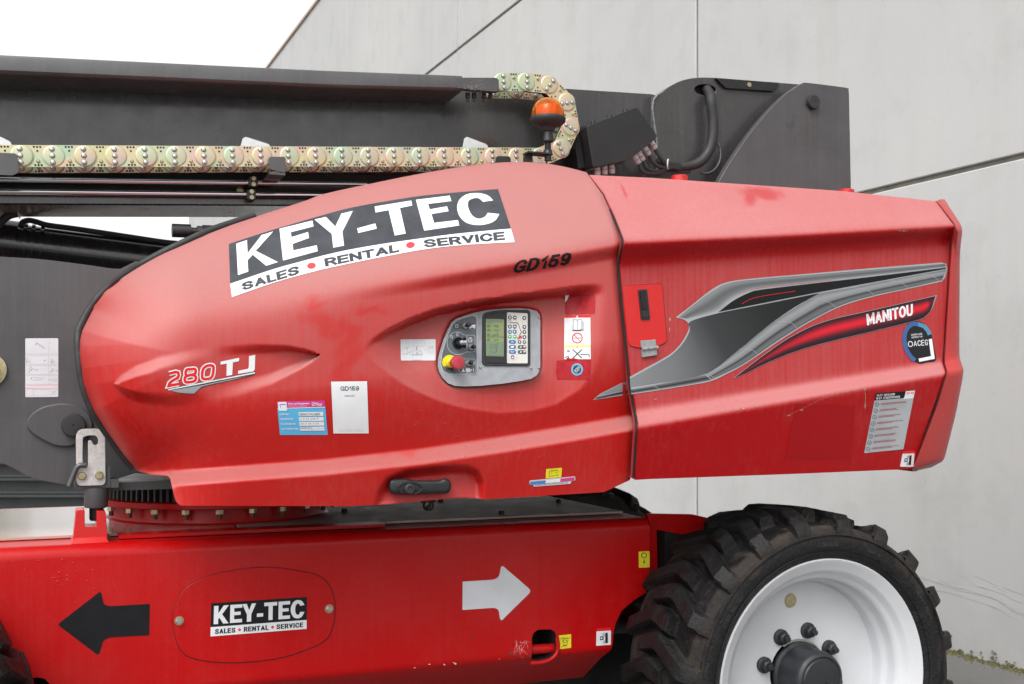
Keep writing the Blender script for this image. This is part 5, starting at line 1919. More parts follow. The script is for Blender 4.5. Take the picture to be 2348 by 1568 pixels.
# door handle of the engine cover
def handY(x, y):
    return 3.352 + 0 * np.asarray(x, float)
hd = rounded(HN.m((128, 300), (135, 240), (165, 225), (290, 218), (345, 238), (610, 238), (650, 212), (690, 225), (715, 260), (715, 320), (690, 362), (340, 372), (180, 372), (135, 350)), 8, 3)
V, F = [], []
rings = [(0.0, 0.03), (0.0, 0.006), (1.2, 0.0), (3.5, -0.006), (7.0, -0.0085)]
for ins_, dy in rings:
    for x, y in (inset(hd, ins_) if ins_ else hd):
        V.append(at(x, y, 3.352 + dy))
n = len(hd)
for r in range(len(rings) - 1):
    for i in range(n):
        F.append((r * n + i, r * n + (i + 1) % n, (r + 1) * n + (i + 1) % n, (r + 1) * n + i))
_, tr = tess([inset(hd, 7.0)])
F += [tuple((len(rings) - 1) * n + i for i in t) for t in tr]
handle = mesh_obj('door_handle', V, F, 'black_plastic', lift, 50)
mb = MB()
p = at(*HN(320, 318), 3.340)
k_ = HN.k * 3.34 / 0.96 / FOC
rim_ = [at(*HN(330 + 112 * math.cos(a), 312 + 52 * math.sin(a)), 3.341) for a in np.linspace(0, 2 * math.pi, 30)]
tube(rim_, 0.0028, 'black_plastic', mb=mb, n=6, cap=False)
mb.build('lock_recess', handle, 60)
mb = MB()
revolve([(50 * k_, 0.004), (50 * k_, -0.010), (38 * k_, -0.014), (26 * k_, -0.014), (24 * k_, -0.011), (0, -0.011)], 26, 'Y', tuple(p), mb, 'black_rubber')
mb.build('lock_button', handle, 40)

# ------------------------------------------------------------------ control panel
pan = lift_plate('control_panel', PANEL, panelY, 0.0, 0.006, 'panel_grey', lift, 0.4)
pan['label'] = 'grey ground control panel with screen and switches'
PY = panelY
def pplate(name, pts, off, th, m, r=1.5, bev=0.4):
    return lift_plate(name, rounded(CP.m(*pts), r) if r else CP.m(*pts), PY, off, th, m, pan, bev)
slate = CP.m((200, 870), (215, 740), (262, 590), (300, 480), (345, 385), (400, 325), (500, 285), (600, 262), (645, 270), (658, 310), (660, 980), (640, 1003), (300, 1003), (225, 960))
pr = Print(PY, 0.0012)
pr.poly(rounded(slate, 2.5), 'panel_slate', 0)
pr.line(rounded(slate, 2.5), 0.9, 's_lightgrey', 1, True)
pr.poly(rounded(CP.m((350, 372), (400, 355), (640, 362), (640, 430), (355, 432)), 3), 'panel_dark', 1)
gl = crom(CP.m((282, 600), (300, 530), (350, 482), (410, 468), (460, 480), (500, 508), (600, 510), (632, 530), (632, 700), (610, 722), (520, 725), (470, 750), (410, 758), (340, 730), (295, 680)), 4, True)
pr.line(gl, 0.7, 's_lightgrey', 2, True)
pr.line(rounded(CP.m((430, 812), (625, 812), (645, 840), (645, 970), (625, 993), (455, 993), (430, 960)), 3), 0.6, 's_lightgrey', 2, True)
pr.poly(rounded(CP.m((430, 920), (625, 920), (625, 985), (440, 985)), 2), 'panel_dark', 1)
pr.poly(rounded(CP.m((515, 928), (620, 925), (622, 978), (518, 982)), 3), 's_lightgrey', 2)
pr.line(CP.m((565, 935), (605, 935), (605, 970), (570, 965)), 2.2, 'panel_dark', 3)
pr.line(circ(*CP(540, 952), 3.2, n=12), 0.8, 'panel_dark', 3, True)
pr.poly(CP.m((485, 930), (505, 975), (466, 975)), 's_lightgrey', 2)
pr.line(CP.m((485, 945), (485, 968)), 0.8, 'ink', 3)
pr.line(CP.m((385, 375), (420, 372), (415, 412), (388, 412)), 0.9, 's_lightgrey', 2, True)
pr.line(CP.m((385, 390), (418, 390)), 0.6, 's_lightgrey', 2)
pr.poly(CP.m((580, 400), (600, 380), (640, 375), (640, 395), (620, 405)), 's_white', 2)
pr.line(CP.m((572, 412), (640, 412)), 1.3, 's_white', 2)
for x in (575, 628):
    pr.line(circ(*CP(x, 414), 1.9, n=10), 0.8, 's_white', 2, True)
pr.line(circ(*CP(337, 525), 2.5, n=12), 0.8, 's_white', 2, True)
pr.poly(circ(*CP(348, 546), 1.0, n=8), 's_white', 2)
pr.poly(circ(*CP(411, 517), 1.0, n=8), 's_white', 2)
pr.line(CP.m((398, 480), (424, 480), (424, 508), (398, 508)), 0.6, 's_white', 2, True)
pr.line(circ(*CP(575, 572), 4.2, n=14), 0.9, 's_white', 2, True)
pr.line(CP.m((562, 540), (590, 540)), 0.9, 's_white', 2)
pr.line(CP.m((575, 568), (592, 582)), 0.9, 's_white', 2)
for a in range(8):
    pr.line([CP(612 + 6 * math.cos(a * .785), 866 + 6 * math.sin(a * .785)), CP(612 + 22 * math.cos(a * .785), 866 + 22 * math.sin(a * .785))], 0.7, 's_white', 2)
pr.poly(circ(*CP(472, 866), 2.4, n=12), 's_white', 2)
pr.build('switch_plate', pan, sub='legend')
# toggles and push buttons
def toggle(c, sub=1.0):
    p = at(*CP(*c), float(PY(*CP(*c))))
    k = CP.k * 3.4 / 0.94 / FOC * sub
    mb = MB()
    revolve([(42 * k, -0.001), (42 * k, -0.006), (34 * k, -0.010), (26 * k, -0.010), (0, -0.010)], 22, 'Y', tuple(p), mb, 'steel')
    o = mb.build('toggle_switch', pan, 40)
    mb = MB()
    revolve([(20 * k, -0.010), (28 * k, -0.018), (27 * k, -0.028), (18 * k, -0.036), (0, -0.038)], 20, 'Y', (p.x + 0.0015, p.y, p.z + 0.001), mb, 'knob_black')
    mb.build('toggle_switch', pan, 60)
toggle((503, 392)); toggle((578, 665)); toggle((546, 866))
# key switch
p = at(*CP(415, 610), float(PY(*CP(415, 610))))
k = CP.k * 3.4 / 0.94 / FOC
mb = MB()
revolve([(72 * k, -0.001), (72 * k, -0.012), (60 * k, -0.016), (52 * k, -0.012), (48 * k, -0.022), (34 * k, -0.026), (0, -0.026)], 28, 'Y', tuple(p), mb, 'knob_black')
mb.build('key_switch', pan, 40)
mb = MB()
revolve([(30 * k, -0.026), (30 * k, -0.034), (0, -0.035)], 18, 'Y', (p.x + 0.003, p.y, p.z), mb, 'chrome')
box(mb, 'chrome', p.x + 0.008, p.x + 0.0115, p.y - 0.060, p.y - 0.030, p.z - 0.017, p.z + 0.020)
mb.build('ignition_key', pan, 40)
# emergency stop
p = at(*CP(312, 862), float(PY(*CP(312, 862))))
mb = MB()
revolve([(0, -0.0035), (100 * k, -0.0035), (100 * k, -0.0005), (0, -0.0005)], 44, 'Y', tuple(p), mb, 'stop_yellow')
mb.build('stop_disc', pan, 30)
mb = MB()
revolve([(62 * k, -0.003), (60 * k, -0.018), (50 * k, -0.020), (50 * k, -0.036)], 30, 'Y', tuple(p), mb, 'stop_yellow')
mb.build('stop_collar', pan, 40)
mb = MB()
revolve([(48 * k, -0.030), (80 * k, -0.034), (87 * k, -0.040), (87 * k, -0.052), (79 * k, -0.057), (58 * k, -0.0585), (0, -0.0575)], 36, 'Y', (p.x + 40 * k, p.y, p.z), mb, 'stop_red')
mb.build('stop_button', pan, 40)
pr = Print(lambda x, y: PY(x, y) - 0.0035, 0.0008)
pr.text('STOP', [CP(265, 765), CP(355, 755), CP(358, 785), CP(270, 795)], 'ink', 0, 0.03)
pr.text('STOP', [CP(268, 930), CP(362, 935), CP(358, 962), CP(272, 960)], 'ink', 0, 0.03)
pr.build('stop_lettering', pan)
# screen unit
pplate('screen_bezel', [(735, 260), (760, 228), (850, 205), (960, 190), (1310, 190), (1335, 215), (1335, 880), (1310, 900), (760, 895), (728, 860), (728, 700)], 0.006, 0.006, 'black_plastic', 2.0, 0.8)
pplate('screen_hood', [(765, 285), (775, 250), (860, 225), (1010, 222), (1022, 240), (1022, 850), (1005, 868), (775, 862), (765, 840)], 0.0085, 0.003, 'black_box', 2.0, 0.8)
pplate('display_screen', [(770, 302), (995, 308), (1003, 320), (1003, 770), (995, 782), (775, 776)], 0.0095, 0.002, 'lcd', 1.0, 0.3)
lc = Print(lambda x, y: PY(x, y) - 0.0098, 0.0004)
lc.poly(CP.m((785, 312), (985, 316), (988, 345), (785, 340)), 'lcd_blue', 0)
for t, y in (('1120', 378), ('14.5', 432), ('70', 486), ('2174', 553)):
    x0 = 878 if t != '70' else 905
    lc.text(t, [CP(x0, y), CP(932, y + 2), CP(934, y + 32), CP(x0 + 1, y + 30)], 'lcd_dark', 0, 0.0)
for y in (378, 432, 486, 550):
    lc.poly(rounded(CP.m((790, y + 5), (822, y + 5), (824, y + 28), (790, y + 28)), 1), 'lcd_dark', 0)
for i in range(7):
    lc.poly(CP.m((840 + 9 * i, 512 - 3 * i), (846 + 9 * i, 512 - 3 * i), (846 + 9 * i, 515), (840 + 9 * i, 515)), 'lcd_dark', 0)
lc.poly(CP.m((780, 526), (998, 530), (998, 537), (780, 533)), 'lcd_dark', 0)
lc.poly(CP.m((780, 592), (1000, 596), (1002, 770), (782, 766)), 'lcd_blue', 0)
lc.line(CP.m((835, 630), (900, 632), (902, 730), (838, 728)), 0.6, 'lcd_dark', 1, True)
lc.line(CP.m((838, 660), (900, 662)), 0.6, 'lcd_dark', 1)
lc.line(CP.m((905, 610), (918, 620), (908, 720)), 0.8, 'lcd_dark', 1)
lc.build('screen_readout', pan, sub='readout')
pplate('keypad', [(1040, 228), (1050, 220), (1295, 232), (1303, 245), (1305, 860), (1295, 870), (1050, 868), (1042, 858)], 0.008, 0.004, 'key_pad', 1.5, 0.5)
KY = lambda x, y: PY(x, y) - 0.008
def key(c, rx, ry, m, n=16):
    return lift_plate('key_button', circ(*CP(*c), rx * CP.k, ry * CP.k, n), KY, 0.0016, 0.002, m, pan, 0.35)
kp = Print(KY, 0.0024)
def arrow(c, ang, m='s_white', s=15):
    pts = [(-14, -5), (0, -5), (0, -13), (15, 0), (0, 13), (0, 5), (-14, 5)]
    ca, sa = math.cos(ang), math.sin(ang)
    kp.poly([CP(c[0] + (x * ca - y * sa) * s / 15, c[1] + (x * sa + y * ca) * s / 15) for x, y in pts], m, 0)
R90 = math.pi / 2
for c, a in (((1078, 285), -R90), ((1139, 287), math.pi), ((1261, 290), -2.3), ((1078, 401), R90), ((1139, 401), 0), ((1262, 405), 0.9), ((1261, 467), -R90), ((1262, 534), R90)):
    key(c, 24, 26, 'key_dark'); arrow(c, a)
for c, a in (((1079, 467), math.pi), ((1138, 466), 0)):
    key(c, 24, 26, 'key_blue')
    s = 1 if a == 0 else -1
    kp.poly(CP.m((c[0] - 8 * s, c[1] - 12), (c[0] + 13 * s, c[1]), (c[0] - 8 * s, c[1] + 12)), 's_white', 0)
for c, pl in (((1080, 529), 0), ((1138, 528), 1)):
    key(c, 24, 25, 'key_green')
    kp.poly(CP.m((c[0] - 14, c[1] - 3), (c[0] + 14, c[1] - 3), (c[0] + 14, c[1] + 3), (c[0] - 14, c[1] + 3)), 's_white', 0)
    if pl:
        kp.poly(CP.m((c[0] - 3, c[1] - 14), (c[0] + 3, c[1] - 14), (c[0] + 3, c[1] + 14), (c[0] - 3, c[1] + 14)), 's_white', 1)
for c, a in (((1201, 596), -2.4), ((1262, 598), -0.7)):
    key(c, 22, 23, 'key_dark'); arrow(c, a, s=13)
for y, t in ((594, 'OK'), (658, ''), (722, 'Exit')):
    lift_plate('key_button', rounded(CP.m((1066, y - 24), (1154, y - 22), (1154, y + 24), (1066, y + 22)), 4), KY, 0.0016, 0.002, 'key_blue', pan, 0.35)
    if t:
        kp.text(t, [CP(1088, y - 12), CP(1130, y - 11), CP(1130, y + 12), CP(1088, y + 11)], 's_white', 0, 0.02)
    else:
        kp.poly(CP.m((1090, 645), (1108, 650), (1126, 645), (1126, 668), (1108, 672), (1090, 668)), 's_white', 0)
for y in (660, 724):
    lift_plate('key_button', rounded(CP.m((1180, y - 24), (1286, y - 22), (1286, y + 24), (1180, y + 22)), 4), KY, 0.0016, 0.002, 'key_dark', pan, 0.35)
    arrow((1215, y), -0.5, s=14)
    kp.poly(CP.m((1250, y - 12), (1275, y - 14), (1275, y + 4), (1252, y + 6)), 's_rose', 0)
key((1113, 786), 22, 24, 'key_blue')
kp.poly(CP.m((1113, 766), (1132, 804), (1094, 804)), 's_red', 0)
kp.poly(CP.m((1113, 776), (1125, 800), (1101, 800)), 's_white', 1)
kp.line(CP.m((1088, 350), (1170, 352), (1185, 370), (1215, 450), (1225, 470), (1190, 528)), 1.1, 'ink', 0)
kp.poly(CP.m((1188, 535), (1200, 522), (1226, 512), (1228, 545), (1196, 548)), 's_red', 0)
kp.line(circ(*CP(1186, 548), 2.0, n=10), 0.9, 'ink', 1, True)
kp.line(CP.m((1062, 318), (1088, 318), (1085, 350), (1065, 350)), 0.5, 'ink', 0, True)
kp.line(CP.m((1048, 445), (1165, 440), (1168, 800), (1150, 820), (1062, 818), (1050, 800)), 0.4, 'ink_soft', 0, True)
for x in (1057, 1099, 1160, 1240, 1285):
    kp.line(CP.m((x, 300), (x, 390)), 0.35, 'ink_soft', 0)
kp.build('keypad_legend', pan, sub='legend')
for c in ((697, 918), (1340, 927), (1443, 285), (1443, 925)):
    p = at(*CP(*c), float(PY(*CP(*c))))
    mb = MB()
    revolve([(14 * k, -0.001), (12 * k, -0.005), (6 * k, -0.007), (0, -0.007)], 14, 'Y', tuple(p), mb, 'steel')
    mb.build('panel_screw', pan, 60)

# ------------------------------------------------------------------ stickers and lettering
def quad(z, a, b, c, d):
    return [z(*a), z(*b), z(*c), z(*d)]
def inq(q, u0, v0, u1, v1):
    return [tuple(bil(q, u0, v0)), tuple(bil(q, u1, v0)), tuple(bil(q, u1, v1)), tuple(bil(q, u0, v1))]
def qp(q, *pts):
    return [tuple(bil(q, u, v)) for u, v in pts]

# big company sign on the engine cover, traced
top = crom(KT.m((68, 492), (400, 385), (800, 268), (1000, 215), (1300, 160), (1600, 116), (2000, 80), (2140, 69)), 6)
midl = crom(KT.m((78, 798), (400, 690), (620, 628), (900, 556), (1200, 500), (1500, 456), (1800, 416), (2100, 386), (2240, 374)), 6)
bot = crom(KT.m((92, 902), (400, 795), (700, 710), (1000, 642), (1300, 583), (1600, 530), (1900, 498), (2270, 478)), 6)
LET = [
    [[(125, 490), (208, 462), (212, 565), (320, 424), (410, 395), (275, 545), (446, 632), (355, 660), (252, 575), (212, 618), (218, 705), (138, 732)]],
    [[(458, 375), (712, 312), (720, 357), (545, 402), (550, 440), (678, 400), (685, 446), (558, 492), (565, 542), (745, 502), (752, 548), (485, 620)]],
    [[(728, 304), (815, 284), (888, 358), (935, 258), (1022, 238), (942, 398), (955, 505), (872, 521), (860, 415)]],
    [[(1056, 372), (1196, 334), (1207, 374), (1064, 408)]],
    [[(1190, 204), (1472, 158), (1480, 196), (1385, 216), (1430, 412), (1345, 427), (1298, 232), (1198, 250)]],
    [[(1508, 152), (1768, 120), (1782, 162), (1602, 184), (1615, 226), (1748, 202), (1760, 240), (1628, 262), (1648, 330), (1832, 308), (1842, 350), (1572, 390)]],
]
Cc = crom(KT.m((2104, 157), (2060, 118), (1985, 100), (1900, 110), (1845, 150), (1825, 210), (1845, 280), (1900, 330), (1980, 347), (2060, 338), (2120, 310), (2150, 262)), 5) + \
    crom(KT.m((2062, 252), (2035, 285), (1985, 297), (1940, 270), (1912, 215), (1912, 165), (1945, 143), (1990, 140), (2025, 168)), 5)
lg = Print(coverY, 0.0016, cut=14)
lg.poly(top + midl[::-1], 's_slate', 0)
lg.poly(midl + bot[::-1], 's_white', 0)
for l in LET:
    lg.poly([KT.m(*x) for x in l], 's_white', 1)
lg.poly(Cc, 's_white', 1)
words = [('SALES', (160, 795), (606, 655), (614, 722), (176, 852)), ('RENTAL', (800, 605), (1375, 490), (1382, 552), (812, 668)), ('SERVICE', (1560, 460), (2188, 396), (2196, 460), (1576, 520))]
for w, a, b, c, d in words:
    q = quad(KT, a, b, c, d)
    lg.text(w, q, 's_slate', 1, 0.058, 0.045, 0, 1.9)
for c in ((704, 660), (1466, 500)):
    lg.poly(circ(*KT(*c), 34 * KT.k, 24 * KT.k, 22, rot=-0.15), 's_dot', 1)
lg.build('company_sign', lift, 'large black and white company sign on the engine cover')

# the same sign on the chassis hatch
sq = quad(Z7, (1325, 1062), (1925, 1022), (1923, 1222), (1320, 1270))
hs = lambda x, y: CY - 0.0036 + 0 * np.asarray(x, float)
sg = Print(hs, 0.0012)
sg.poly(qp(sq, (0, 0), (1, 0), (1, .72), (0, .72)), 's_black', 0)
sg.poly(qp(sq, (0, .72), (1, .72), (1, 1), (0, 1)), 's_white', 0)
BL = {'K': [[(0, 0), (.3, 0), (.3, .42), (.66, 0), (1, 0), (.56, .48), (1, 1), (.64, 1), (.38, .66), (.3, .75), (.3, 1), (0, 1)]],
      'E': [[(0, 0), (1, 0), (1, .19), (.34, .19), (.34, .4), (.88, .4), (.88, .58), (.34, .58), (.34, .81), (1, .81), (1, 1), (0, 1)]],
      'Y': [[(0, 0), (.33, 0), (.5, .37), (.68, 0), (1, 0), (.66, .6), (.66, 1), (.35, 1), (.35, .6)]],
      '-': [[(0, .58), (1, .58), (1, .77), (0, .77)]],
      'T': [[(0, 0), (1, 0), (1, .2), (.66, .2), (.66, 1), (.34, 1), (.34, .2), (0, .2)]],
      'C': [[tuple(p) for p in (crom([(1, .28), (.8, .05), (.5, -.02), (.2, .06), (0, .35), (0, .65), (.2, .94), (.5, 1.02), (.8, .95), (1, .68)], 4) + crom([(.68, .66), (.62, .78), (.5, .82), (.36, .72), (.31, .5), (.36, .28), (.5, .18), (.62, .22), (.68, .32)], 4))]]}
xs_ = [('K', .03, .185), ('E', .2, .325), ('Y', .325, .47), ('-', .48, .545), ('T', .555, .69), ('E', .705, .825), ('C', .835, .975)]
for ch, u0, u1 in xs_:
    for l in BL[ch]:
        sg.poly(qp(sq, *[(u0 + (u1 - u0) * x, .09 + .55 * y) for x, y in l]), 's_white', 1)
for w, u0, u1 in (('SALES', .045, .26), ('RENTAL', .345, .605), ('SERVICE', .685, .965)):
    sg.text(w, inq(sq, u0, .79, u1, .94), 'ink', 1, 0.040, 0.05, 0, 1.4)
for u in (.302, .645):
    c = bil(sq, u, .865)
    sg.poly(circ(c[0], c[1], 3.4, n=14), 's_dot', 1)
sg.build('company_sign', lift, 'small black and white company sign on the oval hatch')

# machine number
gd = Print(coverY, 0.0014, cut=14)
gd.text('GD159', quad(Z5, (1190, 225), (1540, 170), (1548, 248), (1180, 305)), 's_black', 0, 0.042, 0.04, 0.24, 1.4)
gd.build('machine_number', lift, 'bold black machine number on the engine cover')

# model badge
bd = Print(coverY, 0.0014, cut=14)
two = A7.m((258, 484), (345, 462), (378, 470), (384, 505), (372, 540), (300, 580), (262, 612), (250, 648), (390, 622))
e1 = crom(A7.m((545, 425), (605, 425), (608, 480), (560, 500), (490, 508), (478, 470), (495, 432)), 4, True)
e2 = crom(A7.m((550, 500), (610, 520), (605, 575), (545, 598), (475, 595), (468, 540), (500, 515)), 4, True)
ze = crom(A7.m((770, 378), (840, 378), (852, 420), (838, 510), (800, 550), (715, 555), (700, 510), (712, 425)), 4, True)
w0, w1 = 66 * A7.k, 36 * A7.k
for c_, cl_ in ((two, False), (e1, True), (e2, True), (ze, True)):
    bd.line(c_, w0, 's_white', 0, cl_)
for c_, cl_ in ((two, False), (e1, True), (e2, True), (ze, True)):
    bd.line(c_, w1, 's_red', 1, cl_)
bd.poly(A7.m((948, 325), (1196, 273), (1194, 318), (1112, 335), (1103, 502), (1026, 516), (1030, 350), (948, 365)), 's_white', 0)
bd.poly(A7.m((1328, 250), (1412, 232), (1406, 425), (1395, 448), (1370, 458), (1182, 488), (1182, 447), (1310, 420), (1325, 400)), 's_white', 0)
bd.poly(A7.m((235, 690), (1418, 458), (1410, 490), (1370, 512), (1100, 575), (800, 640), (690, 672), (645, 705), (592, 762), (480, 758), (380, 744), (290, 718)), 's_slate', 0)
bd.poly(A7.m((245, 694), (1414, 464), (1402, 484), (245, 708)), 's_white', 1)
bd.poly(A7.m((270, 712), (700, 640), (1350, 505), (1100, 570), (800, 632), (685, 664), (590, 754), (480, 750), (380, 737)), 's_midgrey', 1)
bd.build('model_badge', lift, 'red and white model number badge on the engine cover')

# machine card
cq = quad(ST, (1367, 150), (2170, 138), (2207, 1306), (1418, 1308))
cd = Print(coverY, 0.0014, cut=14)
cd.poly(cq, 's_white', 0)
cd.text('GD159', inq(cq, .25, .095, .77, .175), 'ink', 1, 0.02)
cd.text('SN:972467', inq(cq, .36, .262, .64, .292), 'ink', 1, 0.0)
cd.text('KEY-TEC BV - Belgium', inq(cq, .17, .925, .83, .94), 'ink_soft', 1, 0.0)
cd.text('www.key-tec.be', inq(cq, .15, .95, .87, .963), 'ink_soft', 1, 0.0)
cd.build('machine_card', lift, 'white machine number card beside the blue and magenta label')

# inspection label
iq = quad(ST, (152, 592), (1222, 570), (1290, 1340), (222, 1342))
il = Print(coverY, 0.0014, cut=14)
il.poly(qp(iq, (0, 0), (1, 0), (1, .19), (0, .2)), 's_magenta', 0)
il.poly(qp(iq, (0, .2), (1, .19), (1, 1), (0, 1)), 's_blue', 0)
il.poly(qp(iq, (0, .2), (1, .185), (1, .205), (0, .22)), 's_white', 1)
il.poly(rounded(qp(iq, (.02, .02), (.2, .02), (.2, .28), (.02, .28)), 2), 's_white', 2)
il.line(qp(iq, (.05, .1), (.15, .09), (.18, .1)), 1.8, 's_flagblue', 3)
il.line(qp(iq, (.06, .12), (.07, .2)), 1.2, 's_flagblue', 3)
il.text('Plant and Equipment', inq(iq, .235, .05, .68, .115), 's_white', 2, 0.025)
il.text('Moving Plant Equipment', inq(iq, .235, .125, .63, .175), 's_rose', 2, 0.0)
il.line(qp(iq, (.72, .07), (.77, .05), (.79, .08), (.73, .12), (.75, .15), (.79, .13)), 1.2, 's_white', 2)
il.text('Pfizer', inq(iq, .80, .055, .945, .16), 's_white', 2, 0.01, 0.05, 0.2)
for t, u1, v in (('COMPANY', .235, .385), ('RESPONSIBLE', .305, .53), ('TELEPHONE NR.', .355, .675), ('LAST INSPECTION', .39, .82)):
    il.text(t, inq(iq, .03, v - .025, u1, v + .025), 's_white', 2, 0.03)
for v in (.33, .475, .615, .76):
    il.poly(qp(iq, (.43, v), (.945, v), (.945, v + .115), (.43, v + .115)), 's_white', 2)
il.text('DEMCO/ALMER', inq(iq, .45, .36, .88, .425), 'ink', 3, 0.0, 0.06, 0.1)
for v in (.53, .672):          # handwriting
    x = .46
    while x < .84:
        il.line(qp(iq, (x, v + .03), (x + .012, v - .03), (x + .024, v + random.uniform(-.01, .03))), 0.55, 'ink', 3)
        x += random.choice((.035, .04, .06))
il.text("20/8/'24", inq(iq, .445, .77, .66, .81), 'ink', 3, 0.01)
il.line(qp(iq, (.43, .82), (.945, .82)), 0.4, 's_flagblue', 3)
il.line(qp(iq, (.68, .76), (.68, .875)), 0.4, 's_flagblue', 3)
il.build('inspection_label', lift, 'blue and magenta inspection label on the engine cover')

# emergency diagram left of the panel
eq = rounded(quad(Z5, (474, 718), (693, 716), (694, 850), (476, 850)), 2.0)
ed = Print(coverY, 0.0014, cut=14)
ed.poly(eq, 's_offwhite', 0)
def zl(pr_, z, pts, w, m, lay=1, closed=False):
    pr_.line(z.m(*pts), w, m, lay, closed)
zl(ed, Z5, [(487, 724), (528, 724), (528, 765), (487, 765)], 0.5, 'ink_soft', 1, True)
zl(ed, Z5, [(553, 722), (622, 722), (622, 760), (553, 760)], 0.5, 'ink_soft', 1, True)
zl(ed, Z5, [(548, 816), (606, 816), (606, 846), (548, 846)], 0.5, 'ink_soft', 1, True)
zl(ed, Z5, [(646, 760), (684, 760), (684, 806), (646, 806)], 0.5, 'ink_soft', 1, True)
ed.text('STOP', quad(Z5, (650, 763), (681, 763), (681, 772), (650, 772)), 'ink_soft', 1)
zl(ed, Z5, [(487, 810), (530, 800), (560, 785), (600, 790), (612, 810), (540, 812)], 0.6, 'ink_soft', 1)
for x in (541, 596):
    ed.line(circ(*Z5(x, 804), 4, n=12), 0.5, 'ink_soft', 1, True)
zl(ed, Z5, [(488, 778), (518, 778), (518, 812), (488, 812)], 0.5, 'ink_soft', 1, True)
for x, y0, y1 in ((514, 768, 778), (575, 762, 785), (577, 814, 796)):
    zl(ed, Z5, [(x, y0), (x, y1)], 1.0, 'ink', 1)
ed.line(circ(*Z5(664, 786), 4.5, n=12), 0.5, 'ink_soft', 1, True)
zl(ed, Z5, [(560, 735), (575, 745), (600, 728), (610, 750)], 0.5, 'ink_soft', 1)
zl(ed, Z5, [(627, 780), (638, 785), (627, 790)], 0.5, 'ink_soft', 1, True)
ed.poly(circ(*Z5(508, 745), 1.2, n=8), 's_red', 1)
ed.build('diagram_sticker', lift, 'white emergency diagram sticker left of the control panel')

# residue of removed labels and the safety label
os_ = Print(coverY, 0.0012, cut=14)
os_.poly(rounded(CP.m((1780, 0), (2150, -8), (2160, 20), (2158, 228), (2140, 240), (1790, 245), (1778, 225)), 2), 's_oldred', 0)
os_.poly(CP.m((1780, 5), (1832, 2), (1808, 55), (1780, 95)), 's_white', 1)
os_.build('label_residue', lift, 'dark red residue of a removed label above the safety label')
os_ = Print(coverY, 0.0012, cut=14)
os_.poly(CP.m((1672, 832), (1900, 822), (2108, 822), (2100, 1000), (2080, 1078), (1900, 1072), (1680, 1072), (1662, 1000)), 's_oldred', 0)
ce = CP(1930, 945)
os_.poly(circ(ce[0], ce[1], 74 * CP.k, 77 * CP.k, 30), 's_lightgrey', 1)
os_.line(circ(ce[0], ce[1], 64 * CP.k, 66 * CP.k, 30), 20 * CP.k, 's_blue', 2, True)
os_.poly(circ(ce[0], ce[1], 52 * CP.k, 54 * CP.k, 26), 's_slate', 3)
os_.text('ACEG', quad(CP, (1888, 955), (1950, 900), (1968, 925), (1906, 980)), 's_white', 4, 0.01)
os_.line(CP.m((1915, 990), (1960, 945)), 0.8, 's_white', 4)
os_.build('label_residue', lift, 'dark red label residue with a small round inspection seal')
sf = Print(coverY, 0.0014, cut=14)
sf.poly(rounded(CP.m((1768, 255), (2098, 250), (2104, 815), (1950, 815), (1880, 800), (1800, 818), (1766, 815)), 1.5), 's_white', 0)
sf.poly(CP.m((1769, 256), (2097, 251), (2098, 285), (1770, 290)), 's_red', 1)
sf.poly(CP.m((1932, 258), (1948, 285), (1914, 285)), 's_white', 2)
sf.line(CP.m((1772, 465), (2100, 462)), 0.4, 'ink_soft', 1)
sf.poly(CP.m((1771, 632), (2102, 630), (2102, 664), (1771, 667)), 's_pale_yellow', 1)
sf.line(CP.m((1932, 640), (1946, 662), (1918, 662)), 0.5, 'ink', 2, True)
for d_, y0 in ((0, 310), (14, 328), (28, 345)):
    sf.line(CP.m((1882 - d_, y0), (1882 - d_, 440 + d_ * .4), (1934, 448 + d_ * .3), (1988 + d_, 436 + d_ * .4), (1986 + d_, y0)), 0.9, 'ink', 1)
sf.line(CP.m((1882, 312), (1934, 318), (1986, 310)), 0.9, 'ink', 1)
sf.line(CP.m((1934, 318), (1934, 448)), 0.9, 'ink', 1)
sf.line(circ(*CP(1932, 546), 62 * CP.k, n=28), 2.4, 's_red', 2, True)
sf.line(CP.m((1890, 500), (1974, 592)), 1.6, 's_red', 2)
sf.line(CP.m((1885, 548), (1980, 545)), 3.0, 'ink_soft', 1)
sf.line(CP.m((1876, 692), (1992, 800)), 2.0, 'ink', 2)
sf.line(CP.m((1992, 690), (1876, 802)), 2.0, 'ink', 2)
sf.line(CP.m((1790, 690), (1872, 690), (1872, 760), (1790, 760)), 0.4, 'ink_soft', 1, True)
for x in (1808, 1820, 1832):
    sf.line(CP.m((x, 702), (x, 726)), 1.2, 'ink', 1)
sf.line(CP.m((1970, 755), (2080, 757), (2086, 790)), 1.6, 'ink', 1)
sf.line(CP.m((1778, 790), (1820, 780), (1822, 800)), 1.6, 'ink', 1)
sf.poly(CP.m((1790, 822), (1800, 798), (1822, 795), (1860, 812), (1880, 800), (1940, 815), (1930, 824)), 's_oldred', 3)
sf.build('safety_label', lift, 'white safety label with manual and prohibition pictograms')

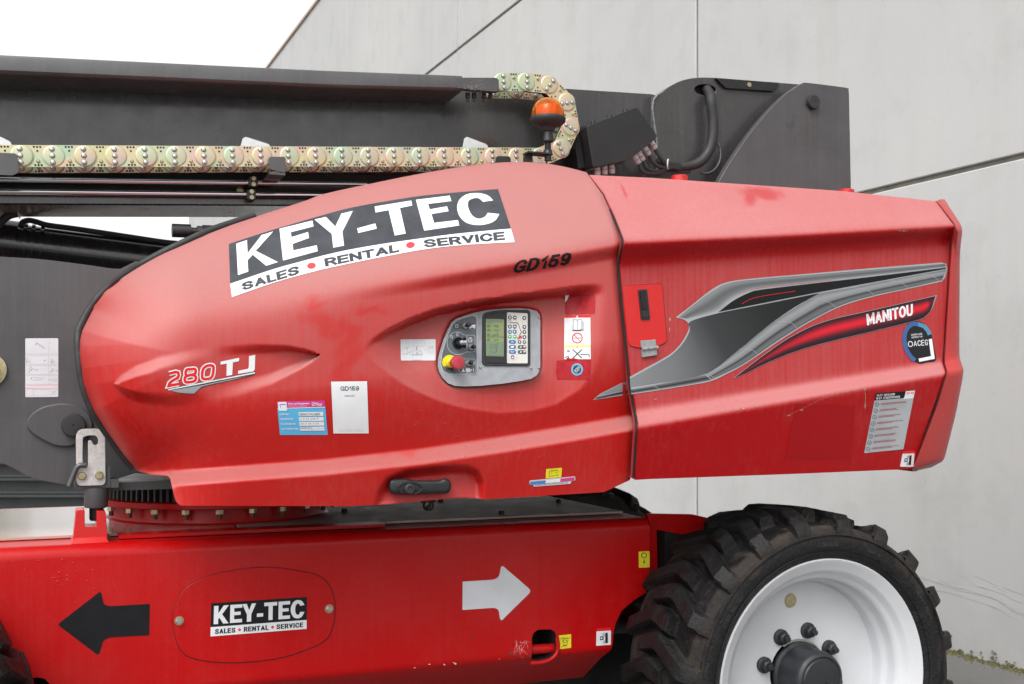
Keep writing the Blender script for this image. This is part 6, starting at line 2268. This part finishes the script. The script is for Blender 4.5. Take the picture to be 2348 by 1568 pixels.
# yellow battery sticker and origin plate below
by = Print(coverY, 0.0014, cut=14)
by.poly(rounded(HN.m((1608, 132), (1756, 120), (1750, 208), (1602, 222)), 2), 's_yellow', 0)
by.line(HN.m((1640, 152), (1722, 145), (1718, 192), (1636, 200)), 0.7, 'ink', 1, True)
by.line(HN.m((1652, 170), (1666, 169)), 0.7, 'ink', 1)
by.line(HN.m((1692, 167), (1708, 166)), 0.7, 'ink', 1)
by.line(HN.m((1700, 159), (1700, 174)), 0.7, 'ink', 1)
for x, y in ((1662, 146), (1702, 141)):
    by.line(HN.m((x - 6, y + 4), (x - 5, y - 3), (x + 6, y - 4), (x + 7, y + 2)), 0.6, 'ink', 1)
by.build('battery_sticker', lift, 'small yellow battery sticker above the origin plate')
fr_ = Print(coverY, 0.0016, cut=14)
fr_.poly(HN.m((1482, 282), (1846, 245), (1835, 270), (1498, 298)), 's_offwhite', 0)
fr_.poly(rounded(HN.m((1450, 240), (1880, 200), (1883, 240), (1452, 282)), 3), 's_lightgrey', 0)
fr_.poly(HN.m((1458, 252), (1602, 238), (1602, 266), (1456, 279)), 's_flagblue', 1)
fr_.poly(HN.m((1602, 236), (1742, 222), (1738, 253), (1602, 266)), 's_white', 1)
fr_.poly(HN.m((1742, 222), (1874, 208), (1874, 238), (1738, 252)), 's_pink', 1)
fr_.text('MADE IN FRANCE', quad(HN, (1508, 279), (1815, 250), (1815, 266), (1505, 295)), 'ink', 1, 0.0)
fr_.build('origin_plate', lift, 'blue white and pink origin plate low on the engine cover')

# ------------------------------------------------------------------ graphics on the rear cover
def mixcol(stops):
    def f(t):
        t = min(max(t, 0), 1)
        for (a, ca), (b, cb) in zip(stops[:-1], stops[1:]):
            if t <= b:
                k = (t - a) / (b - a + 1e-9)
                return tuple(x * (1 - k) + y * k for x, y in zip(ca, cb))
        return stops[-1][1]
    return f
g_ = lambda v: (v * .70, v * .74, v * .77)
sw = Print(rearY, 0.0014, cut=16)
silver = g_(0.42)
up_top = crom(Z6.m((160, 580), (240, 520), (380, 410), (480, 360), (650, 335), (1000, 305), (1400, 270), (1830, 235)), 5)
low_bot = crom(Z6.m((-118, 1062), (0, 1045), (250, 1005), (380, 980), (480, 935), (600, 870), (800, 735), (1000, 610), (1200, 510), (1400, 450), (1600, 405), (1830, 355)), 5)
notch = crom(Z6.m((160, 580), (210, 592), (238, 615), (242, 655), (200, 735), (140, 800), (60, 850), (-20, 893), (-126, 952)), 5)
outl = up_top + Z6.m((1858, 243), (1866, 275), (1852, 330)) + low_bot[::-1] + notch[::-1]
sw.poly(outl, 's_outline', 0)
# shaded body
body_top = crom(Z6.m((-126, 965), (60, 862), (145, 808), (212, 735), (252, 655), (250, 606), (430, 553), (700, 500), (1060, 428)), 5)
body_bot = crom(Z6.m((-124, 1018), (0, 1000), (345, 935), (560, 780), (640, 715), (700, 665), (780, 602), (900, 520), (1060, 428)), 5)
sw.strip(body_top, body_bot, lambda u, v: mixcol([(0, g_(.26)), (.22, g_(.19)), (.48, g_(.05)), (.75, g_(.022)), (1, g_(.016))])(u), 1, 60)
# upper wing
wt = crom(Z6.m((185, 578), (260, 515), (390, 420), (490, 370), (650, 345), (1000, 315), (1400, 282), (1850, 245)), 5)
wb = crom(Z6.m((235, 588), (420, 540), (500, 475), (600, 420), (690, 398), (1000, 362), (1400, 316), (1855, 262)), 5)
sw.strip(wt, wb, lambda u, v: mixcol([(0, g_(.30)), (.45, g_(.12)), (.8, g_(.20)), (1, g_(.40))])(v), 1, 60)
# black blade under the wing
kt_ = crom(Z6.m((428, 545), (520, 475), (620, 424), (700, 404), (1000, 368), (1400, 322), (1855, 266)), 5)
kb_ = crom(Z6.m((428, 549), (700, 494), (1060, 424), (1500, 343), (1855, 278)), 5)
sw.strip(kt_, kb_, lambda u, v: g_(.012), 1, 60)
sw.line(kb_, 1.5, 's_outline', 2)
sw.line(kt_, 0.8, 's_outline', 2)
sw.line(wt, 0.6, 's_slate', 2)
sw.line(crom(Z6.m((575, 495), (640, 462), (740, 440), (910, 415)), 5), 0.9, 's_red', 2)
sw.line(crom(Z6.m((560, 430), (680, 396), (900, 372), (1150, 345)), 5), 0.7, 's_red', 2)
# silver blade with dark ribs
bt_ = crom(Z6.m((350, 935), (560, 782), (780, 604), (1000, 465), (1060, 432), (1270, 393), (1500, 346), (1700, 308), (1856, 283)), 5)
bb_ = crom(Z6.m((385, 968), (480, 925), (600, 862), (800, 725), (1000, 602), (1200, 502), (1400, 442), (1600, 398), (1832, 345)), 5)
sw.strip(bt_, bb_, lambda u, v: mixcol([(0, g_(.20)), (.25, g_(.34)), (.52, g_(.24)), (.60, g_(.015)), (.66, g_(.10)), (.85, g_(.18)), (1, g_(.10))])(v), 1, 70)
lt_ = crom(Z6.m((-120, 1030), (0, 1010), (345, 940)), 5)
lb_ = crom(Z6.m((-118, 1056), (0, 1038), (250, 998), (385, 972)), 5)
sw.strip(lt_, lb_, lambda u, v: mixcol([(0, g_(.25)), (.4, g_(.10)), (.6, g_(.015)), (1, g_(.2))])(v), 1, 24)
for pts in (((20, 1010), (72, 1032)), ((345, 938), (380, 945), (412, 965)), ((560, 778), (630, 780), (676, 808)), ((780, 603), (880, 612), (922, 645)), ((1000, 464), (1110, 480), (1170, 520)),
            ((1270, 393), (1355, 405), (1412, 445)), ((1500, 347), (1570, 360), (1625, 398)), ((1700, 308), (1770, 320), (1820, 357))):
    sw.line(crom(Z6.m(*pts), 5), 0.8, 's_outline', 2)
sw.build('rear_graphic', lift, 'silver and black swoosh graphic on the rear cover')
tip = Print(coverY, 0.0014, cut=16)
tip.poly(Z5.m((1680, 1098), (1722, 1060), (1892, 974), (1902, 1064)), 's_outline', 0)
tip.poly(Z5.m((1735, 1062), (1893, 982), (1898, 1030)), 's_midgrey', 1)
tip.poly(Z5.m((1710, 1080), (1900, 1038), (1901, 1052), (1695, 1092)), 's_slate', 1)
tip.build('graphic_tip', lift, 'pointed tip of the silver graphic on the engine cover')
bn = Print(rearY, 0.0016, cut=16)
bnt = crom(Z6.m((520, 963), (600, 900), (720, 810), (850, 720), (1000, 640), (1150, 588), (1350, 543), (1600, 486), (1800, 440)), 5)
bnb = crom(Z6.m((522, 965), (600, 932), (700, 882), (850, 817), (1000, 767), (1150, 727), (1400, 667), (1680, 597), (1742, 560), (1772, 518), (1800, 442)), 5)
bn.poly(bnt + bnb[::-1], 's_midgrey', 0)
def bcol(u, v):
    k = math.exp(-((v - .45) / .2) ** 2) * (1 if u < .97 else 0.2) * min(1, u * 2.2)
    return (0.012 + 0.55 * k, 0.010 + 0.004 * k, 0.016 + 0.012 * k)
bn.strip([(x + .6, y + .9) for x, y in bnt[:-3]] + [Z6(1790, 446)], [(x, y - .9) for x, y in bnb[:-8]] + [Z6(1770, 512)], bcol, 1, 80)
bn.text('MANITOU', quad(Z6, (1356, 560), (1648, 494), (1650, 566), (1362, 630)), 's_white', 3, 0.035, 0.02)
bn.build('maker_banner', lift, 'black and red banner with white maker name')
# inspection seal
sl = Print(rearY, 0.0014)
so = crom(RT.m((600, 282), (660, 300), (700, 345), (725, 400), (745, 500), (760, 608), (690, 625), (620, 637), (560, 600), (510, 540), (482, 470), (480, 400), (510, 325), (550, 292)), 4, True)
sl.poly(so, 's_night', 0)
sl.line(crom(RT.m((585, 612), (540, 565), (508, 500), (497, 420), (515, 350), (560, 308), (610, 305)), 5), 36 * RT.k, 's_indigo', 1)
sl.line(crom(RT.m((608, 306), (660, 325), (695, 365), (708, 395)), 5), 34 * RT.k, 's_teal', 1)
sl.line(RT.m((713, 430), (735, 585), (618, 608)), 28 * RT.k, 's_white', 1)
sl.text('ACEG', quad(RT, (572, 445), (692, 435), (694, 482), (575, 492)), 's_white', 1, 0.0)
sl.line(circ(*RT(547, 473), 18 * RT.k, 22 * RT.k, 18), 6 * RT.k, 's_white', 1, True)
sl.text('GEKEURD DOOR', quad(RT, (552, 390), (644, 380), (645, 394), (553, 404)), 's_white', 1, 0.0)
sl.text('CONTROLE PAR', quad(RT, (555, 412), (646, 402), (647, 416), (556, 426)), 's_white', 1, 0.0)
sl.build('inspection_seal', lift, 'large round black and blue inspection seal')
# rental rules sheet
vq = quad(RT, (258, 885), (585, 862), (488, 1352), (160, 1385))
vs = Print(rearY, 0.0014, cut=16)
vs.poly(vq, 's_silver', 0)
vs.poly(qp(vq, (.77, 0), (1, 0), (1, .13), (.74, .13)), 's_white', 1)
vs.poly(qp(vq, (0, 0), (.77, 0), (.76, .115), (0, .12)), 's_black', 1)
vs.text('VLOT GEHUURD', inq(vq, .03, .02, .5, .055), 's_white', 2, 0.02)
vs.text('VLOT AFGESPROKEN', inq(vq, .03, .068, .64, .105), 's_white', 2, 0.02)
vs.text('KEY-TEC', inq(vq, .80, .02, .985, .055), 's_red', 2, 0.02)
for i in range(8):
    v = .19 + .107 * i
    c = bil(vq, .085, v)
    vs.line(circ(c[0], c[1], 4.6, n=16), 0.8, 'ink', 1, True)
    vs.line([(c[0] - 1.8, c[1]), (c[0] - .3, c[1] + 1.6), (c[0] + 2.2, c[1] - 1.8)], 0.9, 'ink', 1)
    for j in range(5 if i == 0 else 3):
        u1 = random.uniform(.55, .9)
        vv = v - .03 + j * .0175
        vs.poly(qp(vq, (.18, vv), (u1, vv - .004), (u1, vv + .003), (.18, vv + .007)), 'ink_red' if j in (1, 2) and i % 1 == 0 and j != 0 else 'ink_soft', 1)
vs.build('rules_sheet', lift, 'grey rental rules sheet with black heading')

def crush(pr_, q):
    pr_.poly(rounded(q, 1.5), 's_white', 0)
    pr_.poly(qp(q, (0, 0), (1, 0), (1, .17), (0, .17)), 's_red', 1)
    pr_.poly(qp(q, (.6, .30), (.78, .28), (.80, .88), (.62, .90)), 'ink', 1)
    pr_.poly(qp(q, (.25, .48), (.5, .46), (.5, .68), (.25, .70)), 'ink', 1)
    pr_.poly(qp(q, (.30, .54), (.42, .53), (.42, .62), (.30, .63)), 's_white', 2)
    for a, b in (((.38, .32), (.55, .46)), ((.5, .26), (.58, .44)), ((.42, .9), (.56, .7)), ((.54, .94), (.6, .74))):
        pr_.line(qp(q, a, b), 1.0, 'ink', 1)
c1_ = Print(rearY, 0.0014)
crush(c1_, quad(RT, (485, 1368), (584, 1362), (572, 1500), (460, 1498)))
c1_.build('crush_warning', lift, 'white crush warning sticker on the tail of the rear cover')
dp = Print(rearY, 0.0010)
dp.poly(rounded(Z6.m((912, 1120), (1290, 1132), (1262, 1468), (845, 1472)), 1.5), 's_darkred', 0)
dp.build('label_residue', lift, 'darker red rectangle where a large label was removed')

# ------------------------------------------------------------------ print on the chassis
CS = flat(CY)
ar = Print(CS, 0.0016)
ar.poly(rounded(Z7.m((360, 1195), (628, 988), (636, 1000), (652, 1072), (690, 1080), (940, 1065), (935, 1262), (690, 1275), (650, 1290), (622, 1378), (608, 1382)), [8, 4, 3, 8, 8, 0, 0, 8, 8, 3, 4], 5), 's_black', 0)
ar.build('direction_arrow', lift, 'black arrow painted on the chassis side')
ar = Print(CS, 0.0016)
ar.poly(rounded(Z8.m((863, 926), (1060, 914), (1092, 895), (1104, 832), (1116, 828), (1297, 984), (1108, 1170), (1098, 1160), (1088, 1100), (1060, 1090), (862, 1104)), [0, 8, 8, 3, 3, 10, 3, 3, 8, 8, 0], 5), 's_offwhite', 0)
ar.build('direction_arrow', lift, 'white arrow painted on the chassis side')
hk = Print(CS, 0.0016)
hk.poly(rounded(A5.m((1658, 240), (1785, 226), (1786, 368), (1662, 384)), 1.5), 's_yellow', 0)
hk.line(A5.m((1672, 276), (1775, 266)), 1.0, 'ink', 1)
for x in range(6):
    hk.line(A5.m((1680 + 16 * x, 270), (1690 + 16 * x, 258)), 0.8, 'ink', 1)
hk.line(circ(*A5(1722, 300), 3.6, n=14), 1.2, 'ink', 1, True)
hk.line(A5.m((1700, 276), (1698, 330), (1720, 350), (1748, 330), (1752, 272)), 0.9, 'ink', 1)
hk.line(A5.m((1690, 360), (1722, 335), (1740, 354)), 1.2, 'ink', 1)
hk.build('tie_down_sticker', lift, 'yellow tie down sticker beside the chassis slot')
c2_ = Print(CS, 0.0016)
crush(c2_, quad(A5, (2050, 166), (2202, 158), (2200, 336), (2048, 348)))
c2_.build('crush_warning', lift, 'white crush warning sticker low on the chassis end')
ty = Print(CS, 0.0016)
ty.poly(rounded(A4.m((372, 440), (465, 436), (467, 574), (373, 578)), 1.5), 's_yellow', 0)
ty.line(circ(*A4(418, 472), 5.6, n=20), 1.6, 'ink', 1, True)
ty.line(A4.m((418, 505), (418, 540)), 1.2, 'ink', 1)
ty.poly(A4.m((408, 525), (430, 525), (419, 542)), 'ink', 1)
ty.text('10500 Kg', quad(A4, (395, 548), (448, 546), (448, 554), (395, 556)), 'ink_soft', 1)
ty.build('tyre_load_sticker', lift, 'yellow wheel load sticker at the chassis end')

# fold-out instruction sheet on the grey plate
iq = A8.m((118, 130), (858, 128), (858, 1445), (118, 1450))
ins = Print(flat(3.96), 0.0016)
ins.poly(rounded(iq, 3), 's_offwhite', 0)
for y in (475, 508, 708, 740, 935, 966, 1160, 1190):
    ins.line(A8.m((132, y), (625, y)), 0.35, 'ink_soft', 1)
    ins.line(A8.m((648, y), (840, y)), 0.35, 'ink_soft', 1)
ins.line(A8.m((637, 305), (640, 1190)), 0.35, 'ink_soft', 1)
ins.poly(A8.m((119, 1198), (857, 1198), (857, 1252), (119, 1252)), 's_rose', 1)
for pts in (((345, 205), (555, 345)), ((360, 235), (550, 365)), ((285, 1008), (555, 1024)), ((285, 1065), (480, 1058)), ((215, 800), (240, 760), (265, 790)), ((195, 835), (215, 800)),
            ((270, 795), (350, 840)), ((700, 830), (730, 800), (790, 850)), ((700, 1045), (838, 1050)), ((700, 1085), (838, 1085)), ((700, 1400), (810, 1290)), ((720, 1290), (800, 1400)), ((640, 260), (690, 215))):
    ins.line(A8.m(*pts), 0.7, 'ink_soft', 1)
for c in ((150, 600), (205, 650), (200, 880), (380, 838), (710, 605), (750, 655), (685, 885), (820, 855)):
    ins.line(A8.m((c[0] - 22, c[1] - 14), (c[0] + 14, c[1] - 22), (c[0] + 24, c[1] + 12), (c[0] - 12, c[1] + 24)), 0.5, 'ink_soft', 1, True)
for c in ((350, 265), (148, 660), (552, 625), (250, 838), (252, 1032), (668, 1060), (705, 660), (728, 858)):
    ins.line(A8.m((c[0] - 6, c[1] + 14), (c[0] + 8, c[1] - 14)), 1.2, 'ink', 1)
ins.line(A8.m((130, 1262), (300, 1262), (300, 1420), (130, 1420)), 0.3, 'ink_soft', 1, True)
ins.line(A8.m((305, 1275), (670, 1275), (670, 1405), (305, 1405)), 0.3, 'ink_soft', 1, True)
ins.build('instruction_sheet', lift, 'white instruction sheet of small drawings on the grey plate')

# ------------------------------------------------------------------ wear with a shape of its own
ch = Print(rearY, 0.0011)
for cx, cy, rx, ry in ((1590, 1447 - 1410, 42, 4), (125, 590, 7, 12), (123, 655, 4, 16), (35, 1092, 10, 3), (485, 1168, 10, 5), (548, 1159, 14, 4), (588, 1152, 10, 4), (670, 1136, 9, 5),
                       (1348, 1030, 6, 8), (1350, 1135, 6, 16), (950, 1160, 10, 6), (870, 1195, 12, 5)):
    ch.poly([Z6(*p) for p in ragged(cx, cy, rx, ry)], 'chip', 0)
ch.line([Z6(x, y) for x, y in ((865, 1195), (950, 1155), (1080, 1090), (1200, 1050), (1340, 1025))], 0.5, 'chip', 0)
ch.line([Z6(x, y) for x, y in ((1346, 1030), (1352, 1080), (1347, 1140))], 1.2, 'chip', 0)
ch.build('paint_chips', rear)
ch = Print(CS, 0.0012)
for cx, cy, rx, ry in ((1155, 430, 16, 24), (1275, 468, 20, 10), (1350, 448, 14, 14), (740, 268, 26, 7), (1200, 445, 30, 8)):
    ch.poly([A5(*p) for p in ragged(cx, cy, rx, ry)], 'scuff', 0)
for k in range(14):
    ch.line([A5(random.uniform(1180, 1360), random.uniform(280, 450)), A5(random.uniform(1180, 1360), random.uniform(280, 450))], 0.35, 's_rose', 0)
for k in range(10):
    x = random.uniform(150, 1100)
    ch.poly([A5(*p) for p in ragged(x, 585 - 0.085 * x + random.uniform(-25, 5), random.uniform(3, 14), random.uniform(2, 6))], 's_rose', 0)
ch.build('paint_chips', chassis)
# scratches, stains and scuffs on the boom steel
sc_ = Print(flat(WY), 0.0010)
for k in range(26):
    x, y = random.uniform(20, 900), random.uniform(240, 320)
    l_, s_ = random.uniform(8, 60), random.uniform(-0.5, 0.4)
    sc_.line([(x, y), (x + l_ * .5, y + l_ * .5 * s_ + random.uniform(-1, 1)), (x + l_, y + l_ * s_)], random.uniform(0.2, 0.45), 'scratch', 0)
for k in range(40):
    x, y = random.uniform(0, 1150), random.uniform(235, 330)
    sc_.poly([p for p in ragged(x, y, random.uniform(0.5, 1.4), random.uniform(0.5, 2.2), 8)], 'dark_steel', 0)
sc_.build('boom_scratches', boom)
sc_ = Print(flat(3.925), 0.0010)
for k in range(70):
    x, y = random.gauss(950, 34), random.gauss(542, 13)
    sc_.poly([Z2(*p) for p in ragged(x, y, random.uniform(1, 7), random.uniform(1, 3.5), 8)], 'scratch', 0)
sc_.build('tray_scuffs', boom)
sc_ = Print(flat(3.985), 0.0010)
sc_.poly([Z3(*p) for p in ((982, 690), (992, 692), (990, 850), (984, 852))], 'stain', 0)
sc_.poly([Z3(*p) for p in ((1012, 692), (1042, 690), (1046, 760), (1042, 950), (1034, 960), (1026, 800))], 'stain', 0)
for k in range(26):
    x, y = random.uniform(880, 1230), random.uniform(600, 1150)
    sc_.poly([Z3(*p) for p in ragged(x, y, random.uniform(1, 4), random.uniform(1, 4), 8)], 'stain', 0)
for k in range(16):
    x, y = random.gauss(920, 30), random.gauss(770, 45)
    sc_.line([Z3(x, y), Z3(x + random.uniform(-4, 10), y + random.uniform(15, 45))], 1.3, 'stain', 0)
sc_.line([Z3(860, 890), Z3(1000, 912), Z3(1250, 960)], 0.3, 'stain', 0)
sc_.build('plate_stains', nearp)
sc_ = Print(flat(3.96), 0.0010)
sc_.poly([Z4(*p) for p in ((402, 1330), (425, 1335), (432, 1450), (426, 1560), (408, 1560))], 'stain', 0)
for k in range(14):
    x, y = random.uniform(20, 450), random.uniform(230, 650)
    sc_.poly([Z4(*p) for p in ragged(x, y, random.uniform(2, 9), random.uniform(2, 7), 9)], 'stain', 0)
sc_.build('plate_stains', side_plate)
# rain drops on chassis and cover
def drops(surf, pts, parent):
    mb = MB()
    for x, y, r in pts:
        c = at(x, y, float(surf(np.array([x]), np.array([y]))[0]))
        V, F = [(c.x, c.y - r * 0.55, c.z - r * 0.2)], []
        for j, (f, d) in enumerate(((0.6, -0.42), (1.0, 0.0))):
            for i in range(8):
                a = i * math.pi / 4
                V.append((c.x + math.cos(a) * r * 0.8 * f, c.y + d * r, c.z + math.sin(a) * r * 1.25 * f))
        for i in range(8):
            j = (i + 1) % 8
            F += [(0, 1 + i, 1 + j), (1 + i, 9 + i, 9 + j, 1 + j)]
        mb.add(V, F, 'drop')
    o = mb.build('rain_drops', parent, 80)
    o['kind'] = 'stuff'
m = bpy.data.materials.new('drop'); nt, p = nodes_of(m)
p.inputs['Base Color'].default_value = (0.42, 0.01, 0.01, 1); p.inputs['Roughness'].default_value = 0.12; p.inputs['Specular IOR Level'].default_value = 0.35
MATS['drop'] = m
drops(CS, [(*Z7(random.gauss(300, 190), 790 + abs(random.gauss(0, 110))), random.uniform(0.0014, 0.0032)) for _ in range(34)], chassis)
drops(coverY, [(*Z5(random.uniform(550, 1150), random.uniform(1040, 1330)), random.uniform(0.0012, 0.0026)) for _ in range(42)]
      + [(*Z8(random.uniform(620, 1250), random.uniform(60, 320)), random.uniform(0.0012, 0.0026)) for _ in range(22)], cover)
for o in list(scene.objects):
    if o.name.split('.')[0] in ('paint_chips', 'plate_stains', 'tray_scuffs', 'boom_scratches', 'scuff_mark', 'moss'):
        o['kind'] = 'stuff'
    if o.type == 'MESH' and o.data.users == 1:
        o.data.name = o.name
